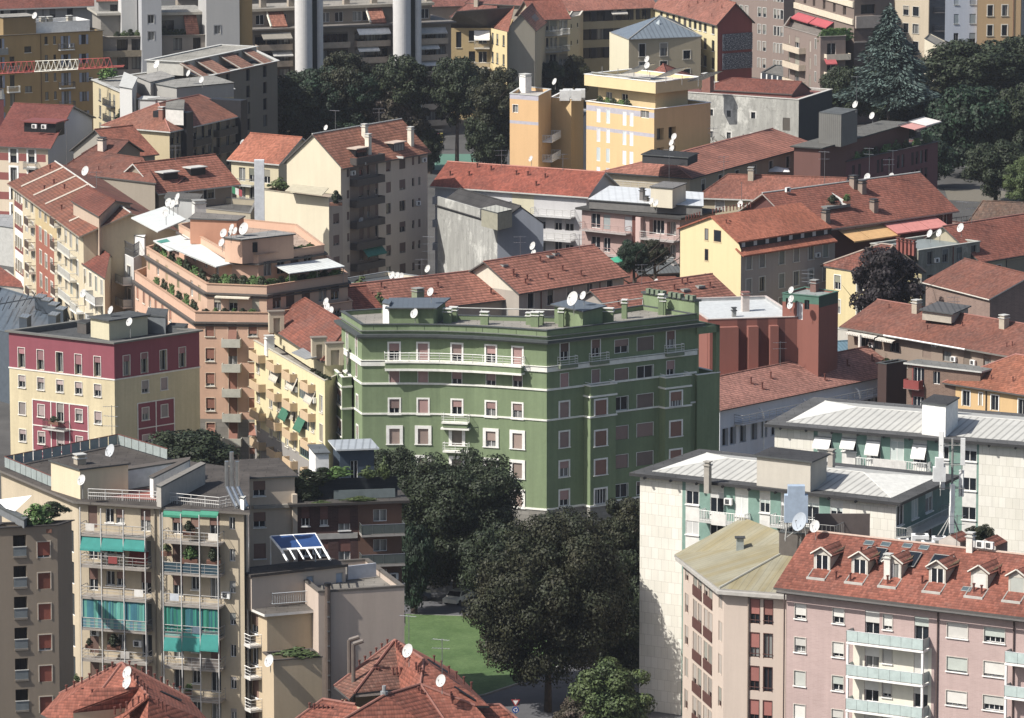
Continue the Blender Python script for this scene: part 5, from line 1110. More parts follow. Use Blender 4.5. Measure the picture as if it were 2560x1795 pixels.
for r in (0, 1, 2):
    for c in range(3):
        a = u0 + (u1 - u0) * c / 3; f.zone(a, u0 + (u1 - u0) * (c + 1) / 3, zp - 3.05 * (r + 1), zp - 3.05 * r, MAR)
f.balc(415, 610, rows(598, 243, 2), 1.0, 'bars', LGREY, flat('4a4038'), 1.0, .15)
g = mr.f(1); g.zone(-1, 99, zl, z, MAR); g.win([1130, 1290, 1460, 1630], [50], 1.0, 2.4, s1, x0=1130); g.win([1295, 1465], rows(238, 243, 4), 1.0, 1.45, s2, x0=1295); zp2 = g.uz(1225, 390)[1]; v0, v1 = g.u(1225), g.u(1553); g.zone(v0, v1, 0, zp2, MAR)
mr.walls(); mr.flat_roof(.5, deck('4a4c4d', .35), flat('6b6a64'), .3, .3, inner=flat('5a5c5c'), ct=.2)
mb = MB().mat(LINE); ring(mb, mr.poly, .07, -.004, zl - .1, zl + .06); mr.add('cornice', mb)
for ff, a, b, zz_ in ((f, u0, u1, zp), (g, v0, v1, zp2)):
    k = 3 if ff is f else 2
    for r in range(4): ff.boxz(a - .06, b + .06, zz_ - 3.05 * r - .06, zz_ - 3.05 * r + .06, 0.003, .06, LINE, 'trim_band')
    for c in range(k + 1): u_ = a + (b - a) * c / k; ff.boxz(u_ - .06, u_ + .06, 1, zz_ - .061, 0.006, .055, LINE, 'trim_band')
tile(10); zr_ = mr.rz; mr.hut([(810, 1232), (975, 1262), (1320, 1212)], zr_ + 2.3, 2.3, wall('c4bb98', .12), deck('4a4d4e'), .3); mr.hut([(1310, 1215), (1480, 1228), (1500, 1165)], zr_ + 2.0, 2.0, flat('6a6f72'), deck('4a4d4e'), .1); mr.hut([(690, 1275), (770, 1290), (820, 1270)], zr_ + 1.2, 1.2, flat('55504c'), flat('3a3836'), .05, 'vent_box'); mr.hut([(1500, 1310), (1650, 1320), (1680, 1295)], zr_ + .8, .8, flat('5a5c5c'), deck('4a4d4e'), .05, 'skylight_box')
dish('white dish on top of the beige hut over the maroon block', 993, 1165, zr_ + 3.2, 1.1, stem=.8); dish('white dish beside the beige hut on the maroon block roof', 1160, 1270, zr_ + 2.2, 1.1, stem=1.6)
tile(20); u_, z_ = f.uz(520, 520); bush('plants overhanging the dark balcony of the maroon panel', 0, 0, 0, .9, .5, 'bush2', at=f.w(u_, z_, .8), ry=.4, rzr=f.rz); aerial('thin aerial in front of the cream corner of the maroon block', 1003, 405, 800, dist=mr.f(0).B.y - 60, arms=3)
# ------------------------------------------------------------------ apricot block with planted terraces
tile(10); APR = wall('c99f82', .12); APS = wall('c4a084', .1); APC = flat('55504c')
z1_, z2_, z3_ = 20.6, 23.7, 26.8
def pts(L, zz): return [P(x, y, zz) for x, y in L]
a1 = Bld('apartment_building', 'apricot apartment building stepping back in planted terraces, behind the maroon block', 'building', pts([(1205, 818), (1745, 1182), (2408, 1190), (3150, 1085), (2700, 700), (1900, 560)], z1_), z1_, APR, seed=21)
f = a1.f(1); sA1 = St('a_win', fr=WHITE, sh=slats('a06a55'), sur=flat('c9b49c'), sw=.07, sill=CREAMW, p=(1, .8, .5), out=.25); f.win([1878], rows(1340, 222, 6), 1.05, 1.6, sA1, x0=1878); f.win([2082], rows(1352, 222, 6), 1.05, 2.2, sA1, x0=2082); f.win([2262], rows(1340, 222, 6), 1.05, 1.6, sA1, x0=2262)
f.balc(1990, 2158, rows(1478, 222, 5), .95, 'solid', flat('a9a99c'), flat('b3b2a4'), .9, .14)
sb_z = f.uz(1780, 2135)[1]; f.zone(-1, 99, 0, sb_z, brick('8f8b82', '847f76', 1, '77736b', 1.0, .5, .015)); a1.f(0).zone(-1, 99, 0, sb_z, brick('8f8b82', '847f76', 1, '77736b', 1.0, .5, .015))
g = a1.f(0); g.win([1240, 1295, 1348, 1400, 1460, 1530], rows(1010, 222, 4), 1.2, 1.7, sA1, x0=1240)
g = a1.f(2); g.win([2470, 2560, 2650, 2740, 2830, 2930, 3020], rows(1290, 222, 3), 1.0, 1.7, St('a_dk', fr=LGREY, sh=slats('8a6a58'), p=(.5, 1, 0)), x0=2470)
a1.walls(); a1.flat_roof(.9, deck('8a6a58'), flat('a98468'), .2, .1)
for zz_ in (z1_ - 1.35, z1_ - 1.7): mb = MB().mat(APC); ring(mb, a1.poly, .35 if zz_ > z1_ - 1.5 else .15, -.004, zz_, zz_ + .22); a1.add('cornice', mb)
a2 = Bld('', '', '', pts([(1310, 603), (1850, 930), (2385, 950), (3110, 842), (2800, 560), (1900, 420)], z2_), z2_, APS, base=z1_ - 1, host=a1, seed=3)
f = a2.f(1); f.win([(2090, 1.1), (1950, .9), (2290, .9)], [1100], 1, 2.0, St('a_t2', fr=LGREY, sh=slats('a8a08c'), p=(.5, 1)), x0=2090); f.boxz(f.u(1945), f.u(2250), f.uz(2090, 1040)[1] - .15, f.uz(2090, 1040)[1] + .05, 0, 1.0, flat('d6cdb6'), 'awning')
g = a2.f(0); g.win([1340, 1420, 1500, 1600, 1720, 1790], [740], 1.3, 2.0, St('a_t3', fr=WHITE, sh=slats('a8906c'), p=(0, .5, 1)), x0=1340)
g = a2.f(2); g.win([2480, 2600, 2740, 2890, 3000], [1080], 1.4, 1.9, St('a_dk2', fr=LGREY, sh=slats('5f4a40'), p=(.5, 1, 0)), x0=2480)
a2.walls(); a2.flat_roof(1.0, deck('9a7864'), flat('b58e70'), .2, .1)
for zz_ in (z2_ - 1.2, z2_ - 1.55): mb = MB().mat(APC); ring(mb, a2.poly, .4 if zz_ > z2_ - 1.4 else .2, -.004, zz_, zz_ + .2); a2.add('cornice', mb)
a3 = Bld('', '', '', pts([(1600, 400), (2075, 668), (2310, 676), (2900, 585), (2650, 400), (1950, 330)], z3_), z3_, APR, base=z2_ - 1, host=a1, seed=3)
g = a3.f(0); g.win([1650, 1750, 1850, 1950], [600], 1.6, 2.1, St('a_t4', fr=WHITE, p=(0,), pane=glass_m('2a3a3a')), x0=1650); g = a3.f(2); g.win([2400, 2520, 2640, 2760], [790], 1.4, 1.8, St('a_dk2', fr=LGREY, sh=slats('5f4a40'), p=(.5, 1, 0)), x0=2400)
a3.walls(); a3.flat_roof(.9, deck('a08a78'), flat('b58e70'), .2, .1)
mb = MB().mat(APC); ring(mb, a3.poly, .4, -.004, z3_ - 1.15, z3_ - .95); a3.add('cornice', mb)
def hutx(b, L, zz, h, m, rf, name='stair_hut', wins=None): b.hut([(x, y) for x, y in L], zz, h, m, rf, .2, name)
hutx(a1, [(2010, 520), (2165, 540), (2625, 490), (2450, 462)], z3_ + 2.0, 2.9, APR, deck('8a8884')); hutx(a1, [(1700, 350), (2115, 365), (2180, 330), (1760, 300)], z3_ + 2.2, 3.1, wall('b98060', .1), deck('6f6a64')); hutx(a1, [(1480, 165), (1770, 185), (1800, 135)], z3_ + .6, 3, wall('a8aaa8', .1), deck('55534f'))
h_ = a3; mb = MB().mat(BLACK)
for x in (2205, 2270): p = P(x, 600, z3_ + 1.0); mb.box(p.x - .45, p.x + .45, p.y - .25, p.y + .1, p.z - .6, p.z + .6)
a1.add('hut_windows', mb)
a1.chimney(P(1780, 320, z3_ + .5), 1.5, 1.6, flat('c9c7c0'), GREY, rz=.3)
WR = seam('c9cdc9', .7, .2)
mb = MB().mat(WR); mb.slab([P(1172, 335, z2_ + 2.2), P(1410, 462, z2_ + 2.2), P(1665, 350, z2_ + 2.6), P(1470, 235, z2_ + 2.6)], .15); a1.add('canopy_roof', mb)
mb = MB().mat(WR); mb.slab([P(1370, 540, z2_ + 1.8), P(1510, 632, z2_ + 1.6), P(1680, 605, z2_ + 1.9), P(1930, 775, z2_ + 1.9), P(2060, 745, z2_ + 2.2), P(1660, 480, z2_ + 2.2)], .12); a1.add('canopy_roof', mb)
mb = MB().mat(flat('2b8a74', .3)); mb.slab([P(1400, 545, z2_ + 1.9), P(1440, 562, z2_ + 1.9), P(1530, 550, z2_ + 1.95), P(1490, 525, z2_ + 1.95)], .04); a1.add('canopy_panel', mb)
tile(11); mb = MB().mat(WR); mb.slab([P(172, 765, z2_ + 1.6), P(300, 835, z2_ + 1.2), P(795, 770, z2_ + 1.2), P(640, 698, z2_ + 1.6)], .1); mb.mat(METAL)
for x, y in ((300, 835), (545, 800), (780, 772)): p = P(x, y, z2_ + 1.1); mb.bar(p, p - Vector((0, 0, 2)), .05)
a1.add('awning', mb); tile(10)
for x, y in ((1480, 300), (1545, 215), (1585, 210), (1510, 200)): dish({1480: 'left lower dish of four crowded over the pale canopy roof', 1545: 'middle dish of four crowded over the pale canopy roof', 1585: 'right dish of four crowded over the pale canopy roof', 1510: 'upper left dish of four crowded over the pale canopy roof'}[x], x, y, z3_ + 2.5, 1.2, stem=1.2)
dish('white dish on the small dark hut, highest over the pale canopy roof', 1590, 152, z3_ + 3.4, 1.1); dish('white dish standing left of the orange roof storey', 1748, 405, z3_ + 1.2, 1.1)
for k, (x, y, d_) in enumerate(((2002, 475, 1.2), (2075, 425, 1.0), (2105, 455, 1.0), (2060, 475, .95), (2185, 437, 1.7), (1985, 560, 1.1))): dish(['leftmost of the row of dishes above the apricot top hut', 'upper dish in the middle of the row above the apricot hut', 'third dish in the row above the apricot hut', 'lowest dish in the row above the apricot hut', 'biggest and rightmost dish above the apricot hut', 'dish low on the corner left of the apricot hut'][k], x, y, z3_ + (3.0 if k < 5 else 1.4), d_, stem=.9)
def terr(b, i, x0, x1, y0, n, zb, kinds, labs, rr=(.7, 1.2), back=.7, hh=(.6, 1.0)):
    f_ = b.f(i); R = random.Random(x0)
    for k in range(n):
        x = x0 + (x1 - x0) * (k + .5) / n; u_ = f_.u(x); r_ = R.uniform(*rr); bush(labs % ['leftmost', 'second', 'third', 'fourth', 'fifth', 'sixth', 'seventh', 'eighth', 'ninth'][k], 0, 0, 0, r_, R.uniform(*hh), kinds[k % len(kinds)], at=f_.w(u_, zb, -back), ry=.6, rzr=f_.rz, pot=False)
terr(a2, 1, 1880, 2380, 0, 6, z2_ + .3, ['bush2', 'bush', 'bush2'], '%s shrub on the front parapet of the apricot middle terrace', (1.0, 1.5), hh=(.8, 1.3)); terr(a2, 2, 2400, 3080, 0, 7, z2_ + .2, ['bush', 'bush2'], '%s shrub along the right parapet of the apricot middle terrace', (1.4, 2.0), hh=(.6, .9)); terr(a2, 0, 1330, 1800, 0, 7, z2_ + .2, ['bush2', 'bush'], '%s shrub along the left parapet of the apricot middle terrace', (1.3, 2.2), hh=(.7, 1.3))
terr(a1, 0, 1330, 1720, 0, 6, z1_ + .2, ['bush', 'bush2'], '%s shrub along the left parapet of the apricot lowest terrace', (1.0, 2.0), hh=(.6, 1.3)); terr(a1, 1, 1800, 2290, 0, 6, z1_ + .1, ['bush2', 'bush'], '%s small shrub on the front parapet of the apricot lowest terrace', (.4, .8), hh=(.35, .6)); terr(a3, 2, 2620, 2850, 0, 3, z3_ + .1, ['bush3'], '%s dry shrub on the top right parapet of the apricot building', (.8, 1.2), hh=(.3, .6))
# ------------------------------------------------------------------ pale yellow balconied building with red roof
tile(21); z = 17.2; PY = wall('d3c593', .12); PYB = wall('bfa37c', .1); GST = wall('8f8b86', .1)
py = Bld('apartment_building', 'pale yellow apartment building with many small balconies beside the green block', 'building', [P(-95, -218, z), P(615, 188, z), P(760, 120, z)], z, PY, seed=22, close='par')
f = py.f(0); sY = St('y_win', fr=WHITE, sh=slats('9c9484'), sur=CREAMW, sw=.07, sill=CREAMW, p=(0, .5, 1), out=.15); 
f.win([581], rows(390, 257, 4), 1.3, 2.0, sY, x0=581); f.win([132, 272], rows(100, 257, 5), 1.3, 1.9, sY, x0=132); f.win([200, 340, 505], rows(118, 257, 5), 1.1, 2.2, sY, x0=200); f.win([(425, 4.2)], rows(290, 257, 4), 1, 1.8, St('y_wide', fr=flat('5c7a78'), p=(0,), bars=4), x0=425); f.win([-60, 20], rows(0, 257, 5), 1.3, 1.9, sY, x0=-60)
for x0_, x1_, y in ((455, 530, 240), (292, 368, 145), (152, 228, 60), (0, 85, -30)): f.balc(x0_, x1_, rows(y, 257, 5), .9, 'solid', GST, PYB, .85, .15)
zb_ = f.uz(90, 640)[1]; f.zone(-1, 99, 0, zb_, GST)
R = random.Random(4)
for x, y in ((240, 400), (375, 500), (160, 60), (310, 130), (470, 250)): f.awn(x, x + 65, y, 1.3, .7, flat('2f6a52') if y > 300 else stripes('c9c4b6', 'a39a86', .3))
py.walls(); py.flat_roof(.9, deck('8b857a'), flat('b0aa98'), .2, .1)
tile(11); q = [P(118, 1283, 18.9), P(610, 1600, 18.9)]; e_ = (q[1] - q[0]).normalized(); n_ = Vector((-e_.y, e_.x, 0))
p2 = Bld('', '', '', [q[0], q[1], q[1] + n_ * 8.5, q[0] + n_ * 8.5], 18.9, wall('cbbf96', .1), base=16.8, host=py, seed=2); g = p2.f(0); g.win([150, 200, 250, 320, 400, 480, 560], [1370], 1.4, 1.8, sY, x0=150)
p2.pitched(2.9, tiles('84493c', .3, .45), 0, (1, 5), .5, .2); p2.walls(); 
for x, y, w_ in ((180, 1215, 1.8), (560, 1450, 1.7), (700, 1500, 2.0)):
    p = P(x, y, 20.8); mb = MB().mat(wall('b9ab90', .1)); a = w_ / 2; H_ = .5
    mb.box(-a, -a + .5, -.5, .5, -2, H_); mb.box(a - .5, a, -.5, .5, -2, H_); mb.box(-a + .5, a - .5, -.5, .5, H_ - .7, H_); mb.box(-a + .5, a - .5, -.1, .5, -2, H_ - .7); mb.mat(flat('7a7064')); mb.box(-a - .1, a + .1, -.6, .6, H_, H_ + .15); link('chimney_block', mb.mesh('chimney_block'), py.root, p - py.o, .2)
for k, (x, y, d_) in enumerate(((630, 1090, 1.1), (637, 1130, 1.0), (670, 1168, 1.1), (645, 1328, 1.25), (395, 1475, .9), (750, 1360, 1.0))): dish(['top dish of the cluster on the ridge left of the green building', 'middle dish of the cluster on the ridge left of the green building', 'lowest dish of the cluster on the ridge left of the green building', 'dish in front of the arched chimney blocks on the red roof', 'small dish on the edge of the pale yellow terrace', 'dish half hidden by the left edge of the green building'][k], x, y, 21.9 if k < 3 else (20.6 if k != 4 else 18.5), d_, stem=.9)
tile(11); cg = seam('8a8c8c', .5); mb = MB().mat(cg); mb.slab([P(320, 1540, 19.2), P(445, 1600, 19), P(545, 1580, 19.2), P(420, 1500, 19.5)], .1); py.add('canopy_roof', mb)
terr(py, 0, 440, 610, 0, 4, 17.3, ['bush2'], '%s potted plant at the right end of the pale yellow roof terrace', (.4, .8), hh=(.3, .5)); py.chimney(P(120, 1480, 17.5), 1.0, .8, WHITE, LGREY)
tile(11)
pr = Bld('tiled_house', 'red ribbed tiled roof just behind the left hut of the green building', 'building', rect((720, 1190), (1110, 1150), 15.5, 8), 15.5, wall('b5a78c', .1), seed=4); pr.pitched(2.2, tiles('8a4a3e', .5, .2, .42), 0, (0, 0), .4); pr.walls(); pr.pipes(2, 4)
# ------------------------------------------------------------------ beige gabled tower
tile(11); z = 23.0; BT = wall('8e8075', .12); BTL = wall('cfc4a6', .1)  # pale tone paints sunlight into the gable side of the tower
L, Fp, Rr = P(275, -170, z), P(758, -122, z), P(1533, -262, z)
tw = Bld('apartment_building', 'tall beige gabled apartment tower with pinkish tiled roof and dark balconies', 'building', [L, Fp, Rr], z, wall('b5a695', .12), seed=23, close='par')
f = tw.f(1); sTw = St('tw', fr=flat('8c8074'), sh=slats('6b5650'), p=(1, .5, .8, 0), dep=.2, simple=True)
f.win([f.cw(1170, 1212), f.cw(1288, 1342)], rows(65 - 189, 189, 7), 1, 1.55, sTw, x0=1190); f.win([f.cw(1400, 1422), f.cw(1455, 1476), f.cw(820, 842)], rows(20 - 189, 189, 8), 1, 1.2, sTw, x0=1400)
f.win([f.cw(1515, 1605)], rows(0, 188, 7), 1, 2.2, St('tw_r', fr=BLACK, p=(0,), dep=1.0, bars=0), x0=1560)
f.win([f.cw(1000, 1025), f.cw(1072, 1098), f.cw(930, 970)], rows(90 - 189, 189, 7), 1, 1.7, sTw, x0=1010)
f.zone(f.u(845), f.u(1100), 0, z, wall('7a6c62', .1)); f.balc(850, 1102, rows(45 - 189, 190, 7), 1.2, 'solid', flat('554c47'), flat('4b4643'), .9, .15)
f.awn(925, 1100, 610, 1.0, 1.0, flat('1e6c62'), d=.5)
tw.f(0).zone(-1, 99, 0, 60, BTL); tile(1); tw.f(0).win([586], [1358], .45, .9, St('tw_s', fr=GREY, p=(0,)))
RTW = tiles('a36a58', .5, .15, .5)
tw.pitched(4.1, RTW, 1, (0, 0), .55, .22, GUT, gable_m=BTL, goff=.3, capm=LGREY); tw.walls()
def onr(x, y):  # roof point by picture position on near slope
    a, b, c = tw.rp[0], tw.rp[1], tw.rp[2]; best = None
    for i in range(41):
        for j in range(41):
            p = tw.on_roof(i / 40, j / 40); q = cam_px(p)
            dd = (q[0] - N(x, y)[0]) ** 2 + (q[1] - N(x, y)[1]) ** 2
            if best is None or dd < best[0]: best = (dd, p)
    return best[1]
def cam_px(p):
    v = Vector(p) - Vector((0, 0, HC)); fw_ = Vector((0, math.cos(PT), -math.sin(PT))); up = Vector((0, math.sin(PT), math.cos(PT))); d = v.dot(fw_); return CX + F * v.x / d, CY - F * v.dot(up) / d
for x, y, h in ((975, 1230, 1.6), (1005, 1370, 2.4), (1385, 1290, 2.2)): tw.chimney(onr(x, y), .7, h, flat('cdc6b2'), LGREY)
for x, y in ((930, 1390), (1270, 1330)):
    p = onr(x, y); mb = MB().mat(BLACK); mb.box(-1.4, 1.4, -.2, 2.2, -.6, 1.0); mb.mat(flat('b9a694')); mb.box(-1.6, 1.6, -.5, 3.0, 1.0, 1.15); mb.mat(LGREY); mb.box(-1.7, -1.55, -2.2, 0, -1.0, -.7); mb.mat(GLASS); mb.box(-1.2, 1.2, -.24, -.2, -.3, .85); link('roof_recess', mb.mesh('roof_recess'), tw.roof, p, tw.f(1).rz)
tile(1); aerial('tall aerial standing on the ridge of the beige gabled tower', 710, 985, 1140, dist=tw.rp[3].y, arms=1); dish('small white dish on the ridge of the beige gabled tower', 627, 1142, dist=tw.rp[3].y + 2, d=.9, stem=.5)
tile(11); dish('white dish mounted on the dark balconies of the beige tower', 943, 360, dist=tw.f(1).w(tw.f(1).u(943), 0, 1.6).y, d=1.0, stem=.5)
z = 18.9; tl = Bld('', '', '', [P(62, 88, z), P(652, 162, z), P(775, 140, z)], z, wall('a59688', .12), host=tw, seed=5, close='par'); tl.f(0).zone(-1, 99, 0, 99, BTL); g = tl.f(1); g.win([g.cw(698, 752)], rows(345, 193, 4), 1, 1.5, sTw, x0=725); tl.walls(); tl.flat_roof(.5, deck('a09a86'), flat('8e8672'), .2, .06)
mb = MB().mat(flat('a59d84')); mb.slab([P(260, 95, z + .6), P(590, 135, z + .6), P(650, 70, z + 1.3), P(330, 35, z + 1.3)], .1); tw.add('canopy_roof', mb)
bush('dry straggly plants on the left corner terrace below the beige gable', 200, 40, z + .6, 2.0, 1.2, 'bush3'); bush('dark shrub on the little corner terrace of the beige tower', 715, 150, z + .5, 1.1, 1.2, 'bush2')
mb = MB().mat(flat('c9ccd0')); p = P(30, 230, 18.5); mb.box(p.x - .7, p.x + .7, p.y, p.y + 1, 0, 25); w_ = link('chimney_stack', mb.mesh('chimney_stack')); tag(w_, 'tall pale grey stack left of the beige tower lower wall', 'chimney')
# small low roof with three dishes in front of the tower
lo = Bld('service_building', 'low cream building with a grey glazed roof in front of the beige tower', 'building', rect((1120, 960), (1600, 880), 11.5, 9), 11.5, wall('c9c0a8', .1), seed=3); lo.walls(); lo.flat_roof(.5, deck('4f5558'), flat('7c8082'), .2, .05)
for k, x in enumerate((1220, 1265, 1300)): dish(['left', 'middle', 'right'][k] + ' dish of the three in a row before the beige tower', x, 852 + k * 6, 13.4, 1.15, stem=.8)
dish('white dish under the large aerial at the right foot of the beige tower', 1538, 795, 13.5, 1.2); aerial('large aerial with cross arms at the right foot of the beige tower', 1548, 500, 790, 12.5, arms=3)
bush('pale leafy tree top between the apricot building and the mid red roof', 930, 960, 12, 2.0, 1.8, 'bush3', pot=False, name='small_tree', cat='tree'); bush('small green tree poking up left of the ridge behind the green hut', 1090, 1085, 13.5, 1.4, 1.4, 'bush3', pot=False, name='small_tree', cat='tree')
# ------------------------------------------------------------------ street row with mixed facades, left
tile(10); z = 22.0; CRB = wall('c4b593', .2)
st_ = Bld('apartment_building', 'long street row of cream and terracotta facades under one faded red roof, left', 'building', [P(112, 28, z), P(745, 492, z), P(935, 430, z)], z, CRB, seed=24)
q = st_.poly; e_ = (q[1] - q[0]).normalized(); n_ = Vector((-e_.y, e_.x)); st_.poly = [q[0], q[1], q[1] + n_ * 12.5, q[0] + n_ * 12.5]
f = st_.f(0); sS = St('s_win', fr=LGREY, sh=slats('9c9a94'), sur=flat('d0cabc'), sw=.15, p=(0, 1, .5), simple=True, dep=.2); TERR = wall('9c5a44', .15)
f.zone(f.u(150), f.u(223), 0, z, wall('d9d6cc', .05)); 
for k in range(6): f.zone(f.u(150), f.u(223), z - 3.1 * k - 3.0, z - 3.1 * k - 1.9, wall('7a3f3a', .1))
f.zone(f.u(335), f.u(498), 5, z - 3.4, TERR); f.zone(f.u(335), f.u(525), z - 3.4, z - .2, wall('b9a270', .1))
f.win([165, 185, 205], rows(150, 205, 5), 1.4, 1.7, sS, x0=165); f.win([258, 308], rows(210, 205, 5), 2.2, 2.1, sS, x0=258); f.win([380, 428, 475], rows(295, 205, 5), 1.6, 2.0, sS, x0=380); f.win([355, 400, 450, 495], [245], 1.4, 1.5, sS, x0=355); f.win([545, 605, 650, 705, 765], rows(470, 205, 5), 1.6, 2.1, sS, x0=545)
for x0_, x1_ in ((295, 332), (525, 565)): f.balc(x0_, x1_, rows(400, 205, 4), 1.0, 'bars', CREAMW, flat('5a4c44'), 1, .2)
f.balc(590, 700, rows(620, 205, 4), 1.0, 'bars', CREAMW, LGREY, 1, .2); mb = MB().mat(CREAMW)
ROLD2 = tiles('86503f', .35, .4, .5); st_.pitched(2.6, ROLD2, 0, (0, 0), .7, .2, flat('8f8676'), capm=LGREY); st_.walls()
for u_ in (.12, .3, .47, .8): a, b = st_.on_roof(u_, .02, .1), st_.on_roof(u_, 1, .1); mb = MB().mat(flat('b5a898')); mb.bar(a, b, .16, 4); link('roof_verge', mb.mesh('roof_verge'), st_.roof)
st_.pipes(5, 3, RUST, .6, .12)
q = [P(655, 190, z + 2.6), P(885, 322, z + 2.6), P(1165, 212, z + 2.6), P(905, 95, z + 2.6)]; s5 = Bld('', '', '', q, z + 2.6, wall('b59f88', .12), base=z - 4, host=st_, seed=2); g = s5.f(0); g.win([700, 755, 810, 855], [255], 2.4, 1.3, sS, x0=700); s5.pitched(1.1, tiles('7d4438', .3, .3), 0, (0, 0), .5); s5.walls()
tile(10); tile(0); dish('white dish on the faded red roof of the left street row', 766, 1530, z + 4, 1.5, stem=.8); tile(10)
# silver balconied narrow house and neighbours
z = 19.2; sv = Bld('apartment_building', 'narrow silver white house with fenced roof terrace and glass balconies, left', 'building', [P(975, 600, z), P(1195, 705, z), P(1420, 560, z), P(1150, 470, z)], z, wall('bfc0be', .1), seed=25)
f = sv.f(0); f.win([1000, 1060, 1110, 1165], rows(760, 200, 3), 1.6, 2.0, sS, x0=1000); f.balc(930, 1010, rows(790, 200, 4), 1.3, 'glass', WHITE, flat('b9c4c4', .3)); f.balc(1105, 1190, rows(895, 200, 3), 1.3, 'glass', WHITE, flat('b9c4c4', .3)); f.awn(1030, 1060, 870, 1.3, .9, flat('3c7a5c')); sv.walls(); sv.flat_roof(.3, deck('a5a29a'), WHITE)
mb = MB().mat(flat('4a4c50')); 
for i in (0, 1, 2, 3):
    A, B = Vector(sv.poly[i]), Vector(sv.poly[(i + 1) % 4]); n = int((B - A).length / .35); mb.bar((*A, z + 1.8), (*B, z + 1.8), .05); mb.bar((*A, z + .9), (*B, z + .9), .03)
    for k in range(n): c = A.lerp(B, k / n); mb.bar((*c, z), (*c, z + 1.9), .035)
sv.add('railing', mb); sv.hut([(1100, 480), (1290, 520), (1330, 440)], z + 2.4, 2.4, WHITE, WHITE, .05)
sm = Bld('tiled_house', 'small dark red tiled roof squeezed between the street row and the silver house', 'building', [P(738, 752, 18), P(935, 880, 18), P(1020, 700, 18), P(900, 600, 18)], 18, wall('c9bda0', .12), seed=6); f = sm.f(0); f.win([770, 820, 870, 920], rows(870, 200, 3), 1.3, 2.0, sS, x0=770); sm.pitched(1.6, tiles('7a3e34', .25, .3), 0, (0, 0), .4); sm.walls(); f.balc(840, 930, rows(1060, 200, 2), 1.1, 'glass', WHITE, LGREY); f.balc(700, 760, rows(1150, 200, 1), 1.1, 'bars', WHITE, LGREY)
dish('white dish on the small house between the street row and the silver house', 748, 1015, dist=f.A.y - 6, d=1.3)
# slate and glass roofs at the left edge
z = 9.5; gl = Bld('service_building', 'low building with blue grey glazed roofs and box skylights at the left edge', 'building', [P(-200, 1300, z), P(560, 1480, z), P(620, 1150, z), P(0, 960, z)], z, flat('4a545e'), seed=5); gl.walls(); gl.flat_roof(.1, seam('55626e', 1.2, .3, .35), flat('58646e'))
for k, (x, y) in enumerate(((310, 1050), (370, 1080), (430, 1120), (495, 1160), (430, 1210), (170, 1230))): gl.hut([(x, y), (x + 70, y + 12), (x + 110, y - 15)], z + 1.6 + (k == 5) * .8, 1.6 + (k == 5) * .8, flat('39434d'), seam('6b7681', .4), .05, 'skylight_box')
mb = MB().mat(flat('3c4650'))
for k in range(7): a, b = P(-40 + k * 60, 1180 - k * 14, z + 1.6), P(20 + k * 60, 1050 - k * 8, z + 1.6); mb.bar(a, b, .07)
a = P(-60, 1120, z + 1.6); mb.bar(a, P(330, 1050, z + 1.6), .07); gl.add('roof_frame', mb)
rf = Bld('tiled_house', 'dull red roof corner at the far left edge below the street row', 'building', [P(-150, 960, 8), P(280, 975, 8), P(60, 800, 8), P(-200, 780, 8)], 8, flat('b5b0a6'), seed=5); rf.planes({'a': (-150, 930, 8.2), 'b': (275, 968, 8.2), 'c': (0, 775, 10), 'd': (-200, 770, 10)}, [['a', 'b', 'c', 'd']], tiles('8a4a40', .3, .3)); rf.walls()
pl_ = Bld('service_building', 'pale flat roofed shed and car park wall at the far left edge', 'building', [P(-120, 400, 6), P(150, 440, 6), P(140, 300, 6), P(-120, 270, 6)], 6, flat('a9a9a4'), seed=5); pl_.walls(); pl_.flat_roof(.2, deck('8f9294'))
bush('low green trees seen between the sheds at the far left edge', 60, 500, 3, 7, 2.4, 'green', pot=False, name='small_tree', cat='tree')
# ------------------------------------------------------------------ middle roofs behind the green block
def WV(q, z): return Vector((q[0], q[1], z))
CRH = wall('b9a98a', .15); GRYW = wall('9b9288', .15); RTM = tiles('a0665a', .62, .1, .56); RTO = tiles('9c5a46', .3, .1, .36)
sG = St('mid', fr=DGREY, sh=slats('8a8478'), sur=flat('b9b4a8'), sw=.14, sill=flat('b9b4a8'), p=(0, 0, .4), dep=.22)
tile(12)
m1 = Bld('tiled_house', 'long gabled house with striped red tiled roof right behind the green building', 'building', rect((62, 1000), (1000, 850), 13.4, 12), 13.4, wall('a39a8e', .12), seed=40)
f = m1.f(0); f.win([165, 340, 515, 690, 870], [1075, 1320], 1.15, 2.1, sG, x0=165); m1.pitched(3.3, RTM, 0, (0, 0), .6, .2, GUT, gable_m=wall('c9c2ae', .1), capm=flat('a3695a')); m1.walls(); m1.pipes(9, 7, h=.6); f.pipe(255); f.pipe(780)
for u_, v_ in ((.1, .8), (.55, .86), (.62, .9)):
    o_ = m1.on_roof(u_, v_, .1); mb = MB().mat(GREY); mb.box(-.5, .5, -.4, .4, -.2, .06); mb.mat(GLASS); mb.box(-.4, .4, -.3, .3, .062, .08); link('skylight', mb.mesh('skylight'), m1.roof, o_, f.rz)
tile(11)
m2 = Bld('tiled_house', 'lower row house with striped red roof, left of the gabled house behind the green building', 'building', rect((1085, 1190), (2310, 1045), 12.2, 11.5), 12.2, wall('a89c8a', .12), seed=41)
m2.pitched(2.9, RTM, 0, (0, 0), .6, .2, GUT, capm=flat('a3695a')); m2.walls(); m2.pipes(6, 9, h=.6); m2.chimney(m2.on_roof(.33, .2), 1.2, 1.3, flat('7d8a6c'), GREY)
tile(12)
m3 = Bld('tiled_house', 'red tiled house with two roof windows between the green building and the cream gable', 'building', rect((1000, 1262), (2045, 1112), 11.6, 12), 11.6, wall('9a9188', .12), seed=42)
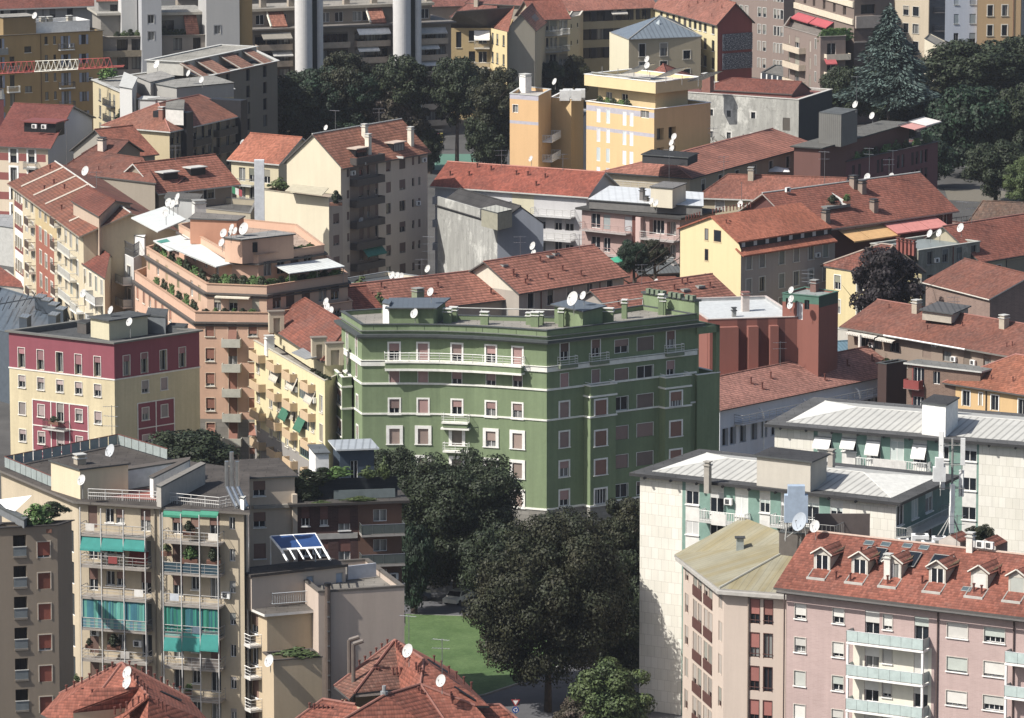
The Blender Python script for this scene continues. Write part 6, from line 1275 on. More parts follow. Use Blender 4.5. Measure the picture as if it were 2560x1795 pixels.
m3.pitched(3.2, RTM, 0, (0, 0), .5, .2, GUT, capm=flat('a3695a')); m3.walls(); m3.pipes(5, 5, h=.6)
for u_, v_ in ((.68, .62), (.82, .66)):
    o_ = m3.on_roof(u_, v_, .1); mb = MB().mat(GREY); mb.box(-.6, .6, -.5, .5, -.2, .08); mb.mat(flat('7c8a80', .2)); mb.box(-.5, .5, -.4, .4, .082, .1); link('skylight', mb.mesh('skylight'), m3.roof, o_, m3.f(0).rz)
dish('white dish on the low roof between the green building and the cream gable', 1290, 912, 12.5, 1.0); 
lw = Bld('service_building', 'low workshop with red and grey flat roof left of the cream gable', 'building', rect((1020, 960), (1520, 915), 8, 12), 8, wall('9a9188', .12), seed=2); lw.walls(); lw.pitched(1.2, tiles('7e4a40', .2, .2), 0, (0, 0), .2); 
lw2 = Bld('service_building', 'low dark grey metal roofed shed under the cream gable', 'building', rect((1140, 850), (1510, 830), 9, 8), 9, DGREY, seed=2); lw2.pitched(1.8, seam('5f6466'), 0, (0, 0), .2); lw2.walls()
# brick block with white roof
tile(12); RB = wall('8e5547', .1); RBD = wall('6a3f38', .1)  # second tone is the first darkened, painting shade into recesses between ribs
rb = Bld('apartment_building', 'red brick ribbed building with bright white flat roof, right of the green building', 'building', rect((1750, 1250), (2560, 1225), 16.8, 17), 16.8, RB, seed=43)
f = rb.f(0); 
for a, b in ((2013, 2095), (2190, 2290), (2370, 2440)): f.zone(f.u(a), f.u(b), 0, 16.8, RBD)
rb.walls(); rb.flat_roof(.35, flat('b4b8b8', .6), flat('b9aca4'), .2, .05, inner=flat('9a9c9c'))
for a, b in ((1752, 2010), (2098, 2188), (2292, 2368)): f.boxz(f.u(a), f.u(b), .1, 15.9, 0.003, .9, RB, 'brick_rib')
rb.chimney(P(2085, 1190, 16.2), .9, 2.3, flat('b9ada4'), flat('8a5a50')); rb.chimney(P(1985, 1240, 16.2), .5, 1.0, GREY)
tile(13)
rt = Bld('', '', '', [P(130, 1015, 19.6), P(455, 1045, 19.6), P(628, 1000, 19.6), P(330, 960, 19.6)], 19.6, wall('8a5244', .12), host=rb, seed=3)
g = rt.f(0); g.win([(178, .7), (343, .7)], [1100], 1, 1.2, St('rt', fr=DGREY, p=(0,)), x0=178); g.zone(-1, 99, 18.6, 19.6, flat('46705f')); rt.f(1).zone(-1, 99, 18.2, 19.6, flat('2c4a40')); g.win([(278, .9)], [1170], 1, 2.2, St('rt2', fr=WHITE, p=(0,), pane=flat('b0b4b8')), x0=278)  # cap band repeats in darker green on the right face, shade painted in
rt.walls(); rt.flat_roof(.2, deck('8d9490'), flat('46705f'), .15, .08); rt.chimney(P(415, 985, 19.6), .8, .9, flat('7b5a50'), GREY)
q = [P(190, 1245, 14.6), P(310, 1262, 14.6), P(530, 1215, 14.6), P(420, 1150, 14.6)]; rc = Bld('', '', '', q, 14.6, wall('8a5244', .12), host=rb, seed=3); g = rc.f(0)
for y in (1350, 1560): z_ = g.uz(220, y)[1]; g.zone(.2, g.L, z_ - 1.6, z_, flat('2a2625')); rc.f(1).zone(0, 2.4, z_ - 1.6, z_, flat('2a2625'))
rc.walls(); rc.flat_roof(.2, deck('8d8480'), flat('b9aca4')); rc.f(1).awn(315, 470, 1330, .5, 1.3, stripes('c9c2b4', '8a5a50', .3))
dish('upper dish of three stacked at the red brick lift tower', 210, 985, 20.6, 1.0); dish('middle dish of three stacked at the red brick lift tower', 210, 1063, dist=rt.f(0).A.y - 1.5, d=1.0, stem=.6); dish('lowest dish of three stacked at the red brick lift tower', 200, 1120, dist=rt.f(0).A.y - 1.5, d=1.1, stem=.6)
aerial('aerial with many rods on the red brick lift tower', 365, 800, 960, 19.8, arms=4)
br = seam('5f7f8e', .5); gs = Bld('service_building', 'low courtyard shed with striped blue roof below the red brick tower', 'building', rect((560, 1590), (860, 1570), 6.5, 8), 6.5, DGREY, seed=2); gs.pitched(1.2, br, 0, (0, 0), .1); gs.walls()
# low striped roof house with arches
tile(23)
lo2 = Bld('tiled_house', 'long low house with pinkish striped roof and blue white gallery front', 'building', rect((-430, 425), (1145, 100), 8.6, 10), 8.6, wall('d4d8de', .1), seed=44)
f = lo2.f(0); sLo = St('lo', fr=GREY, sh=None, p=(0,), dep=.5, sur=flat('c2c6cc'), sw=.1); f.win([-380, -310, -220, -120, -30, 60, 200, 330, 400, 480, 560, 640, 740, 850, 920, 985, 1060], [470, 690], 1.1, 2.2, sLo, x0=-380); lo2.pitched(2.4, tiles('a3706a', .5, .05, .38), 0, (0, 0), .7, .15, flat('5a4a44')); lo2.walls(); f.balc(-300, 1100, [560], 1.4, 'rails', flat('b9bec6'), GREY, 1.0, .2); lo2.pipes(7, 3, h=.7)
for x in (-100, 290, 760, 1160): mb = MB().mat(WHITE); u_ = f.u(x); mb.tube([(0, -1.2, 0), (0, -1.2, 6.6), (0, -.9, 7.4), (0, -.4, 7.7)], .1, 6); link('downpipe', mb.mesh('downpipe'), lo2.root, f.loc(u_, 0), f.rz)
# yellow house and brick neighbours, right
tile(23)
yh = Bld('tiled_house', 'yellow plastered house with orange hipped roof at the right edge', 'building', rect((1620, 190), (2900, 385), 10.2, 11), 10.2, wall('c9a468', .12), seed=45)
f = yh.f(0); sYH = St('yh', fr=LGREY, sh=slats('a89a80'), sur=WHITE, sw=.13, p=(1, 0, .6), dep=.15); f.win([1778, 2035, 2280, 2480], [345, 600], 1.15, 1.9, sYH, x0=1778); f.win([1908], [352], .5, 1.6, sYH, x0=1908); yh.pitched(3.2, tiles('9a5a44', .3, .2, .36), 0, (6, 0), .6, .2, GUT, capm=flat('a3695a')); yh.walls(); f.pipe(1960, DGREY); yh.pipes(2, 4)
bn = Bld('apartment_building', 'brown brick apartment house with red balcony left of the yellow house', 'building', rect((1250, 35), (1900, 110), 11.8, 2.5), 11.8, brick('7a6052', '6e564a', 1, '84705f', .5, .16), seed=46)
f = bn.f(0); f.win([(1350, 1.6)], rows(150, 260, 3), 1, 2.3, St('bn', fr=WHITE, p=(0,), bars=2), x0=1350); f.win([(1510, 1.0)], rows(160, 260, 3), 1, 1.6, St('bn2', fr=WHITE, p=(0,)), x0=1510); f.zone(f.u(1290), f.u(1400), 0, 11.8, wall('8a4a44', .1)); f.balc(1250, 1390, [235], 1.0, 'solid', GREY, flat('8a3a36')); bn.walls(); bn.eave_roof(.4, .2, deck('70706c'), LGREY)
db = Bld('apartment_building', 'plain dark brown wall at the end of the low striped roof', 'building', rect((1060, 40), (1242, 10), 11.0, 1.5), 11.0, wall('4a3834', .1), seed=3); db.walls(); db.flat_roof(.2)
# long brown tiled house with plant terrace
tile(13)
lb_ = Bld('apartment_building', 'long house with big dull brown tiled roof and leafy terrace below, right', 'building', rect((715, 1305), (3000, 1700), 13.2, 12), 13.2, wall('8e7c6c', .12), seed=47)
f = lb_.f(0); sL = St('lb', fr=GREY, sh=slats('8a7668'), p=(0, .4, 1), dep=.25, bars=1); f.win([(860, 1.6), (975, 1.4), (1130, 1.6), (1420, 1.5), (1600, 1.5), (1780, 1.2), (1960, 1.3)], [1420], 1, 2.1, sL, x0=860); lb_.pitched(2.5, tiles('7c4a3f', .25, .35, .34), 0, (0, 0), .8, .22, flat('6e6a64'), capm=flat('8e5b4e')); lb_.walls()
for a, b in ((755, 1010), (1020, 1175)): f.awn(a, b, 1335 + (a - 755) * .2, .3, 1.3, stripes('d4d0c6', 'a59c8e', .3))
mb = MB().mat(WHITE); A, B = f.w(f.u(1080), 13.0, 1.0), f.w(f.u(1810), 13.0, 1.0); mb.bar(A, B, .12); lb_.add('awning_case', mb)
lb_.chimney(lb_.on_roof(.17, .8), .9, 1.2, flat('a89c88'), LGREY); lb_.chimney(lb_.on_roof(.52, .78), .9, 1.2, flat('a89c88'), LGREY)
q = [P(1380, 1175, 15.4), P(1640, 1212, 15.4), P(1800, 1140, 15.4), P(1540, 1090, 15.4)]; lb_.hut([(1380, 1165), (1640, 1200), (1790, 1135)], 16.3, 1.2, flat('a59c8c'), seam('55524f', .8, .4), .35, 'roof_lantern'); lb_.pipes(8, 3)
# planted terrace in front
pt = Bld('apartment_building', 'lower brown wing with planted roof terrace in front of the long brown roof', 'building', rect((720, 1600), (3000, 1980), 9.6, 6), 9.6, wall('7d6a5e', .12), seed=48); f = pt.f(0); f.win([(1400, 1.5), (1650, 1.2)], [1750], 1, 1.8, sL, x0=1400); pt.walls(); pt.flat_roof(.9, deck('6e665e'), flat('8d877c'), .2, .1)
terr(pt, 0, 960, 2250, 0, 9, 9.7, ['bush', 'bush2', 'bush3'], '%s shrub from the left on the planted terrace below the brown roof', (1.2, 2.3), hh=(.8, 1.5)); f = lb_.f(0); f.ac(1500, 1490); 
u_ = f.u(920); p = f.w(u_, 10, 2.0); r = link('garden_parasol', None, None, p); tag(r, 'closed white parasol at the left end of the planted terrace', 'parasol'); mb = MB().mat(flat('d9d4c8')); mb.bar((0, 0, 0), (0, 0, 3), .04); mb.prism([(math.cos(t * .785) * .22, math.sin(t * .785) * .22) for t in range(8)], 1.0, 2.8); link('folded_cloth', mb.mesh('folded_cloth'), r)
wh = Bld('service_building', 'small building with smooth pale roof between the brick tower and the brown roof', 'building', rect((600, 1330), (720, 1345), 8, 14), 8, wall('b9b4a8', .1), seed=2); wh.walls(); wh.flat_roof(.05, flat('c6cac8', .5), LGREY)
gbk = Bld('apartment_building', 'brown brick gable end at the far right edge above the long brown roof', 'building', rect((1985, 1060), (2700, 1000), 13.6, 16), 13.6, brick('8c7268', '80685f', 1, '96806f', .5, .16), seed=49); gbk.pitched(2.6, tiles('7c4a3f', .25, .35, .34), 1, (0, 0), .4, .15, flat('c9c4b8')); gbk.walls()
# yellow hip house, grey house, right roofs
tile(13)
yy = Bld('tiled_house', 'pale yellow house with lichen covered hipped roof behind the dark purple tree', 'building', [P(520, 790, 12.8), P(905, 850, 12.8), P(1375, 845, 12.8), P(1000, 745, 12.8)], 12.8, wall('cdbb84', .12), seed=50)
f = yy.f(0); f.win([615, 815], [915, 1130], 1.2, 2.0, St('yy', fr=WHITE, sh=slats('a8a08c'), sur=WHITE, sw=.1, p=(0, .5)), x0=615); g = yy.f(1); g.win([(1325, .9)], [945, 1150], 1, 1.9, sG, x0=1325); yy.walls()
yy.planes({'L': (468, 762, 12.8), 'F': (895, 835, 12.8), 'R': (1412, 822, 12.8), 'B': (1150, 660, 12.8), 'A': (1015, 570, 16.6), 'A2': (1120, 585, 16.6)}, [['L', 'F', 'A2', 'A'], ['F', 'R', 'A2'], ['R', 'B', 'A2']], tiles('84493e', .35, .75, .36), .2, GUT, [('F', 'A2'), ('A', 'A2'), ('L', 'A'), ('R', 'A2')], capm=flat('9c8a7c'))
gy = Bld('apartment_building', 'grey stained house with flat roof, chimney pots and two dishes, right', 'building', rect((1345, 632), (1895, 552), 15.6, 9), 15.6, rough_wall('8d8a7c'), seed=51)
f = gy.f(0); f.win([1435, 1570, 1695, 1825], rows(700, 205, 4), 1.1, 1.8, St('gy', fr=GREY, sh=slats('6d7270'), sur=flat('8f8d84'), sw=.1, sill=GREY, p=(0, .6, .4), dep=.2), x0=1435); f.pipe(1638); gy.walls(); gy.flat_roof(.3, seam('7d8684', 2, .12), flat('a8a89e'), .3, .1)
mb = MB().mat(flat('cdcbc2')); A, B, C_, D_ = P(1025, 560, 16.6), P(1335, 610, 16.8), P(1335, 750, 13.4), P(1120, 600, 15.5); mb.poly([A, P(1030, 572, 16.2), C_, B]); gy.add('party_wall', mb)
for k in range(5): gy.chimney(P(1165 + k * 35, 575 + k * 6, 16.9), .4, .5, flat('8a4a40'), RUST)
dish('left of two dishes on the grey flat roofed house', 1450, 480, 18.0, 1.2); dish('right of two dishes on the grey flat roofed house', 1533, 475, 18.0, 1.2); dish('single dish under the mast at the back corner of the grey house', 1725, 428, 18.4, 1.4); aerial('mast behind the grey flat roofed house', 1738, 190, 400, 17.4, arms=1)
rr_ = Bld('tiled_house', 'red tiled house with drying balcony at the right edge beside the grey house', 'building', rect((1895, 722), (3000, 545), 13.2, 13), 13.2, wall('a39a80', .15), seed=52); f = rr_.f(0); f.win([1930, 2050], rows(835, 210, 3), .9, 1.7, sG, x0=1930); f.balc(2130, 2290, [915, 1125], 1.2, 'rails', GREY, GREY); f.zone(f.u(2130), f.u(2300), 0, 12.6, wall('8a7f6c', .1)); rr_.pitched(4.0, tiles('96564a', .45, .2, .38), 0, (0, 0), .5, .2, capm=flat('a3695a')); rr_.walls(); f.pipe(2115, DGREY)
om = Bld('tiled_house', 'low old house with rough mossy brown roof near the park trees, right edge', 'building', rect((1790, 415), (2900, 470), 6, 10), 6, wall('8a8070', .1), seed=53); om.pitched(3.2, tiles('6d5348', .4, .85, .4), 0, (1, 0), .5, .2); om.walls()
# big red roof with awnings
tile(13); MRD = wall('5d3a36', .1)
bg_ = Bld('apartment_building', 'wide building with big striped red roof, orange and pink awnings and maroon walls', 'building', rect((300, 452), (1650, 262), 17.0, 14), 17.0, MRD, seed=54)
f = bg_.f(0); f.win([(1555, 1.6), (1360, 1.4), (1180, 1.4)], [400], 1, 2.0, St('bg', fr=WHITE, p=(0,), dep=.2), x0=1360); bg_.pitched(4.4, tiles('94564a', .5, .2, .42), 0, (0, .0), .7, .22, flat('8d8780'), capm=LGREY); bg_.walls(); f.w_ = 0
for a, b, c in ((620, 765, 'c99a58'), (770, 1030, 'c99a58')): f.awn(a, b, 455 - (a - 620) * .14, 1.2, 3.0, flat(c))
for a, b, c in ((1000, 1130, 'c97a70'), (1135, 1290, 'c97a70'), (1295, 1465, 'c97a70')): f.awn(a, b, 385 - (a - 1000) * .14, 1.2, 3.0, flat(c))
tr = Bld('', '', '', rect((600, 560), (1820, 385), 13.6, 6), 13.6, MRD, host=bg_, seed=3); tr.walls(); tr.flat_roof(.2, deck('7a6a60'), flat('5c5450')); 
mb = MB().mat(flat('4a4644')); A, B = Vector(tr.poly[0]), Vector(tr.poly[1]); n = 26; mb.bar((*A, 14.7), (*B, 14.7), .05)
for k in range(n + 1): q_ = A.lerp(B, k / n); mb.bar((*q_, 13.6), (*q_, 14.7), .03)
tr.add('railing', mb)
p = bg_.on_roof(.32, .45, .12); mb = MB().mat(flat('6f7270')); mb.box(-2.6, 2.2, -1.0, 3.0, -.3, .1); mb.mat(flat('d9d6cc')); mb.poly([(.6, -1, .1), (2.2, -1, .1), (.9, 1.5, 1.6)]); link('roof_terrace', mb.mesh('roof_terrace'), bg_.roof, p, f.rz); bush('leafy plants in the cut out terrace of the big striped roof', 0, 0, 0, 1.2, .8, 'bush2', at=p + Vector((-.3, 0, .9))); bush('second clump of plants at the right of the cut out roof terrace', 0, 0, 0, .7, .7, 'bush', at=p + Vector((1.7, .6, 1.0)))
for u_, v_ in ((.18, .1), (.52, .2), (.56, .7), (.54, .85)): bg_.chimney(bg_.on_roof(u_, v_), .9, 1.3, flat('8a7a6c'), DGREY)
p = bg_.on_roof(.12, .93, .2); link('air_conditioner', ac_mesh(), bg_.roof, p, f.rz)
# cream gable house with orange roof
tile(12); 
Lq, Fq = P(1505, 425, 18.3), P(2048, 628, 16.4); tile(13); Rq = P(600, 497, 16.4); d_ = (Rq - Fq); d_ = Vector((d_.x, d_.y, 0)); tile(12); Aq = P(1780, 325, 20.6)
ogd = d_.normalized(); gn_ = Bld('apartment_building', 'cream blank gable house with bright orange tiled roof and grey window front', 'building', [Lq, Fq, Fq + d_, Lq + d_], 15.6, wall('d2c08a', .06), seed=55)
f = gn_.f(1); tile(13); sO = St('og', fr=GREY, sh=slats('8d8a84'), sur=flat('c4c0b6'), sw=.13, sill=flat('c4c0b6'), p=(1, 1, 0, .9), dep=.22)
f.win([-60, 115, 245, 375, 505, -178], rows(690, 212, 5), 1.1, 1.95, sO, x0=115); GF = wall('a0948a', .1); f.zone(-1, 99, 0, 16.4, GF); gn_.walls(16.0)
tile(12); g = gn_.f(0)
q_ = g.u(1780); zA = 20.5; Am = g.w(q_, zA); zl = 18.3; u2 = g.u(2008); z2 = 17.7
mb = MB().mat(gn_.wm); A0 = g.w(0, 16.0); A1 = g.w(g.L, 16.0); mb.poly([A0, A1, g.w(g.L, 16.4), g.w(u2, z2), Am, g.w(0, zl)]); gn_.add('gable_wall', mb)
for x, y, w_, h_ in ((1740, 485, .7, 1.6), (1838, 500, 1.4, 1.6), (1740, 668, .7, 1.6), (1738, 855, .6, .6)):
    u_, z_ = g.uz(x, y); mb = MB().mat(flat('c4ae80')); mb.box(-w_/2 - .08, w_/2 + .08, -.06, .01, -.12, 0); mb.mat(flat('4a3a34')); mb.box(-w_/2, w_/2, -.03, .01, 0, h_); mb.mat(GLASS); mb.box(-w_/2 + .1, w_/2 - .1, -.035, -.02, .1, h_ - .1); link('window', mb.mesh('window'), gn_.root, g.loc(u_, z_ - h_ / 2), g.rz)
ORG = tiles('a8604a', .15, .1, .36); e = ogd; n0 = Vector((g.n.x, g.n.y, 0)) * .3
mb = MB().mat(ORG); P0 = Am + n0 + Vector((0, 0, .1)); P1 = P0 + d_ * .96; B0 = g.w(u2 + .4, z2 - .25) + n0 + Vector((0, 0, .1)); B1 = B0 + d_ * 1.0; mb.slab([B0, B1, P1, P0], .2); C0 = g.w(-.4, zl - .2) + n0 + Vector((0, 0, .1)); mb.slab([P0, P1, C0 + d_, C0], .2)
lo0 = g.w(u2 - .1, z2 - 1.1) + n0; l1 = g.w(g.L + .8, 15.75) + n0; mb.slab([l1, l1 + d_, lo0 + d_, lo0], .2); gn_.roof = gn_.add('roof', mb)
mb = MB().mat(flat('2a2828')); fs = f; a, b = g.w(u2, z2 - 1.2), g.w(u2, z2 - .3); mb.poly([a, a + d_, b + d_, b]); mb.mat(flat('b9bcbd'))
for k in range(8): s_ = a + d_ * ((k + .5) / 8) + Vector((f.n.x, f.n.y, 0)) * .02; e1 = Vector((f.e.x, f.e.y, 0)); mb.poly([s_ - e1 * .35 + Vector((0, 0, .15)), s_ + e1 * .35 + Vector((0, 0, .15)), s_ + e1 * .35 + Vector((0, 0, .8)), s_ - e1 * .35 + Vector((0, 0, .8))])
gn_.add('clerestory', mb)
tile(12); hooks(gn_, [((1780, 300, 20.8), (2150, 235, 20.8)), ((1900, 390, 19.6), (1960, 400, 19.2)), ((1545, 365, 19.2), (1690, 320, 19.6))], [12, 2, 6])
# ------------------------------------------------------------------ black roofed pink balcony house, white roof behind
tile(12); z = 16.4; BLK = deck('454442', .25); PKW = wall('a98c84', .12)
ph_ = Bld('apartment_building', 'pinkish balcony house under a black flat roof with white terrace roof behind, centre', 'building', rect((625, 262), (1500, 350), z, 9), z, PKW, seed=56)
f = ph_.f(0); f.win([(745, 1.6), (845, 1.2), (915, 1.6), (1035, 1.3)], rows(365, 205, 4), 1, 2.1, St('ph', fr=WHITE, sh=slats('a6a6a8'), p=(1, 1, 0), dep=.2), x0=745); f.win([(1290, 2.6), (1420, 1.6)], rows(425, 205, 4), 1, 2.1, St('ph2', fr=WHITE, p=(0,), dep=1.0, bars=3), x0=1290)
f.balc(645, 1060, rows(432, 205, 3), 1.3, 'rails', flat('a39c98'), flat('a88a84'), 1.0, .18); f.balc(1180, 1490, rows(510, 205, 3), 1.3, 'rails', flat('a39c98'), LGREY, 1.0, .18); f.zone(f.u(1070), f.u(1125), 0, z, wall('6a3f36', .1)); f.boxz(f.u(1128), f.u(1172), 0, z - .2, 0, .8, wall('c0a29a', .1), 'pier')
ph_.walls(); ph_.eave_roof(.7, .3, BLK, flat('3d3c3b')); tile(12); ph_.hut([(690, 180), (1180, 215), (1700, 240), (1700, 120), (880, 62)], z + 1.6, 1.2, flat('6a6865'), seam('c2c6c8', 1.0, .12), .2, 'attic'); ph_.hut([(1240, 65), (1435, 80), (1555, 35)], z + 4.2, 2.8, wall('c9c0a8', .1), deck('6c6a68'), .15)
for x, y, h in ((1165, 270, 2.8), (1200, 280, 1.8), (1340, 275, 1.6), (1118, 262, .8)): ph_.chimney(P(x, y, z + .3), .6, h, flat('6f6a66'), DGREY)
dish('left dish standing on the white and black roofs in the centre', 1250, 190, z + 3, 1.1); dish('right dish standing on the white and black roofs in the centre', 1290, 205, z + 2.6, 1.1)
terr(ph_, 0, 1010, 1480, 0, 5, 5.2, ['bush2', 'bush'], '%s big shrub in the courtyard garden below the pink balcony house', (1.6, 2.4), back=-2.4, hh=(1.6, 2.6))
tile(12); mb = MB().mat(flat('1f9470')); p = PD(950, 700, 722); r = link('garden_parasol', None, None, (p.x, p.y, p.z - 2.8)); tag(r, 'open bright green parasol in the courtyard behind the red roofs', 'parasol'); R_ = 2.0
for k in range(8): a, b = k * .785, (k + 1) * .785; mb.poly([(math.cos(a) * R_, math.sin(a) * R_, 2.5), (math.cos(b) * R_, math.sin(b) * R_, 2.5), (0, 0, 3.1)])
link('canopy', mb.mesh('canopy'), r); mb = MB().mat(GREY); mb.bar((0, 0, 0), (0, 0, 3.1), .04); link('pole', mb.mesh('pole'), r)
# beige house with red roof behind the black roof
tile(12); bh2 = Bld('tiled_house', 'beige house with long reddish tiled roof behind the orange roof', 'building', rect((1685, 150), (2900, 190), 16.8, 11), 16.8, wall('b3a688', .12), seed=57); f = bh2.f(0); f.win([(1850, 1.3), (2250, 1.6)], rows(222, 200, 3), 1, 1.7, St('bh2', fr=WHITE, sh=slats('b9b9b4'), sur=WHITE, sw=.08, p=(1, .5)), x0=1850); bh2.pitched(2.5, tiles('8e564a', .4, .25, .4), 0, (3, 0), .6, .2, LGREY); bh2.walls(); bh2.chimney(bh2.on_roof(.33, .8), .8, 1.4, flat('a89c88'), GREY)
tile(13); bt = Bld('service_building', 'black flat attic roofs with white edges behind the orange roofed house', 'building', [P(30, 155, 18.6), P(280, 190, 18.6), P(760, 100, 18.6), P(450, 60, 18.6)], 18.6, wall('cdbf9a', .1), seed=2); bt.walls(); bt.flat_roof(.1, deck('3f3f40'), LGREY); aerial('tall aerial on the attic roofs behind the orange roof', 905 - 400, -320 + 60, 30, 19, arms=2); tile(12); dish('white diamond dish behind the cream gable chimney pots', 2043, 215, 19.6, 1.1); aerial('thin aerial above the diamond dish behind the cream gable', 2052, 20, 190, 19, arms=0)
# white balconied house with red roof, centre
tile(11); z = 17.0
wb = Bld('apartment_building', 'white balconied house under a long bright red roof, behind the grey rough wall', 'building', rect((1600, 45), (2955, 140), z, 10), z, wall('b9b8b8', .1), seed=58)
f = wb.f(0); sWB = St('wb', fr=WHITE, sh=slats('b0b3b8'), p=(0, 1, .5, .4), dep=.2); f.win([(1680, .9), (1770, 1.0), (1850, 1.0), (2020, 1.0), (2130, 1.1), (2215, 1.2), (2420, 1.2), (2545, 1.6), (2630, 1.6), (2700, 1.2), (2800, 1.4)], rows(110, 200, 4), 1, 2.1, sWB, x0=1680); f.zone(f.u(2290), f.u(2485), 0, z, wall('c6bfa0', .1))
f.balc(1620, 2280, rows(195, 205, 3), 1.4, 'solid', flat('b9b9b9'), flat('b0b1b3'), .9, .2); f.balc(2490, 2850, rows(300, 210, 3), 1.4, 'rails', flat('b9b9b9'), LGREY, 1.0, .2); f.awn(1890, 1945, 120, 1.0, .9, flat('1f7f78'), d=.5); f.awn(1965, 2040, 130, 1.0, .9, flat('1f7f78'), d=.5)
wb.pitched(2.7, tiles('944a3c', .25, .2, .36), 0, (0, 0), .6, .2, LGREY, capm=flat('b0705e')); wb.walls(); wb.pipes(8, 12, h=.6)
dish('white dish leaning on the red roof edge below the yellow building', 2600 - 2400 + 2290 - 30, -190, z + 3.6, 1.0)
# grey rough wall house
tile(11); z = 15.9; rough = rough_wall('9a9a94')
L_, F_ = P(1622, 232, z), P(2158, 392, z); R2 = P(2570, 392, z)
rg = Bld('apartment_building', 'windowless house with rough grey rendered wall and blue grey gable, centre', 'building', [L_, F_, R2], z, rough, seed=59, close='par'); rg.f(1).zone(-1, 99, 0, 99, wall('7f8590', .12))
rg.pitched(2.4, deck('3c3b3b'), 0, (0, 0), .15, .15, BLACK, gable_m=wall('7f8590', .12)); rg.walls(); q = [P(2015, 262, 17), P(2160, 300, 17), P(2290, 270, 17), P(2150, 240, 17)]; rg.hut([(2015, 262), (2160, 300), (2290, 270)], 18.1, 2.4, flat('8f8c78'), seam('a9a89a', .6), .05, 'glass_room')
L3 = rg.f(0); L3.boxz(.05, L3.L * .72, 15.9, 17.3, -.3, 0, rough, 'parapet')
tile(12); dish('upper of two dishes on the blue grey gable', 188, 590, dist=rg.f(1).B.y - 6, d=1.3, stem=.5); dish('lower of two dishes on the blue grey gable', 195, 650, dist=rg.f(1).B.y - 6.5, d=1.0, stem=.5)
# trees in the right middle
tile(13)
tree('dark purple leaved tree in front of the pale yellow hipped house', 1070, 945, 7.5, 5.2, 5.6, 'purple', dist=684)
tile((0, 0, 1)); tree('green courtyard tree beside the green parasol and the cream gable', 1584, 645, 7, 2.5, 3.0, 'dark2', dist=716); tree('second courtyard tree closer to the pink balcony house', 1636, 632, 7, 2.2, 2.4, 'olive', dist=722); tile(13); tile((0, 0, 1))
# ------------------------------------------------------------------ yellow building, centre top
tile(2); YB = wall('d3b074', .1); GB = flat('a9a6b0'); WSH = slats('dcdde2')
yb = Bld('apartment_building', 'bright yellow apartment building with white blinds and solar racks on top', 'building', rect((665, 905), (1272, 978), 20.8, 13), 20.8, YB, seed=60)
f = yb.f(0); sYB = St('yb', fr=WHITE, sh=WSH, p=(1,), dep=.08, simple=True); f.win([767, 852, 998, 1060], rows(1030, 174, 7), .85, 2.25, sYB, x0=767); f.win([(1178, 1.9)], [1022], 1, 1.2, St('yb2', fr=WHITE, p=(.3,)), x0=1178)
zb_ = f.uz(700, 940)[1]; f.zone(-1, 99, zb_ - .9, zb_, GB); f.zone(-1, 99, zb_ - 4.0, zb_ - 3.4, GB)
g = yb.f(1); g.win([g.cw(1285, 1350), g.cw(1390, 1455)], rows(1030, 174, 6), 1, 1.9, St('yb3', fr=BLACK, p=(0,), dep=1.0, bars=0), x0=1290)
yb.walls(); yb.flat_roof(.8, deck('b5ada0'), WHITE, .25, .12)
q = [Vector(v) for v in yb.poly]; f = yb.f(0)
pa = [f.w(0.2, 0, -2.5), f.w(f.L - 2.2, 0, -2.5), f.w(f.L - 2.2, 0, -10), f.w(.2, 0, -10)]; y2 = Bld('', '', '', pa, 23.2, wall('c9b07c', .1), base=20, host=yb, seed=1); y2.f(0).win([(700, 1.4), (860, 1.4), (1000, 1.4)], None, 1, 1.8, St('yb4', fr=WHITE, p=(0,)), zs=[21.4]); y2.walls()
ro = off(y2.poly, 1.6); y3 = Bld('', '', '', [Vector(v) for v in ro], 25.0, wall('d2bd86', .1), base=23.2, host=yb, seed=1); y3.walls(); mb = MB().mat(YB); mb.poly([(*p, 23.2) for p in reversed(ro)]); yb.add('soffit', mb); y3.flat_roof(.5, deck('b8b2a4'), WHITE, .3, .05)
mb = MB().mat(flat('3b4550', .2))
for k in range(3):
    a = f.w(4 + k * 7.5, 25.3, -5.5); e1 = Vector((f.e.x, f.e.y, 0)); n1 = Vector((f.n.x, f.n.y, 0)); mb.slab([a + n1 * 1.6, a + e1 * 4.5 + n1 * 1.6 + Vector((0, 0, 1.8)), a + e1 * 4.5 - n1 * 2 + Vector((0, 0, 1.8)), a - n1 * 2], .06)
yb.add('solar_rack', mb); mb = MB().mat(GREY)
for k in range(8): a = f.w(2 + k * 3.6, 25, -1.6); mb.bar(a, a + Vector((0, 0, 1.5)), .05)
mb.bar(f.w(0, 25.4, -1.2), f.w(f.L - 2, 25.4, -1.2), .12); yb.add('rack_posts', mb)
terr(y2, 0, 800, 1100, 0, 5, 21.0, ['bush2', 'bush'], '%s shrub from the left on the terrace of the bright yellow building', (1.0, 1.5), back=-1.2, hh=(.7, 1.0))
yl = Bld('', '', '', [P(-20, 838, 22), P(236, 858, 22), P(350, 800, 22), P(90, 770, 22)], 22, wall('d0a56a', .1), host=yb, seed=2); g = yl.f(0); g.win([(30, 1.0)], [972], 1, 1.3, St('yb5', fr=WHITE, sur=WHITE, sw=.06, p=(0,)), x0=30); z_ = g.uz(0, 1075)[1]; g.zone(-1, 99, z_ - .5, z_, GB); g.zone(-1, 99, 21.2, 22, GB); yl.f(1).balc(270, 350, [1265, 1440], 1.6, 'wide', WHITE, WHITE, 1.0, .2); yl.walls(); yl.flat_roof(.5, deck('a9a39a'), LGREY, .25, .08)
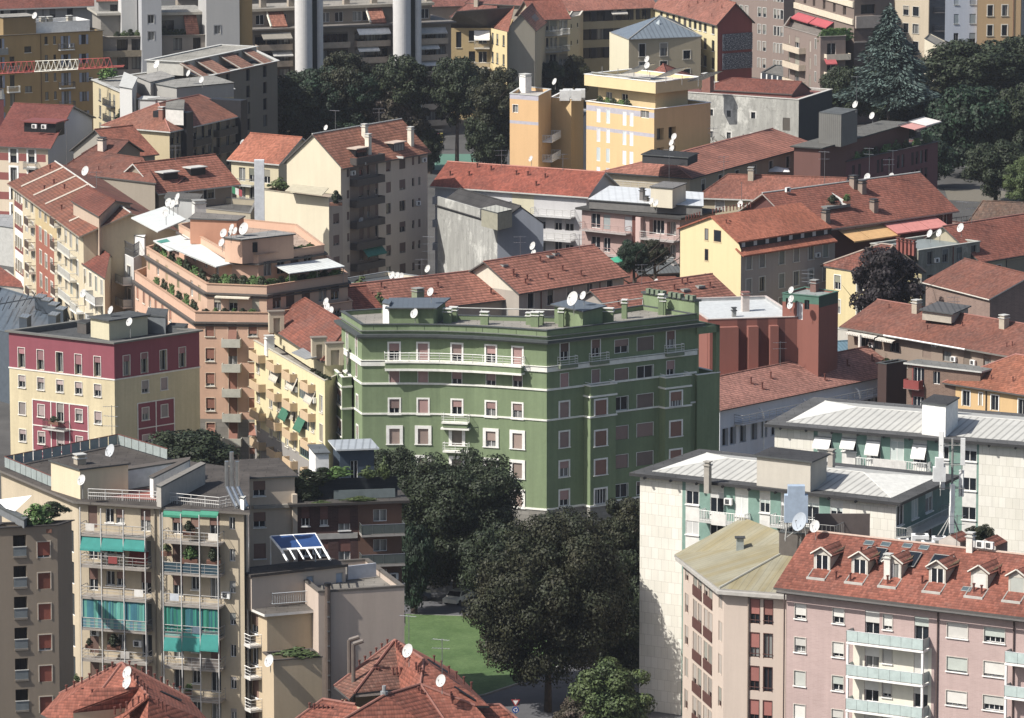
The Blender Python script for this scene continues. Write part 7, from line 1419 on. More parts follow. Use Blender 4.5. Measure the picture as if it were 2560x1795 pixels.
q = [P(345, 872, 20.5), P(530, 885, 20.5), P(640, 850, 20.5), P(470, 810, 20.5)]; ym = Bld('', '', '', q, 20.5, YB, host=yb, seed=2); ym.walls(); ym.flat_roof(.3, deck('b5ada0'), WHITE)
z_ = 17.0; q = [P(500, 1030, z_), P(640, 1040, z_), P(700, 980, z_), P(560, 960, z_)]; ys = Bld('', '', '', q, z_, wall('a8abb4', .06), host=yb, seed=2); g = ys.f(0); g.win([(573, 1.0)], rows(1070, 171, 5), 1, 1.0, St('ys', fr=WHITE, p=(0,), pane=glass_m('3f4660')), x0=573); g.zone(g.u(545), g.u(603), 0, z_ - 1.8, YB); ys.walls(); ys.flat_roof(.1, deck('77797c'))
mb = MB().mat(flat('d3d4d2'))
for k, (x, y) in enumerate(((470, 800), (500, 790), (575, 800), (610, 790))): p = P(x, y, 22.0); mb.box(p.x - .8, p.x + .8, p.y - .5, p.y + .5, 20.2, 21.9)
yb.add('air_conditioner_units', mb); yb.chimney(P(120, 825, 21.5), 1.4, 2.6, WHITE, LGREY, rz=f.rz)
for k, (x, y) in enumerate(((383, 730), (1210, 530), (1210, 585), (1452, 1222), (1430, 1275), (1432, 1330))): dish(['dish on a mast above the left part of the yellow building', 'upper dish on the mast over the yellow building top', 'lower dish on the mast over the yellow building top', 'top dish of the mast column right of the yellow building', 'middle dish of the mast column right of the yellow building', 'lowest dish of the mast column right of the yellow building'][k], x, y, 24 if k == 0 else (28.3 if k < 3 else 18.5), 1.2)
# rough grey building with small square windows
z = 16.5; rgh = rough_wall('a09f97')
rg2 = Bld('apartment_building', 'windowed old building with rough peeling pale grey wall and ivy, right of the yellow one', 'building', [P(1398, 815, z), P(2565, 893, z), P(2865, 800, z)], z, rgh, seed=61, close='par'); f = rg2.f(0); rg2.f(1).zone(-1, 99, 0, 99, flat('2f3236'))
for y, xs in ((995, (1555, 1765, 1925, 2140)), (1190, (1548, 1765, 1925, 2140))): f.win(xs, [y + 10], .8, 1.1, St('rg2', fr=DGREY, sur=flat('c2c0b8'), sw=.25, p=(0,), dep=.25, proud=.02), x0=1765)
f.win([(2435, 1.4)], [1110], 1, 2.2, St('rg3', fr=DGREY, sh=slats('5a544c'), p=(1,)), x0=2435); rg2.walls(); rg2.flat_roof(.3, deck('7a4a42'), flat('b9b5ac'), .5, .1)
R = random.Random(9); mb = MB().mat(flat('5b5348'))
for k in range(170):
    u_ = f.u(R.uniform(1480, 2250)); zt_ = R.uniform(1, 10 - abs(R.gauss(0, 2))); p = f.w(u_, zt_, .06); a = R.uniform(-1, 1); mb.bar(p, p + Vector((f.e.x * a, f.e.y * a, R.uniform(.4, 1.6))), .035, 3)
iv = link('climbing_ivy', mb.mesh('climbing_ivy')); tag(iv, 'bare brown ivy stems climbing the peeling pale grey wall', 'ivy')
rr2 = Bld('tiled_house', 'low red roof strip behind the peeling grey wall', 'building', rect((1690, 800), (2500, 845), 16.7, 8), 16.7, flat('7a4a42'), base=16.2, seed=2); rr2.pitched(1.6, tiles('7e443b', .3, .3), 0, (4, 0), .2); rr2.walls(); rr2.chimney(P(1750, 760, 18.5), 1.6, 1.6, flat('8a5a4c'), LGREY)
# long low red roofed wing and maroon terrace building
z = 15.0; ll = Bld('tiled_house', 'long low wing with striped red tiled roof and black lantern below the yellow building', 'building', [P(850, 1535, z), P(1590, 1588, z), P(2675, 1292, z)], z, wall('9c9078', .12), seed=62, close='par')
f = ll.f(1); f.win([1700, 1850, 2000, 2150, 2300, 2450, 2580], [1720 - 60], 1.3, 1.8, sG, x0=1700); ll.pitched(1.9, RTM, 1, (6, 0), .7, .2, DGREY, capm=flat('a3695a')); ll.walls(); f0_ = ll.f(0); f0_.balc(880, 1500, [1660], 1.2, 'rails', LGREY, LGREY)
zr = z + 3.6; ll.hut([(1165, 1385), (1570, 1415), (1660, 1375)], zr, 1.2, flat('3a3a3c'), deck('2f3031'), .2, 'roof_lantern')
aerial('tall aerial in front of the black lantern roof', 1405, 1330, 1600, 15.5, arms=2)
tile(3); MRB = wall('74484a', .1)
mm = Bld('apartment_building', 'long maroon building with tree filled roof terrace beside the park', 'building', rect((700, 1445), (1520, 1268), 14.2, 7), 14.2, MRB, seed=63); f = mm.f(0); sM = St('mm', fr=DGREY, sh=slats('4c3436'), p=(0, 1, .5), simple=True, dep=.25)
f.win([745, 800, 965, 1000, 1065, 1145, 1185, 1270, 1310, 1350, 1390], rows(1540, 165, 4), .9, 2.1, sM, x0=745); mm.walls(); mm.flat_roof(.3, deck('6a625c'), flat('54504e'), .2, .25); 
mu = Bld('', '', '', rect((470, 1330), (1262, 1105), 17.4, 4.5), 17.4, wall('6e4a42', .1), host=mm, seed=5); g = mu.f(0); g.win([(900, 2.2), (960, 2.2), (700, 2.0), (780, 2.0), (1080, 1.6)], [1300], 1, 2.0, St('mu', fr=DGREY, p=(0,)), x0=780); mu.walls(); mu.eave_roof(.5, .2, deck('5e5d58', .15), flat('3c3c3a')); mu.hut([(455, 1010), (655, 1030), (800, 985)], 22.3, 5.0, seam('6a6a66', .4, .35), deck('55595a'), .02, 'stair_tower')
terr(mm, 0, 740, 1460, 0, 8, 14.6, ['bush', 'bush3', 'bush2'], '%s shrub from the left on the terrace of the maroon building', (1.6, 2.8), back=.6, hh=(1.0, 1.9)); g.awn(1130, 1280, 1130, .5, 3, flat('c98a80')); g.awn(1230, 1370, 1095, .5, 3, flat('d6cdc6'))
tw2 = Bld('service_building', 'low wing with planted terrace and white parasol left of the maroon building', 'building', rect((-120, 1640), (700, 1435), 10.8, 9), 10.8, wall('7c7464', .12), seed=2); tw2.f(0).win([(270, 1.4), (330, 1.4), (480, 1.3), (550, 1.3), (100, 1.4)], [1640], 1, 1.8, sG, x0=330); tw2.walls(); tw2.flat_roof(.2, deck('4e5450'), flat('3f4240'), .3, .5)
terr(tw2, 0, -60, 520, 0, 8, 11.2, ['bush', 'bush2'], '%s shrub from the left on the terrace with the white parasol', (1.4, 2.4), back=3.0, hh=(.8, 1.5))
p = P(70, 1505, 12.8); r = link('garden_parasol', None, None, p - Vector((0, 0, 2.3))); tag(r, 'square white parasol among the shrubs left of the maroon building', 'parasol'); mb = MB().mat(WHITE); [mb.poly([(a[0] * 2.1, a[1] * 2.1, 2.0), (b[0] * 2.1, b[1] * 2.1, 2.0), (0, 0, 2.6)]) for a, b in (((-1, -1), (1, -1)), ((1, -1), (1, 1)), ((1, 1), (-1, 1)), ((-1, 1), (-1, -1)))]; link('canopy', mb.mesh('canopy'), r); mb = MB().mat(GREY); mb.bar((0, 0, 0), (0, 0, 2.6), .05); link('pole', mb.mesh('pole'), r)
for k, (x, y, zz) in enumerate(((783, 935, 23.5), (933, 1035, 19), (890, 1583, 14.5), (1105, 1580, 14.5))): dish(['dish on the grey stair tower before the park trees', 'dish on the dark roof right of the grey stair tower', 'diamond shaped dish under the left aerial before the maroon facade', 'white dish under the right aerial before the maroon facade'][k], x, y, zz, 1.3)
aerial('left tall aerial before the maroon facade', 905, 1320, 1560, 14.5, arms=2); aerial('right tall aerial before the maroon facade', 1115, 1340, 1560, 14.5, arms=1); aerial('very tall aerial before the dark park trees', 792, 680, 930, 23.6, arms=1)
# ------------------------------------------------------------------ curved balcony building with white shafts
tile(1); z = 20.5
cv = Bld('apartment_building', 'long brown apartment building with deep shaded balcony bands behind two pairs of pale concrete shafts', 'building', rect((-240, 282), (1745, 205), z, 14), z, wall('8a7c6c', .12), seed=70)
f = cv.f(0); dk = flat('33302d'); 
for a, b in ((-200, -20), (10, 325), (575, 835), (895, 1192), (1440, 1700)):
    ua, ub = f.u(a), f.u(b); zs_ = [z - .6 - 3.05 * k for k in range(6)]
    for k, z_ in enumerate(zs_):
        f.zone(ua, ub, z_ - 2.9, z_ - .25, wall('6b5e50', .1)); n = 3 if b - a > 200 else 2  # darker wall zones paint the shade of the balcony recesses
        for q_ in range(n):
            uu = ua + (ub - ua) * (q_ + .5) / n; f.holes.append((uu - 1.0, uu + 1.0, z_ - 2.75, z_ - .6)); f.put(uu, z_ - 2.75, 2.0, 2.15, St('cv', fr=DGREY, p=(0,), dep=.3, simple=True, pane=glass_m('1a1c20')), 0)
        sm_, rm_ = rail_meshes(ub - ua, 1.6, 'solid', flat('8b7d6c'), flat('a8957e'), .95, .15); o = link('balcony', sm_, cv.root, f.loc((ua + ub) / 2, z_ - 2.9, .003), f.rz); link('railing', rm_, o)
R = random.Random(3)
for a, b, y, c in ((905, 1050, 275, 'd9d7d0'), (1050, 1190, 270, 'd9d7d0'), (905, 1090, 425, 'd9d7d0'), (1450, 1690, 270, 'a8a49c'), (1450, 1620, 405, 'c4c2bc'), (1445, 1640, 555, 'c9c7c2'), (60, 320, 320, '8a8478'), (150, 325, 470, 'b9b7b0')): f.awn(a, b, y - 18, .8, 1.3, flat(c), d=.6)
cv.walls(); cv.eave_roof(.8, .3, deck('77716a'), flat('6e675f'))
q = off(cv.poly, -3.0); at_ = Bld('', '', '', [Vector(v) for v in q], z + 3.2, wall('8d8070', .1), base=z, host=cv, seed=2); g = at_.f(0); g.win([(60, 1.6), (260, 1.6), (640, 1.6), (760, 1.6), (920, 1.8), (1010, 1.8), (1520, 1.6), (1640, 1.4)], None, 1, 1.8, St('cv2', fr=WHITE, p=(0,)), zs=[z + 1.6]); at_.walls(); at_.eave_roof(.6, .5, deck('8d877c'), flat('b0a48e'))
for a, b in ((165, 310), (1045, 1185)):
    A, B = f.w(f.u(a), z + .6, -.4), f.w(f.u(b), z + .6, -.4); n1 = Vector((f.n.x, f.n.y, 0)) * -3.2 + Vector((0, 0, 2.9)); mb = MB().mat(tiles('a0685a', .35, .1, .5)); mb.slab([A, B, B + n1, A + n1], .2); mb.mat(CREAMW); mb.bar(A, A + n1, .2, 4); cv.add('tiled_slope', mb)
for k in range(8): cv.chimney(f.w(f.L * (k + .5) / 8, z + 3.8, -5), 1.1, 1.4, flat('9d9180'), DGREY)
for i_, (xl, xr, yb_, xs) in enumerate(((318, 475, 700, (512, 570)), (1183, 1345, 590, (1378, 1437)))):
    for j, (a, b, yy) in enumerate(((xl, xr, yb_), (xs[0], xs[1], yb_ + 60))):
        p = f.w(f.u((a + b) / 2), 0, 3.2); rad_ = (b - a) * .27955 / 13000 * p.y / 2; mb = MB().mat(flat('c4c2bf', .8, 0, .06)); nn = 28 
        for k in range(nn): t0, t1 = 2 * math.pi * k / nn, 2 * math.pi * (k + 1) / nn; mb.poly([(math.cos(t0) * rad_, math.sin(t0) * rad_, 0), (math.cos(t1) * rad_, math.sin(t1) * rad_, 0), (math.cos(t1) * rad_, math.sin(t1) * rad_, 42), (math.cos(t0) * rad_, math.sin(t0) * rad_, 42)])
        mb.poly([(math.cos(2 * math.pi * k / nn) * rad_, math.sin(2 * math.pi * k / nn) * rad_, 42) for k in range(nn)])
        o = link('concrete_shaft', mb.mesh('concrete_shaft'), None, p); tag(o, ['thick pale round shaft of the left pair', 'thin pale round shaft of the left pair', 'thick pale round shaft of the right pair', 'thin pale round shaft of the right pair'][i_ * 2 + j], 'concrete shaft', 'pale concrete shafts before the balcony building')
    a, b = xr, xs[0]; p = f.w(f.u((a + b) / 2), 0, 3.4); w__ = (b - a) * .27955 / 13000 * p.y; mb = MB().mat(flat('26302c', .4)); mb.box(-w__ / 2 - .2, w__ / 2 + .2, .3, 3, 0, 40); o = link('glazed_lift_shaft', mb.mesh('glazed_lift_shaft'), None, p); tag(o, ['dark glazed strip between the left pair of pale shafts', 'dark glazed strip between the right pair of pale shafts'][i_], 'lift shaft')  # dark box stands in for the shade in the gap between shafts
# ------------------------------------------------------------------ upper left
tile(0); OCH = wall('a8884f', .14); z = 24.0
oc = Bld('apartment_building', 'ochre apartment building with blue grey shutters behind the crane jib, upper left', 'building', rect((-60, 325), (918, 275), z, 12), z, OCH, seed=71); f = oc.f(0)
sOc = St('oc', fr=DGREY, p=(0,), dep=.2, shut=flat('8c93a3')); sOd = St('od', fr=DGREY, sill=CREAMW, p=(0,), dep=.2, simple=True)
f.win([(40, .9)], rows(400, 165, 5), 1, 2.2, sOc, x0=40); f.win([(625, .9)], rows(375, 165, 5), 1, 2.2, sOc, x0=625); f.win([(785, .9)], rows(350, 170, 5), 1, 1.7, sOc, x0=785); f.win([(150, .9)], rows(560, 165, 4), 1, 2.2, sOd, x0=150); f.win([(292, 1.3)], rows(440, 178, 4), 1, 1.1, sOd, x0=292); f.win([(455, .6), (530, .5)], rows(360, 165, 5), 1, 1.4, sOd, x0=455)
f.balc(560, 690, rows(440, 172, 4), 1.1, 'bars', LGREY, flat('4c4c4e')); f.balc(-40, 100, rows(480, 172, 1), 1.1, 'solid', LGREY, GREY); f.balc(100, 205, [640, 820], 1.0, 'bars', LGREY, LGREY); f.pipe(405, flat('6a5434'))
oc.walls(); oc.flat_roof(.3, deck('8f8b82'), flat('5d5648'), .3, .2); q = [f.w(f.u(115), 0, -2), f.w(f.u(405), 0, -2), f.w(f.u(405), 0, -7), f.w(f.u(115), 0, -7)]; o2 = Bld('', '', '', q, z + 2.9, wall('8d7448', .1), base=z - .5, host=oc, seed=1); o2.walls(); o2.eave_roof(.2, .15, deck('8f8b82'), DGREY)
q = [f.w(f.u(410), 0, -3), f.w(f.u(900), 0, -3), f.w(f.u(900), 0, -9), f.w(f.u(410), 0, -9)]; o3 = Bld('', '', '', q, z + 1.6, WHITE, base=z - .5, host=oc, seed=1); o3.walls(); o3.flat_roof(.9, deck('8d8a84'), WHITE); 
for x in (150, 490, 555, 730): oc.chimney(f.w(f.u(x), z, -3.5), .9, 2.2, flat('a39c8c'), LGREY)
dish('dish on the roof shed of the ochre building', 312, 140, z + 4.4, 1.3)
gy1 = Bld('apartment_building', 'long grey building with red roof edge behind the ochre building', 'building', rect((-60, 78), (830, 48), 25.0, 14), 25.0, wall('98958f', .1), seed=72); f = gy1.f(0); f.win([(25, 1.2), (70, .6), (175, 1.4), (240, 1.2), (325, 1.4), (515, 1.1), (670, 1.1)], [140, 320], 1, 2.2, St('gy1', fr=DGREY, p=(0, .5), sh=slats('6b6a66'), simple=True), x0=175); gy1.pitched(2.4, tiles('7c443c', .3, .3), 0, (0, 0), .8, .25, LGREY); gy1.walls(); f.pipe(430, DGREY)
bk2 = Bld('apartment_building', 'grey terraced apartment complex with white stair towers, top left', 'building', rect((905, 335), (2160, 305), 22.6, 16), 22.6, wall('8c8378', .1), seed=73); f = bk2.f(0)
f.win([(985, 2.2), (1130, 2.0), (1260, 2.0), (1620, 1.6), (1690, 2.4), (1790, 1.4)], rows(410, 160, 3), 1, 2.2, St('bk2', fr=DGREY, p=(0,), dep=.6), x0=985); f.balc(920, 1300, [500], 1.2, 'solid', flat('8a8172'), flat('857963')); bk2.walls(); bk2.flat_roof(.2, deck('7d7a74'), flat('8a8378'), .8, .3)
q = [f.w(.5, 0, -3.5), f.w(f.u(1310), 0, -3.5), f.w(f.u(1310), 0, -14), f.w(.5, 0, -14)]; k1 = Bld('', '', '', q, 26.2, wall('8c877e', .1), base=22.4, host=bk2, seed=1); g = k1.f(0); g.win([(1000, 2.6), (1200, 2.6)], None, 1, 2.2, St('k1', fr=DGREY, p=(0,), dep=.4), zs=[24]); k1.walls(); k1.eave_roof(.8, .4, deck('8f8c84'), flat('a8a294'))
q = [f.w(f.u(1465), 0, -3.5), f.w(f.u(1860), 0, -3.5), f.w(f.u(1860), 0, -14), f.w(f.u(1465), 0, -14)]; k2 = Bld('', '', '', q, 26.0, wall('8c877e', .1), base=22.4, host=bk2, seed=1); g = k2.f(0); g.win([(1520, 2.8), (1620, 2.2)], None, 1, 2.0, St('k1', fr=DGREY, p=(0,), dep=.4), zs=[24]); k2.walls(); k2.eave_roof(.8, .5, deck('8f8c84'), flat('a8a294'))
A, B = f.w(f.u(1700), 22.9, -.3), f.w(f.u(1815), 22.9, -.3); n1 = Vector((-f.n.x * 3.2, -f.n.y * 3.2, 3)); mb = MB().mat(tiles('a06a5c', .35, .1, .5)); mb.slab([A, B, B + n1, A + n1], .2); bk2.add('tiled_slope', mb)
terr(bk2, 0, 1060, 1290, 0, 4, 22.9, ['bush2', 'bush3'], '%s shrub on the left terrace of the grey complex', (1.0, 1.5), back=.6, hh=(.8, 1.4)); terr(bk2, 0, 1480, 1690, 0, 4, 22.9, ['bush2'], '%s shrub on the middle terrace of the grey complex', (1.0, 1.5), back=.6, hh=(.8, 1.4))
LW = wall('b9b9b6', .06)
for a, b, zt_, d0, d1, m_, ww in ((1140, 1280, 31, -2, -8, LW, ()), (1290, 1465, 33, 1.8, -6, wall('a3a5a8', .06), ((1385, 170), (1385, 320))), (1862, 2155, 33, 1.6, -7, wall('aaa9a6', .06), ((1972, 265),)), (2158, 2275, 33, .8, -6, OCH, ())):
    q = [f.w(f.u(a), 0, d0), f.w(f.u(b), 0, d0), f.w(f.u(b), 0, d1), f.w(f.u(a), 0, d1)]; t_ = Bld('', '', '', q, zt_, m_, host=bk2, seed=1); h_ = t_.f(0)
    for x, y in ww: h_.win([(x, 1.1)], [y], 1, 1.5, St('kt', fr=LGREY, p=(0,), sur=flat('87898c'), sw=.15), x0=x)
    t_.walls(); t_.flat_roof(.3)
rd = Bld('tiled_house', 'red roof strip between the grey building and the white stair towers, top left', 'building', rect((880, 12), (1145, 8), 28.4, 10), 28.4, wall('8c8a86', .1), seed=3); rd.f(0).win([(1065, 1.6)], [85], 1, 1.8, St('k1', fr=DGREY, p=(0,), dep=.4), x0=1065); rd.pitched(2.0, tiles('944f42', .3, .2), 0, (0, 0), .4); rd.walls()
# terraced flat roofed blocks
z = 20.3; SHW_ = wall('948a78', .12); TP = tiles('a5786a', .45, .1, .5)
c3 = Bld('apartment_building', 'long shaded building with dark flat roof and tiled skylight slopes, upper left', 'building', [P(1490, 600, 21), P(1815, 690, 21), P(2480, 545, 21), P(2240, 430, 21)], 21.0, wall('7d7464', .1), seed=74); f = c3.f(1); f.win([(1885, 1.6), (1975, 1.4), (2060, 1.4), (2240, 1.4), (2390, 1.5)], rows(745, 150, 4), 1, 2.0, St('c3', fr=DGREY, p=(0,), dep=.3), x0=1885); c3.walls(); c3.flat_roof(.1, deck('6d6a66', .2), LGREY, .3, .4)
def slopes(b, i, us, d0=.3, d1=-4.2, h=2.2, m=TP):
    f_ = b.f(i)
    for a, c in us:
        A, B = f_.w(f_.u(a), b.z, d0), f_.w(f_.u(c), b.z, d0); n1 = Vector((f_.n.x * (d1 - d0), f_.n.y * (d1 - d0), h)); mb = MB().mat(m); mb.slab([A, B, B + n1, A + n1], .2); mb.mat(flat('9a948a')); mb.bar(A, A + n1, .12, 4); b.add('tiled_slope', mb)
slopes(c3, 1, ((1830, 1890), (1960, 2080), (2170, 2290), (2370, 2450))); f = c3.f(1); q = [f.w(.5, 0, -4), f.w(f.L, 0, -4), f.w(f.L, 0, -11), f.w(.5, 0, -11)]; t_ = Bld('', '', '', q, 23.3, flat('a9a79f'), base=21, host=c3, seed=1); t_.f(0).win([(1890, 2), (2140, 2), (2330, 2)], None, 1, 1.5, St('k1', fr=DGREY, p=(0,), dep=.4), zs=[22.2]); t_.walls(); t_.flat_roof(.1, deck('8d8a80'), LGREY, .3, .3)
c1 = Bld('apartment_building', 'grey terraced building with cream left facade and pale flat roofs, upper left', 'building', [P(830, 715, z), P(1235, 890, z), P(2090, 800, z), P(1750, 590, z)], z, wall('b9ab84', .1), seed=75); f = c1.f(0); sC1 = St('c1', fr=LGREY, sh=slats('8a8678'), p=(0, .5), dep=.2, simple=True, sill=DGREY)
f.win([925, 1012, 1050, 1110, 1160, 1200], rows(860, 150, 5), 1.5, 2.0, sC1, x0=925); f.balc(985, 1060, rows(940, 140, 3), .8, 'bars', DGREY, DGREY); c1.walls(); c1.flat_roof(.1, deck('8d8b84', .2), flat('a8a8a2'), .6, .3)
for L_, zz, h_, m_, rf_ in (([(1070, 780), (1180, 800), (1225, 700), (1110, 650)], 23.4, 6, LW, LGREY), ([(1225, 690), (1345, 740), (1560, 690)], 23, 2.6, wall('a3a19c', .1), deck('8d8a84')), ([(1330, 745), (1580, 790), (2090, 745), (1900, 680)], 22.6, 2.2, wall('9c9a94', .1), deck('85837c')), ([(1235, 895), (1390, 900), (1430, 870)], 21.6, 2.6, LW, LGREY), ([(1330, 890), (1640, 905), (1740, 890)], 21.7, 1.4, flat('b9b8b2'), deck('8d8a84'))): c1.hut(L_, zz, h_, m_, rf_, .12)
slopes(c1, 1, ((1260, 1320), (1560, 1700)), .2, -4, 1.8)
bush('bushy green terrace plant on the left corner of the pale flat roofed building', 955, 650, 21.6, 2.2, 1.3, 'bush', pot=False)
c2 = Bld('apartment_building', 'cream building with hipped red roof and black wall fins, upper left', 'building', [P(935, 1122, 19.4), P(1515, 1172, 19.4), P(2175, 1022, 19.4)], 19.4, wall('b9a880', .12), seed=76, close='par'); f = c2.f(1); c2.f(1).zone(-1, 99, 0, 99, wall('7c7260', .1)); f.win([(1565, 1.4), (1615, 1.0), (1760, 1.8), (1840, 1.2), (1900, 1.5), (1975, 1.5), (2060, 1.3)], rows(1230, 150, 5), 1, 2.2, St('c2', fr=DGREY, p=(0, .5), sh=slats('5c5448'), dep=.3), x0=1565); f.balc(1720, 1860, [1300, 1450], 1, 'solid', GREY, flat('4a453c')); f.balc(1930, 2100, [1215, 1365], 1, 'solid', GREY, flat('4a453c'))  # right side takes a darkened wall colour as painted shade
c2.pitched(3.0, tiles('8c584a', .3, .25, .42), 1, (7, 4), .5, .2, LGREY, capm=flat('a3695a')); c2.walls(); 
for a in (1640, 2125): u_ = f.u(a); mb = MB().mat(flat('26272b', .5)); mb.box(0, 2.2, -1.0, 5, -4, 4.5); o = link('wall_fin', mb.mesh('wall_fin'), c2.root, f.loc(u_, 17.4), f.rz)
mb = MB().mat(flat('26272b', .5)); [mb.box(f.u(a) , f.u(a) + 2.2, -1, 0, 0, 13) for a in (1640, 2125)]; link('wall_fin', mb.mesh('wall_fin'), c2.root, f.loc(0, .2), f.rz)
c2.hut([(1480, 975), (1640, 985), (1650, 900)], 22.4, 2.4, flat('c9c7c0'), deck('77746c'), .05); c2.chimney(c2.on_roof(.12, .5), .8, 1.2, flat('8a5a4a'), LGREY)
tree('dark conifer standing before the hipped red roof, upper left', 1085, 1175, 14, 3.2, 3.6, 'fir', name='conifer_tree')
for k, (x, y, zz) in enumerate(((1405, 575, 24), (1688, 655, 24.5), (1805, 715, 24), (766, 1528, 99), (2172, 1278, 17))):
    if zz < 90: dish(['dish standing on the dark flat roof between terraces', 'dish on the middle pale flat roof, upper left', 'rightmost grey dish on the pale flat roofs, upper left', '', 'dish beside the chimney near the orange roof corner'][k], x, y, zz, 1.6 if k == 0 else 1.2)
# left edge house with blue grey gable
z = 16.6; hl = Bld('apartment_building', 'house with dark red roof, pink striped front and blue grey gable wall, left edge', 'building', [P(-60, 1305, z), P(428, 1328, z), P(825, 1055, z)], z, wall('c9b79c', .1), seed=77, close='par'); f = hl.f(0); hl.f(1).zone(-1, 99, 0, 99, wall('a0a9ba', .08))
f.win([(150, 1.1), (310, 1.1)], rows(1395, 165, 4), 1, 2.2, St('hl', fr=DGREY, p=(0, .5), sh=slats('77726a'), dep=.25, sur=WHITE, sw=.3), x0=150); f.balc(255, 365, rows(1500, 165, 3), 1.0, 'bars', GREY, flat('7a7a7c'))
for x in (70, 220, 390):
    for k in range(5): f.zone(f.u(x) - 1.1, f.u(x) + .9, z - 2.2 - 3.1 * k, z - 1.0 - 3.1 * k, wall('8a4a44', .1))
hl.pitched(4.2, tiles('7c3f3a', .15, .15, .36), 0, (0, 0), .6, .2, GUT, gable_m=wall('a0a9ba', .08)); hl.walls(); hl.top
q = [f.w(f.u(30), 0, .02), f.w(f.u(430), 0, .02), f.w(f.u(430), 0, -3), f.w(f.u(30), 0, -3)]; p = hl.on_roof(.75, .35, .2); mb = MB().mat(BLACK); mb.box(-3.0, 2.5, -.3, 3, -.8, 1.3); mb.mat(flat('7c3f3a')); mb.box(-3.3, 2.8, -.8, 4.0, 1.3, 1.5); link('roof_recess', mb.mesh('roof_recess'), hl.roof, p, f.rz)
for x in (455, 510): pp = hl.on_roof(.75, .3, 1.0) + Vector((f.e.x, f.e.y, 0)) * ((x - 480) * .03) + Vector((f.n.x, f.n.y, 0)) * .6; link('air_conditioner', ac_mesh(), hl.roof, pp, f.rz)
mw = Bld('apartment_building', 'thin strip of a dark maroon building cut by the left edge', 'building', [P(-200, 885, 20), P(33, 890, 20), P(30, 800, 20), P(-200, 800, 20)], 20, flat('5a2a2c'), seed=2); mw.walls(); mw.flat_roof(.1)
# brown roofs right of it
tile(0); h8 = Bld('tiled_house', 'grey walled house with bright red roof, upper left middle', 'building', rect((1085, 1405), (1385, 1372), 17.2, 12), 17.2, wall('8f8a80', .1), seed=78); h8.f(0).win([(1135, 1.0), (1250, 1.4)], [1450], 1, 1.8, sG, x0=1135); h8.pitched(3.6, tiles('9a5a4a', .35, .2, .4), 0, (0, 0), .5); h8.walls()
h9 = Bld('tiled_house', 'small dark hipped lookout roof with chimney, upper left middle', 'building', rect((770, 1372), (1010, 1392), 18.4, 7), 18.4, wall('8a7c6c', .1), seed=79); h9.pitched(1.8, tiles('6d4038', .2, .3), 0, (1.5, 0), .5); h9.walls(); h9.chimney(h9.on_roof(.5, .2), 1.0, 1.6, flat('c9b9a8'), DGREY)
hb = Bld('tiled_house', 'broad faded brown tiled roof behind the street row', 'building', [P(520, 1540, 18.5), P(1385, 1640, 18.5), P(1330, 1500, 18.5), P(760, 1390, 18.5)], 18.5, wall('8f8474', .1), seed=80); hb.pitched(2.2, tiles('7d4a3e', .3, .4), 0, (4, 2), .3); hb.walls(); hb.pipes(6, 4)
aerial('long thin mast over the left street roofs', 598, 1140, 1540, 22, arms=0)
tile(10); fl = Bld('apartment_building', 'house with striped red roof and small flag, left of the beige tower', 'building', rect((1420, 112), (2115, 32), 17, 11), 17, wall('8f8270', .12), seed=81); f = fl.f(0); f.win([(1515, .8), (1680, .8), (1850, .7), (1900, 1.2)], [165, 330], 1, 1.4, sG, x0=1515); fl.pitched(3.6, tiles('9c6052', .55, .15, .5), 0, (0, 0), .5, .2, LGREY); fl.walls()
for u_, v_ in ((.25, .35), (.62, .4)): p = fl.on_roof(u_, v_); mb = MB().mat(BLACK); mb.box(-1.4, 1.4, -.1, 2, -.6, 1.0); mb.mat(LGREY); mb.box(-1.6, 1.6, -.4, 2.6, 1.0, 1.15); link('roof_recess', mb.mesh('roof_recess'), fl.roof, p, f.rz)
p = P(2075, 170, 15.5); r = link('italian_flag', None, None, p); tag(r, 'small green white and red flag on a pole left of the beige tower', 'flag'); mb = MB().mat(GREY); mb.bar((0, 0, -2), (0, 0, 1.9), .03); link('pole', mb.mesh('pole'), r)
mb = MB()
for k, c in enumerate(('2a8a5c', 'd6d6d0', 'b04a50')): mb.mat(flat(c)); mb.poly([(k * .5, -.1 * k, .9 - k * .18), (k * .5 + .5, -.1 * k - .1, .72 - k * .18), (k * .5 + .5, -.1 * k - .1, 1.72 - k * .18), (k * .5, -.1 * k, 1.9 - k * .18)])
link('flag_cloth', mb.mesh('flag_cloth'), r)
crm = Bld('tiled_house', 'cream house with orange roof and balcony directly left of the beige tower', 'building', rect((2068, -188), (2490, -150), 18, 11), 18, wall('c4b894', .1), seed=82); f = crm.f(0); f.win([(2180, 1.2), (2270, 1.2), (2400, 1.2)], rows(-50, 165, 3), 1, 2.1, St('crm', fr=WHITE, p=(0, .5), sh=slats('8a8678')), x0=2180); f.balc(2090, 2300, [30, 195], 1.2, 'bars', LGREY, GREY); crm.pitched(3.2, tiles('a3604c', .25, .1, .4), 0, (0, 0), .5, .2, LGREY); crm.walls()
hk = Bld('apartment_building', 'dark roofed terrace building with white crooked dish row, left centre', 'building', [P(1470, 215, 15), P(2240, 300, 15), P(2300, 180, 15), P(1600, 130, 15)], 15, wall('a39880', .1), seed=2); hk.walls(); hk.flat_roof(.8, deck('5c5a56'), flat('77746e'))
wl = Bld('apartment_building', 'pale house with red roof strip behind the canopy roof, left', 'building', rect((1150, 100), (1480, 130), 16.5, 9), 16.5, wall('8f8a80', .1), seed=2); wl.pitched(2, tiles('84493e', .3, .3), 0, (0, 0), .3); wl.walls()
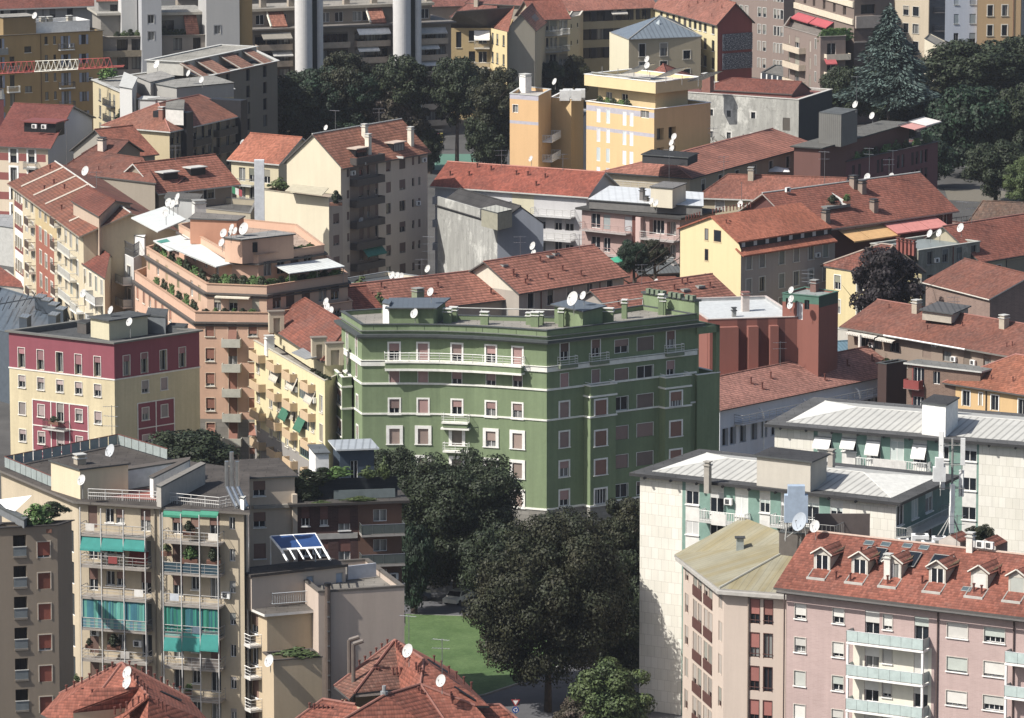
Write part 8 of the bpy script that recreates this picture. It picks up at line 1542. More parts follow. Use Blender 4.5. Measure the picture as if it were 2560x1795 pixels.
# crane jib
tile(0); Yc = 860.0; cr = link('tower_crane', None, None, PD(-200, 600, Yc)); tag(cr, 'red and white lattice jib of a tower crane reaching in at the left edge', 'crane'); R_ = flat('a8463c', .5)
def tr_(x, y): return PD(x, y, Yc)
for a, b, m_, nm in ((-400, 310, R_, 'jib_section'), (312, 700, flat('dcd8c8'), 'jib_section'), (702, 1110, R_, 'jib_section')):
    mb = MB().mat(m_); top = lambda x: 562 - x * .045; bot = lambda x: 655 - x * .058; n = int((b - a) / 46); dp = Vector((0, 1.3, 0))
    tp0, tp1 = tr_(a, top(a)), tr_(min(b, 980), top(min(b, 980))); mb.bar(tp0, tp1, .07)
    for s_ in (-.7, .7): mb.bar(tr_(a, bot(a)) + dp * s_, tr_(b, bot(b)) + dp * s_, .08)
    for k in range(n + 1):
        x = a + (b - a) * k / n; x2 = a + (b - a) * min(n, k + .5) / n
        if x < 980: [mb.bar(tr_(x, bot(x)) + dp * s_, tr_(x2, top(x2)), .035) for s_ in (-.7, .7)]; [mb.bar(tr_(x2, top(x2)), tr_(min(b, x + (b - a) / n), bot(x)) + dp * s_, .035) for s_ in (-.7, .7)]
    o = link('jib_section', mb.mesh('jib_section'), cr, -cr.location)
mb = MB().mat(R_); c_ = tr_(-300, 600); 
for dx in (-1, 1):
    for dy in (-1, 1): mb.bar((dx, dy, -c_.z), (dx, dy, 6), .15)
o = link('crane_tower', mb.mesh('crane_tower'), cr, c_ - cr.location)
# ------------------------------------------------------------------ top centre courtyard houses
tile(1); z = 17.5; och = Bld('apartment_building', 'ochre house with white awning and balconies beside the brown balcony building', 'building', [P(1705, 250, z), P(2095, 250, z), P(2245, 285, z), P(2300, 170, z), P(1800, 120, z)], z, wall('b39a66', .12), seed=83)
f = och.f(0); f.win([(1818, 1.0)], [355], 1, 3.0, sOd, x0=1818); f.win([(1935, 1.2)], rows(320, 185, 4), 1, 2.0, sOd, x0=1935); f.win([(2030, 1.6)], rows(345, 165, 4), 1, 2.1, St('och', fr=WHITE, p=(0,), dep=.2), x0=2030); f.balc(1955, 2092, rows(425, 178, 3), 1.2, 'bars', CREAMW, LGREY); f.awn(1955, 2092, 275, 1.5, 1.6, flat('dcdad2')); g = och.f(1); g.zone(-1, 99, 0, 99, wall('d3bd84', .08)); g.win([(2118, .9), (2160, .9), (2215, .9)], rows(350, 170, 4), 1, 2.0, sC1, x0=2160)
och.walls(); och.planes({'a': (1690, 245, z), 'b': (2100, 245, z), 'c': (2255, 285, z), 'd': (2310, 60, z + 4), 'e': (1790, 100, z + 3.5)}, [['a', 'b', 'd', 'e'], ['b', 'c', 'd']], tiles('8e5448', .3, .3), .2, GUT, [('b', 'd')])
tile(2); be = Bld('apartment_building', 'tall plain beige side wall with pink roof left of the courtyard balconies', 'building', [P(-50, 275, 17.5), P(205, 272, 17.5), P(330, 170, 17.5), P(60, 150, 17.5)], 17.5, wall('9c9482', .1), seed=84); be.pitched(3.0, tiles('9a675a', .25, .3, .4), 1, (0, 0), .3); be.walls()
co = Bld('apartment_building', 'courtyard house with many small balconies and drying laundry, top centre', 'building', rect((205, 172), (500, 160), 18, 9), 18, wall('a39880', .12), seed=85); f = co.f(0); f.win([(230, .9), (300, 1.2), (365, 1.4), (452, 1.6)], rows(240, 150, 4), 1, 2.1, St('co', fr=WHITE, p=(0, 1, .5), sh=slats('8a8478'), dep=.25), x0=230); f.balc(210, 425, rows(318, 148, 4), 1.2, 'bars', GREY, LGREY); f.balc(430, 495, rows(300, 148, 4), 1.2, 'bars', GREY, LGREY); co.pitched(3.0, tiles('8f5146', .25, .2), 0, (0, 0), .5); co.walls()
c4 = Bld('apartment_building', 'narrow cream stairwell wall with a slanting white parapet, top centre', 'building', [P(500, 160, 17.8), P(605, 140, 17.8), P(640, 90, 17.8), P(540, 90, 17.8)], 17.8, wall('b9ae8c', .1), seed=3); c4.f(0).win([(525, .5), (580, .5)], rows(235, 150, 4), 1, .8, sOd, x0=525); c4.walls(); c4.flat_roof(.1, cop=CREAMW)
z = 18.0; la = Bld('apartment_building', 'long courtyard building with dark shuttered windows under a broad pinkish red roof, top centre', 'building', rect((520, 92), (1275, 60), z, 13), z, wall('9c9478', .1), seed=86); f = la.f(0); f.win([(650, 2.4), (795, 2.4), (890, 1.8), (1000, 1.8), (1065, 1.6), (1160, 1.6), (1230, 1.8)], rows(140, 165, 3), 1, 2.1, St('la', fr=BLACK, p=(0,), dep=.3, shut=flat('33363c')), x0=795); la.pitched(3.4, tiles('935c52', .12, .25, .4), 0, (0, 0), .6); la.walls(); f.awn(870, 1010, 100, .5, .9, flat('b9b5aa'))
lb2 = Bld('apartment_building', 'long building with a red painted gable carrying two dark panels, top', 'building', [P(1272, 60, z), P(1838, 212, z), P(2148, 190, z)], z, wall('c9bd8c', .08), seed=87, close='par'); f = lb2.f(0); RW = wall('8a4440', .12); f.win([1320, 1375, 1430, 1480, 1530, 1575, 1620, 1665, 1710, 1780], rows(250, 155, 5), 1.5, 2.1, St('lb2', fr=DGREY, p=(0, 1), sh=slats('4c4640'), dep=.2, simple=True, sill=WHITE), x0=1780)
lb2.f(1).zone(-1, 99, 0, 99, RW); lb2.f(0).zone(f.L - .5, 99, 0, 99, wall('c9bd8c', .08)); lb2.pitched(3.6, tiles('935c52', .12, .25, .4), 0, (0, 0), .5, .2, GUT, gable_m=RW); lb2.walls(); lb2.pipes(8, 5)
g = lb2.f(1); bg2 = G('scribbled_panel', .6); n_ = bg2.noise(bg2.mapv(bg2.uv(), (1.0, 2.2, 1)), 2.6, 6, .8); bg2.base(bg2.mix(bg2.ramp(n_, .5, .58, 0, 1), srgb('3c444f'), srgb('9aa0a8')))
for y0_, y1_ in ((308, 458), (482, 625)): z1 = g.uz(1860, y0_)[1]; z0 = g.uz(1860, y1_)[1]; g.boxz(g.u(1862), g.u(2122), z0, z1, .02, .25, bg2.m, 'wall_panel')
tile(2); yg = Bld('tiled_house', 'small bright yellow gable wall in the courtyard, top centre', 'building', [P(563, 405, 11), P(868, 388, 11), P(960, 330, 11)], 11, wall('d6b46c', .06), seed=88, close='par'); yg.pitched(2.2, tiles('8a5a48', .2, .3), 1, (0, 0), .1, gable_m=wall('d6b46c', .06)); yg.walls()
gp2 = Bld('apartment_building', 'beige house with grey glazed pyramid roof, top centre right', 'building', [P(872, 285, 15.5), P(1045, 352, 15.5), P(1690, 330, 15.5), P(1480, 180, 15.5)], 15.5, wall('a89a7c', .1), seed=89); f = gp2.f(1); gp2.f(0).zone(-1, 99, 0, 99, wall('cfc7a8', .08)); f.win([(1153, 1.2), (1343, 1.4)], rows(450, 160, 3), 1, 2.4, sG, x0=1153); f.win([(1548, 1.4)], [490, 655], 1, 1.6, sG, x0=1548); gp2.walls()
GZ = seam('6a7680', .9, .3, .2); gp2.planes({'a': (880, 285, 15.6), 'b': (1045, 350, 15.6), 'c': (1700, 325, 15.6), 'd': (1480, 178, 15.6), 't': (1318, 140, 19.2)}, [(['a', 'b', 't'], GZ), (['b', 'c', 't'], GZ), (['c', 'd', 't'], deck('4c5258'))], GZ, .15, GREY, [('b', 't'), ('c', 't')], capm=GREY)
f = gp2.f(1); mb = MB().mat(flat('a9b4b8', .3)); A, B, C_ = P(1185, 295, 16.1), P(1318, 300, 16.1), P(1318, 175, 18.7); mb.poly([A, B, C_]); gp2.add('glass_panel', mb)
hr = Bld('tiled_house', 'dull red hipped roof behind the yellow building', 'building', [P(1190, 770, 13.5), P(1440, 770, 13.5), P(1670, 705, 13.5), P(1420, 700, 13.5)], 13.5, wall('6f7378', .1), seed=90); hr.walls(); hr.planes({'a': (1180, 690, 13.5), 'b': (1420, 772, 13.5), 'c': (1680, 700, 13.5), 't': (1350, 572, 16.5)}, [['a', 'b', 't'], ['b', 'c', 't']], tiles('844a42', .25, .2), .2, GUT, [('b', 't'), ('c', 't')])
# ------------------------------------------------------------------ top right
def gv(x, y): return P(x, y, 0)
tile(3); BRN = wall('84736a', .1)
br1 = Bld('apartment_building', 'brown tower block with rows of narrow triple windows, top right', 'building', [gv(-330, 665), gv(136, 725), gv(400, 560), gv(-80, 500)], 34, BRN, seed=91); f = br1.f(0); f.win([(-260, .9), (-215, .9), (-100, .9), (-55, .9), (38, .7), (68, .6), (98, .8)], rows(-30, 152, 6), 1, 1.9, St('br1', fr=LGREY, sur=LGREY, sw=.12, p=(0, .6, 1), sh=slats('8d857c'), dep=.15, simple=True), x0=38); br1.walls(); br1.flat_roof(.3)
br2 = Bld('apartment_building', 'brown apartment building with cream balconies and red awnings, top right', 'building', [P(140, 235, 17), P(470, 330, 17), P(695, 322, 17), P(690, 240, 17), P(200, 150, 17)], 17.0, BRN, seed=92); f = br2.f(0); f.win([(235, 2.4), (350, .9), (165, .7)], rows(370, 152, 5), 1, 2.1, St('br2', fr=WHITE, p=(0, .5, 1), sh=slats('a09688'), dep=.3), x0=225); f.win([(400, .7), (435, .7)], rows(385, 148, 3), 1, 1.9, St('br1', fr=LGREY, sur=LGREY, sw=.12, p=(0, .6, 1), sh=slats('8d857c'), dep=.15, simple=True), x0=400); f.balc(165, 312, rows(425, 150, 4), 1.4, 'solid', flat('b9a994'), flat('c4b49c')); g = br2.f(1); g.win([(540, 1.8), (640, 1.6)], rows(440, 152, 3), 1, 2.2, St('br2', fr=WHITE, p=(0, .5, 1), sh=slats('a09688'), dep=.3), x0=540); g.balc(475, 690, rows(530, 160, 2), 1.3, 'solid', flat('b9a994'), flat('c9bca4')); g.awn(455, 555, 520, .9, 1.2, flat('b04a4c'), d=1)
br2.walls(); br2.flat_roof(.9, deck('7a726a'), flat('8d857c'), .2, .1)
terr(br2, 1, 470, 690, 0, 4, 17.1, ['bush', 'bush'], '%s bright bush on the roof terrace of the brown balcony building', (2.0, 2.8), back=1.2, hh=(1.4, 2.0))
br3 = Bld('apartment_building', 'set back upper floors with cream parapets and red awnings, top right', 'building', [P(240, 60, 18.8), P(770, 215, 18.8), P(1125, 200, 18.8), P(1000, 80, 18.8), P(400, -20, 18.8)], 25.6, wall('7a6a60', .1), seed=93); f = br3.f(0)
for k in range(2): z_ = 18.6 + 3.3 * k; f.boxz(0.1, f.L - .1, z_, z_ + 1.1, .01, .3, flat('cabda4'), 'parapet_band')
f.win([(300, 1.5), (380, 1.5), (470, 1.5), (560, 1.5), (650, 1.8)], None, 1, 1.7, St('br4', fr=DGREY, p=(0,), dep=.6), zs=[20.8, 24.0]); f.awn(245, 400, 100, 1.0, 1.6, flat('a8434a')); f.awn(410, 560, 145, 1.0, 1.6, flat('a8434a'))
g = br3.f(1); g.zone(-1, 99, 0, 18.0, brick('6d5a52', '67554d', 1, '75655c', .5, .16)); g.boxz(.2, g.L - .2, 18.0, 20.3, .01, .5, flat('a3968a'), 'parapet_band'); g.win([(860, 3.0), (1000, 4.0)], None, 1, 1.8, St('br4', fr=DGREY, p=(0,), dep=.6), zs=[21.5]); [g.boxz(.1, g.L - .1, z_, z_ + .3, .004, .1, flat('a3968a'), 'band') for z_ in (8.8, 12.0, 15.2)]
br3.walls(); br3.eave_roof(.8, .3, deck('7d8388'), flat('8d8f92'))
sh = Bld('service_building', 'glazed shop front with white piers at the foot of the brown tower', 'building', [gv(-60, 800), gv(230, 860), gv(330, 760), gv(60, 730)], 3.4, flat('39404a', .3), seed=1); 
for k in range(6): sh.f(0).boxz(k * sh.f(0).L / 6 + .05, k * sh.f(0).L / 6 + .5, .05, 3.3, .01, .2, WHITE, 'pier')
sh.walls(); sh.flat_roof(.1)
bg3 = Bld('apartment_building', 'beige apartment block behind the blue cedar, top right', 'building', [gv(1130, 560), gv(1430, 590), gv(1480, 520), gv(1180, 500)], 24, wall('b9aa90', .08), seed=94); bg3.f(0).win([(1195, 1.4), (1282, 1.6)], rows(90, 155, 4), 1, 1.9, sG, x0=1195); bg3.walls(); bg3.flat_roof(.3)
dk3 = Bld('apartment_building', 'dark recessed balcony strip between beige and pale blue fronts, top right', 'building', [gv(1432, 580), gv(1575, 580), gv(1575, 520), gv(1432, 520)], 24, flat('3c4450'), seed=1); dk3.f(0).balc(1433, 1573, rows(105, 165, 3), 1.4, 'rails', flat('4c4a4c'), flat('2a2c30')); dk3.walls(); dk3.flat_roof(.3)
pb = Bld('apartment_building', 'pale blue white house with grey shutters beside the ochre house, top right', 'building', [gv(1576, 655), gv(1862, 650), gv(1900, 500), gv(1620, 500)], 33, wall('b3bac6', .08), seed=95); pb.f(0).win([(1640, 1.0), (1785, 1.3)], rows(0, 170, 5), 1, 2.0, St('pb', fr=GREY, p=(0, .6, 1), sh=slats('9aa0a8'), sill=LGREY, dep=.2), x0=1640); pb.f(0).pipe(1850, WHITE); pb.walls(); pb.flat_roof(.3)
ocr = Bld('apartment_building', 'ochre house with white framed dark windows at the top right corner', 'building', [gv(1864, 655), gv(2252, 650), gv(2280, 520), gv(1900, 520)], 33, wall('b99766', .08), seed=96); ocr.f(0).win([(1940, 1.1), (2068, 1.1), (2192, 1.1)], rows(95, 178, 4), 1, 2.2, St('ocr', fr=DGREY, sur=CREAMW, sw=.2, sill=CREAMW, p=(0,), dep=.25), x0=1940); ocr.f(0).pipe(2145, RUST); ocr.walls(); ocr.flat_roof(.3)
gr4 = Bld('apartment_building', 'sliver of grey building at the top right corner', 'building', [gv(2254, 620), gv(2600, 610), gv(2600, 500), gv(2260, 500)], 33, wall('a8aaa6', .08), seed=97); gr4.walls(); gr4.flat_roof(.3)
cw_ = Bld('service_building', 'low cream wall building with curved gable between the cedar and dark trees', 'building', [P(1400, 345, 9), P(1665, 500, 9), P(1700, 420, 9), P(1450, 300, 9)], 9, wall('cfc6ac', .06), seed=1); cw_.walls(); cw_.flat_roof(.1, cop=DGREY)
bkf = Bld('apartment_building', 'far row of red roofed houses along the very top edge', 'building', [P(0, -300, 20), P(2300, -330, 20), P(2300, -420, 20), P(0, -400, 20)], 20, wall('9c8f7c', .1), seed=3); bkf.walls(); bkf.flat_roof(.5)
tile(1)
for k, (xa, ya, xb, yb, z, lab) in enumerate(((1450, 60, 2060, 40, 16.5, 'far red roofed house right of the brown balcony building, top edge'), (1760, 150, 2140, 165, 15, 'dull red roof with a dark dormer above the ochre house'), (1900, 20, 2700, 60, 17.5, 'far red roofs with grey patches, top centre'), (-700, -30, 300, -40, 24, 'far roof beyond the grey complex'))):
    hh_ = Bld('tiled_house', lab, 'building', rect((xa, ya), (xb, yb), z, 12), z, wall('958a7a', .1), seed=k); hh_.pitched(3, tiles('84504a', .2, .4, .4), 0, (2, 2), .5); hh_.walls(); hh_.chimney(hh_.on_roof(.4, .6), .8, 1.4, flat('a89c88'), GREY)
# ------------------------------------------------------------------ trees behind
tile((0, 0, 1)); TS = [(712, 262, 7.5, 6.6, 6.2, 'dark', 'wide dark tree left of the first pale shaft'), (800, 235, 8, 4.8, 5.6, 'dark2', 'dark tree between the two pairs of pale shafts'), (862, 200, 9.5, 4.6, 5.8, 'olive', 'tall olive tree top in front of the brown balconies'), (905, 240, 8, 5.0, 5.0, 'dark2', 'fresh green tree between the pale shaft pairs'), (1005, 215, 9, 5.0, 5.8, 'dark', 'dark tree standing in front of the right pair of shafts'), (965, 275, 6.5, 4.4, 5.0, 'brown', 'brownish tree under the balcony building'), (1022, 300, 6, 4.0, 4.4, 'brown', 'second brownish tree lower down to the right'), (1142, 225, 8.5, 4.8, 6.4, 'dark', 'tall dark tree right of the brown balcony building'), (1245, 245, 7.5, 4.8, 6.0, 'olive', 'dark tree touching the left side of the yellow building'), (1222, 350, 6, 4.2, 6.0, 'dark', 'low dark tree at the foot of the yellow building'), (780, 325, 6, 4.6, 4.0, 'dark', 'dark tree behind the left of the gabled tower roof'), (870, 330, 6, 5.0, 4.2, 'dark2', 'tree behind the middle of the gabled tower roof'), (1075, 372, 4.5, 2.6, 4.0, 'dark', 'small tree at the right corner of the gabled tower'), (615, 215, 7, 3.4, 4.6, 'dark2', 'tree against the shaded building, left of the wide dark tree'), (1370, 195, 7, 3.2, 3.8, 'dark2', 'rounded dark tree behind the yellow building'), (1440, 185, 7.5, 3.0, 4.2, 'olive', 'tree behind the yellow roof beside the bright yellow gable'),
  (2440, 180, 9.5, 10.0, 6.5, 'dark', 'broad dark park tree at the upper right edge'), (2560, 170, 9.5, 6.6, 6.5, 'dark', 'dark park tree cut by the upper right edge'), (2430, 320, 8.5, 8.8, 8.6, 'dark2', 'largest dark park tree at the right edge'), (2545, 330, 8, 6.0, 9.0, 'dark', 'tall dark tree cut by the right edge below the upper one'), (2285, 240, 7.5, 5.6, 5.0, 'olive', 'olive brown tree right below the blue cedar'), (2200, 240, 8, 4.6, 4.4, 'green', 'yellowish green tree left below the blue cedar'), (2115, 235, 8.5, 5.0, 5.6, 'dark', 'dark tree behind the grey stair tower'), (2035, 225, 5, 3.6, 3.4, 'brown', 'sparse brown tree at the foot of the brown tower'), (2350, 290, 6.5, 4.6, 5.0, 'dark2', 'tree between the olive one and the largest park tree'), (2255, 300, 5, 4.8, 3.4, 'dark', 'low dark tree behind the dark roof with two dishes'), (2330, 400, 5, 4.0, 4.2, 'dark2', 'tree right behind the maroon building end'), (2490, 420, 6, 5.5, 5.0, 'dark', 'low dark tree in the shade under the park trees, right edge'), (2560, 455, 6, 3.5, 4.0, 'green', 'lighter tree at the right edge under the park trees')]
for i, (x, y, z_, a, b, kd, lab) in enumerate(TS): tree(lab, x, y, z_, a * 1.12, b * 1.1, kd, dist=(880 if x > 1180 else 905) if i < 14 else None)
tree('tall blue grey cedar in front of the brown building, top right', 2222, 138, 11, 8.6, 8.2, 'cedar', name='cedar_tree', dist=932)
p = P(2385, 128, 6); r = link('palm_tree', None, None, (p.x, p.y, 0)); tag(r, 'small palm tree in front of the pale blue house', 'tree', 'trees standing between the buildings'); mb = MB().mat(BARK); mb.bar((0, 0, 0), (0, 0, 7), .25, 8); link('trunk', mb.mesh('trunk'), r); mb = MB().mat(leaf('3c4a36', '55624a')); R = random.Random(5)
for k in range(46):
    a = R.uniform(0, 6.28); e_ = R.uniform(-.5, 1.1); d1 = Vector((math.cos(a) * math.cos(e_), math.sin(a) * math.cos(e_), math.sin(e_))); s_ = Vector((-math.sin(a), math.cos(a), 0)) * .22; c0 = Vector((0, 0, 7)); j1 = c0 + d1 * 1.3; j2 = c0 + d1 * 2.2 - Vector((0, 0, .6)); mb.poly([c0, j1 + s_, j2, j1 - s_])
link('crown', mb.mesh('crown'), r)
# ------------------------------------------------------------------ ground
tile((0, 0, 1))
def sheet(name, pts, m, kind='structure', z=0.0):
    mb = MB().mat(m); mb.poly([(p[0], p[1], z) for p in pts]); o = link(name, mb.mesh(name)); tag(o, kind=kind); return o
ASPH = flat('57575a', .9, 0, .12, .5)
sheet('ground', [(-700, 200), (700, 200), (1100, 3500), (-1100, 3500)], flat('4c4b49', .9, 0, .3, .1))
sheet('road', [P(x, y, 0) for x, y in ((880, 1860), (1750, 1860), (1750, 1480), (880, 1480))], ASPH, z=.004)
gm = G('mown_grass', .9); n1 = gm.noise(gm.pos(), .25, 5, .7); n2 = gm.noise(gm.pos(), 4, 4, .7); gm.base(gm.scale(gm.mix(gm.ramp(n1, .35, .65, 0, 1), srgb('405c28'), srgb('526c36')), gm.ramp(n2, .3, .7, .75, 1.2)))
gp_ = [P(x, y, 0).xy for x, y in ((1000, 1785), (1130, 1752), (1210, 1738), (1300, 1708), (1400, 1665), (1440, 1630), (1400, 1590), (1290, 1556), (1170, 1543), (1020, 1538), (900, 1545), (850, 1650), (880, 1740))]
mb = MB().mat(flat('8c8a85')); ring(mb, gp_, .18, 0, 0.005, .14); o = link('kerb', mb.mesh('kerb')); tag(o, kind='structure')
sheet('lawn', gp_, gm.m, z=.12)
pv = [P(x, y, 0).xy for x, y in ((1380, 1345), (1800, 1345), (1800, 1300), (940, 1330), (900, 1420), (1200, 1440))]
sheet('pavement', pv, flat('807d78'), z=.006)
# trees round the square
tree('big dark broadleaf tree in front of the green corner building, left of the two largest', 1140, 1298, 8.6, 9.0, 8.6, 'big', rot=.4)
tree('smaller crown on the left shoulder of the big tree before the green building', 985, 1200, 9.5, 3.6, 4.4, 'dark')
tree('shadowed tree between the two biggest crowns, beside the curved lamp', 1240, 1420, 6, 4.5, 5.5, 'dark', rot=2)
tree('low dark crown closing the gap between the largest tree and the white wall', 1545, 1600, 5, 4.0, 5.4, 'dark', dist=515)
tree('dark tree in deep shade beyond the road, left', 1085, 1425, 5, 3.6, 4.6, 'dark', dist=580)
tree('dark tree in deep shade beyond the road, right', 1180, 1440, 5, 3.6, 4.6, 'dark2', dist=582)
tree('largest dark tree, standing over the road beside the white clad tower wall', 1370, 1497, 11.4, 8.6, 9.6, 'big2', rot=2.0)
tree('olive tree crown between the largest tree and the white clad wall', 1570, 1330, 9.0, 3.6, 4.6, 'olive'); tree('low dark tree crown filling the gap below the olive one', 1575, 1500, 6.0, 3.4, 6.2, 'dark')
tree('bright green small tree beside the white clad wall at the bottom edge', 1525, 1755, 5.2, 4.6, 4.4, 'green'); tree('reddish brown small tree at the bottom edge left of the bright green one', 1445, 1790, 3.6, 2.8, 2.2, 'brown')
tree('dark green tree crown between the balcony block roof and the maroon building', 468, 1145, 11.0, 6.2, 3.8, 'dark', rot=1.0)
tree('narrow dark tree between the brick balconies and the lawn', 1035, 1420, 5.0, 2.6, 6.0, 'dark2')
# cars
def car(label, x, y, rot, m, z=0.0):
    p = P(x, y, z); r = link('parked_car', None, None, (p.x, p.y, .01), rot); tag(r, label, 'car', 'cars parked by the square'); k = ('car', m.name)
    if k not in CACHE:
        mb = MB().mat(m); pr = [(-2.1, .35), (-2.1, .78), (-1.25, .9), (-.7, 1.42), (.75, 1.45), (1.5, .98), (2.05, .85), (2.1, .35)]
        for sy, rv in ((-.85, 0), (.85, 1)): pts = [(a, sy * (.86 if b > 1.2 else 1), b) for a, b in pr]; mb.poly(pts if rv else pts[::-1])
        for (a, b), (c, d) in zip(pr, pr[1:] + pr[:1]): w1_ = .85 * (.86 if b > 1.2 else 1); w2_ = .85 * (.86 if d > 1.2 else 1); mb.poly([(a, -w1_, b), (a, w1_, b), (c, w2_, d), (c, -w2_, d)])
        bm_ = mb.mesh('body'); mb = MB().mat(BLACK)
        for sy in (-1, 1): mb.poly([(-1.0, sy * .84, .98), (-.6, sy * .76, 1.36), (.7, sy * .76, 1.38), (1.2, sy * .84, 1.0)]); 
        mb.poly([(.8, -.7, 1.44), (.8, .7, 1.44), (1.45, .78, 1.02), (1.45, -.78, 1.02)]); mb.poly([(-.75, -.7, 1.41), (-1.2, -.78, .95), (-1.2, .78, .95), (-.75, .7, 1.41)])
        wm = MB().mat(BLACK); wm.bar((0, -.11, 0), (0, .11, 0), .32, 14); CACHE[k] = (bm_, mb.mesh('car_windows'), wm.mesh('wheel'))
    link('body', CACHE[k][0], r); link('car_windows', CACHE[k][1], r, (0, 0, .012))
    for a in (-1.3, 1.3):
        for b in (-.8, .8): link('wheel', CACHE[k][2], r, (a, b, .32))
car('cream white car half hidden by the largest tree on the road', 1146, 1507, 1.1, flat('d8d4c4', .3)); car('dark blue car in the shade at the left end of the road', 1030, 1500, .1, flat('1c2430', .3)); car('black car standing in shade beyond the road under the big tree', 1080, 1460, .1, flat('202022', .3)); car('silver grey car in deep shade under the big tree', 1120, 1440, .1, flat('6a6c70', .3))
# street lamp and road signs
p = P(1222, 1470, 0); r = link('street_lamp', None, None, p); tag(r, 'curved street lamp rising between the two biggest trees', 'street lamp'); hz = zat(1345, p.x, p.y); mb = MB().mat(LGREY); mb.tube([(0, 0, 0), (0, 0, hz * .8), (.5, 0, hz * .95), (1.4, 0, hz)], .09, 6); link('pole', mb.mesh('pole'), r); mb = MB().mat(LGREY); mb.box(1.2, 2.0, -.15, .15, hz - .08, hz + .08); link('lamp_head', mb.mesh('lamp_head'), r)
p = P(1289, 1810, 0); r = link('road_sign', None, None, p); tag(r, 'give way triangle above a blue round arrow sign at the bottom edge', 'road sign'); s0 = zat(1757, p.x, p.y); s1 = zat(1774, p.x, p.y); mb = MB().mat(GREY); mb.bar((0, 0, 0), (0, 0, s0 + .4), .04, 6); link('pole', mb.mesh('pole'), r)
mb = MB().mat(flat('a83232')); mb.poly([(-.45, -.06, s0 + .35), (0, -.06, s0 - .42), (.45, -.06, s0 + .35)]); mb.mat(WHITE); mb.poly([(-.27, -.07, s0 + .25), (0, -.07, s0 - .2), (.27, -.07, s0 + .25)]); link('triangle_sign', mb.mesh('triangle_sign'), r)
mb = MB().mat(flat('2b4f9a')); mb.bar((0, -.09, s1), (0, -.06, s1), .34, 20); mb.mat(WHITE)
for k in range(3):
    a = k * 2.094; c, s_ = math.cos(a), math.sin(a); R2_ = lambda x, y: (x * c - y * s_, -.1, s1 + x * s_ + y * c)
    mb.poly([R2_(-.14, .1), R2_(-.12, .17), R2_(.05, .2), R2_(.05, .13)]); mb.poly([R2_(.05, .25), R2_(.05, .08), R2_(.17, .12)])
link('round_sign', mb.mesh('round_sign'), r)

sheet('sports_court', [P(x, y, 0) for x, y in ((1085, 425), (1200, 425), (1190, 385), (1090, 385))], flat('4f7a68'), z=.01)
mb = MB()
for x, c in ((1075, 'b9c4cc'), (1086, '7a94a8'), (1094, 'c05a7c'), (1102, 'c9b84a')): mb.mat(flat(c)); p = P(x, 335, 3); mb.box(p.x - .35, p.x + .35, p.y - .05, p.y + .05, 1.0, 3.2)
mb.mat(GREY); a, b = P(1070, 325, 3.3), P(1108, 325, 3.3); mb.bar(a, b, .03); o = link('banner_row', mb.mesh('banner_row')); tag(o, 'row of small coloured cloths hanging by the sports court', 'banners')
sheet('park_path', [P(x, y, 0) for x, y in ((2360, 470), (2560, 480), (2560, 510), (2370, 500))], flat('6d675a'), z=.01)

hz = G('air_haze'); hz.t.nodes.remove(hz.b); pv_ = hz.n("ShaderNodeVolumePrincipled"); pv_.inputs["Density"].default_value = 0.00005; pv_.inputs["Color"].default_value = (.86, .9, 1, 1); pv_.inputs["Anisotropy"].default_value = .3
hz.l(pv_.outputs[0], [n for n in hz.t.nodes if n.type == 'OUTPUT_MATERIAL'][0].inputs["Volume"]); mb = MB().mat(hz.m); mb.box(-1200, 1200, -60, 3600, -1, 135); o = link('haze', mb.mesh('haze')); tag(o, kind='stuff')

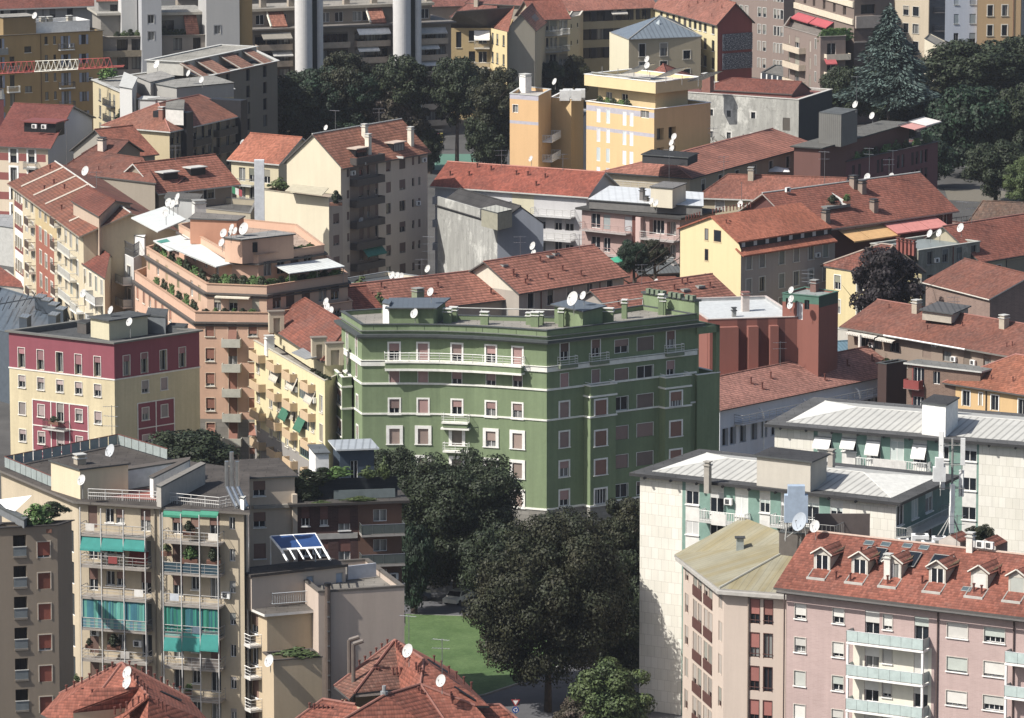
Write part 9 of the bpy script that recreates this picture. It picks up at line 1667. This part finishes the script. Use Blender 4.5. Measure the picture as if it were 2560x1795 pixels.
# thin aerials on the tiled roofs
for b_, nm_, u_, v_ in ((m1, 'gabled house behind the green building', .3, .95), (m1, 'right end of the gabled house behind the green building', .85, .9), (m2, 'lower row house left of that gabled house', .5, .95), (m3, 'red roof below the cream gable', .4, .95), (bg_, 'big striped roof with awnings', .8, .95), (bh2, 'reddish roof behind the orange roof', .12, .95), (wb, 'bright red roof of the white balconied house', .35, .9), (wb, 'right half of the bright red roof before the yellow building', .75, .95), (lb_, 'dull brown roof at the right', .3, .95), (fl, 'striped roof beside the flag', .5, .95), (st_, 'faded roof of the left street row', .6, .95), (lo2, 'pinkish low roof beside the green building', .5, .95), (rr_, 'red roof at the right edge', .2, .95), (pk, 'ridge of the dormer roof', .45, 1.0), (tw, 'ridge of the beige gabled tower, right part', .75, 1.0), (ll, 'low wing below the yellow building', .5, .95)):
    q_ = b_.on_roof(u_, v_, -.1); R = random.Random(len(nm_)); r = link('television_aerial', None, None, q_); tag(r, 'thin aerial on the ' + nm_, 'aerial', 'television aerials on the roofs'); h_ = R.uniform(2.2, 3.6); mb = MB().mat(METAL); mb.bar((0, 0, -.3), (0, 0, h_), .035, 6); link('mast', mb.mesh('mast'), r); mb = MB().mat(METAL)
    for zz in (h_ * .95, h_ * .7): mb.bar((-.9, 0, zz), (.8, .3, zz), .022); [mb.bar((-.8 + k * .35, -.3 + k * .04, zz), (-.85 + k * .35, .35 + k * .04, zz), .014) for k in range(5)]
    link('antenna', mb.mesh('antenna'), r)

# facade clutter: air conditioners and washing
R = random.Random(77)
for s_, i_, n_ in (('tall beige gabled', 1, 6), ('tan apartment block with teal', 1, 5), ('cream apartment block with maroon', 1, 2), ('dull brown tiled roof', 0, 4), ('grey stained house', 0, 3), ('white balconied house', 0, 5), ('long gabled house', 0, 2), ('cream blank gable', 1, 3), ('dark brick apartment', 0, 3), ('pale yellow apartment', 0, 4), ('ochre apartment building with', 0, 4), ('bright yellow apartment', 1, 2)):
    b_ = next(q for q in ALL if s_ in q.root['label'])
    f_ = b_.f(i_)
    for _ in range(n_):
        h_ = R.choice(f_.holes) if f_.holes else None
        if h_ and h_[1] + 1.2 < f_.L: link('air_conditioner', ac_mesh(), b_.root, f_.loc(h_[1] + .65, h_[2] + .2), f_.rz)
f_ = BBK.f(1); z1, z2 = BZ; tile(20)
for k, (x_, zz, c_) in enumerate(((800, z1[0], 'c9c4ba'), (1000, z1[1], '8f3a38'), (1230, z1[2], 'd2cfc8'), (1550, z2[2], 'b7bcc4'), (1750, z2[3], '5a6a78'), (1900, z2[0], 'cfc9bd'), (1100, z1[4], 'a8a29a'))):
    f_.boxz(f_.u(x_), f_.u(x_) + .9, zz + .35, zz + 1.02, 1.5, 1.53, flat(c_), 'hanging_cloth')
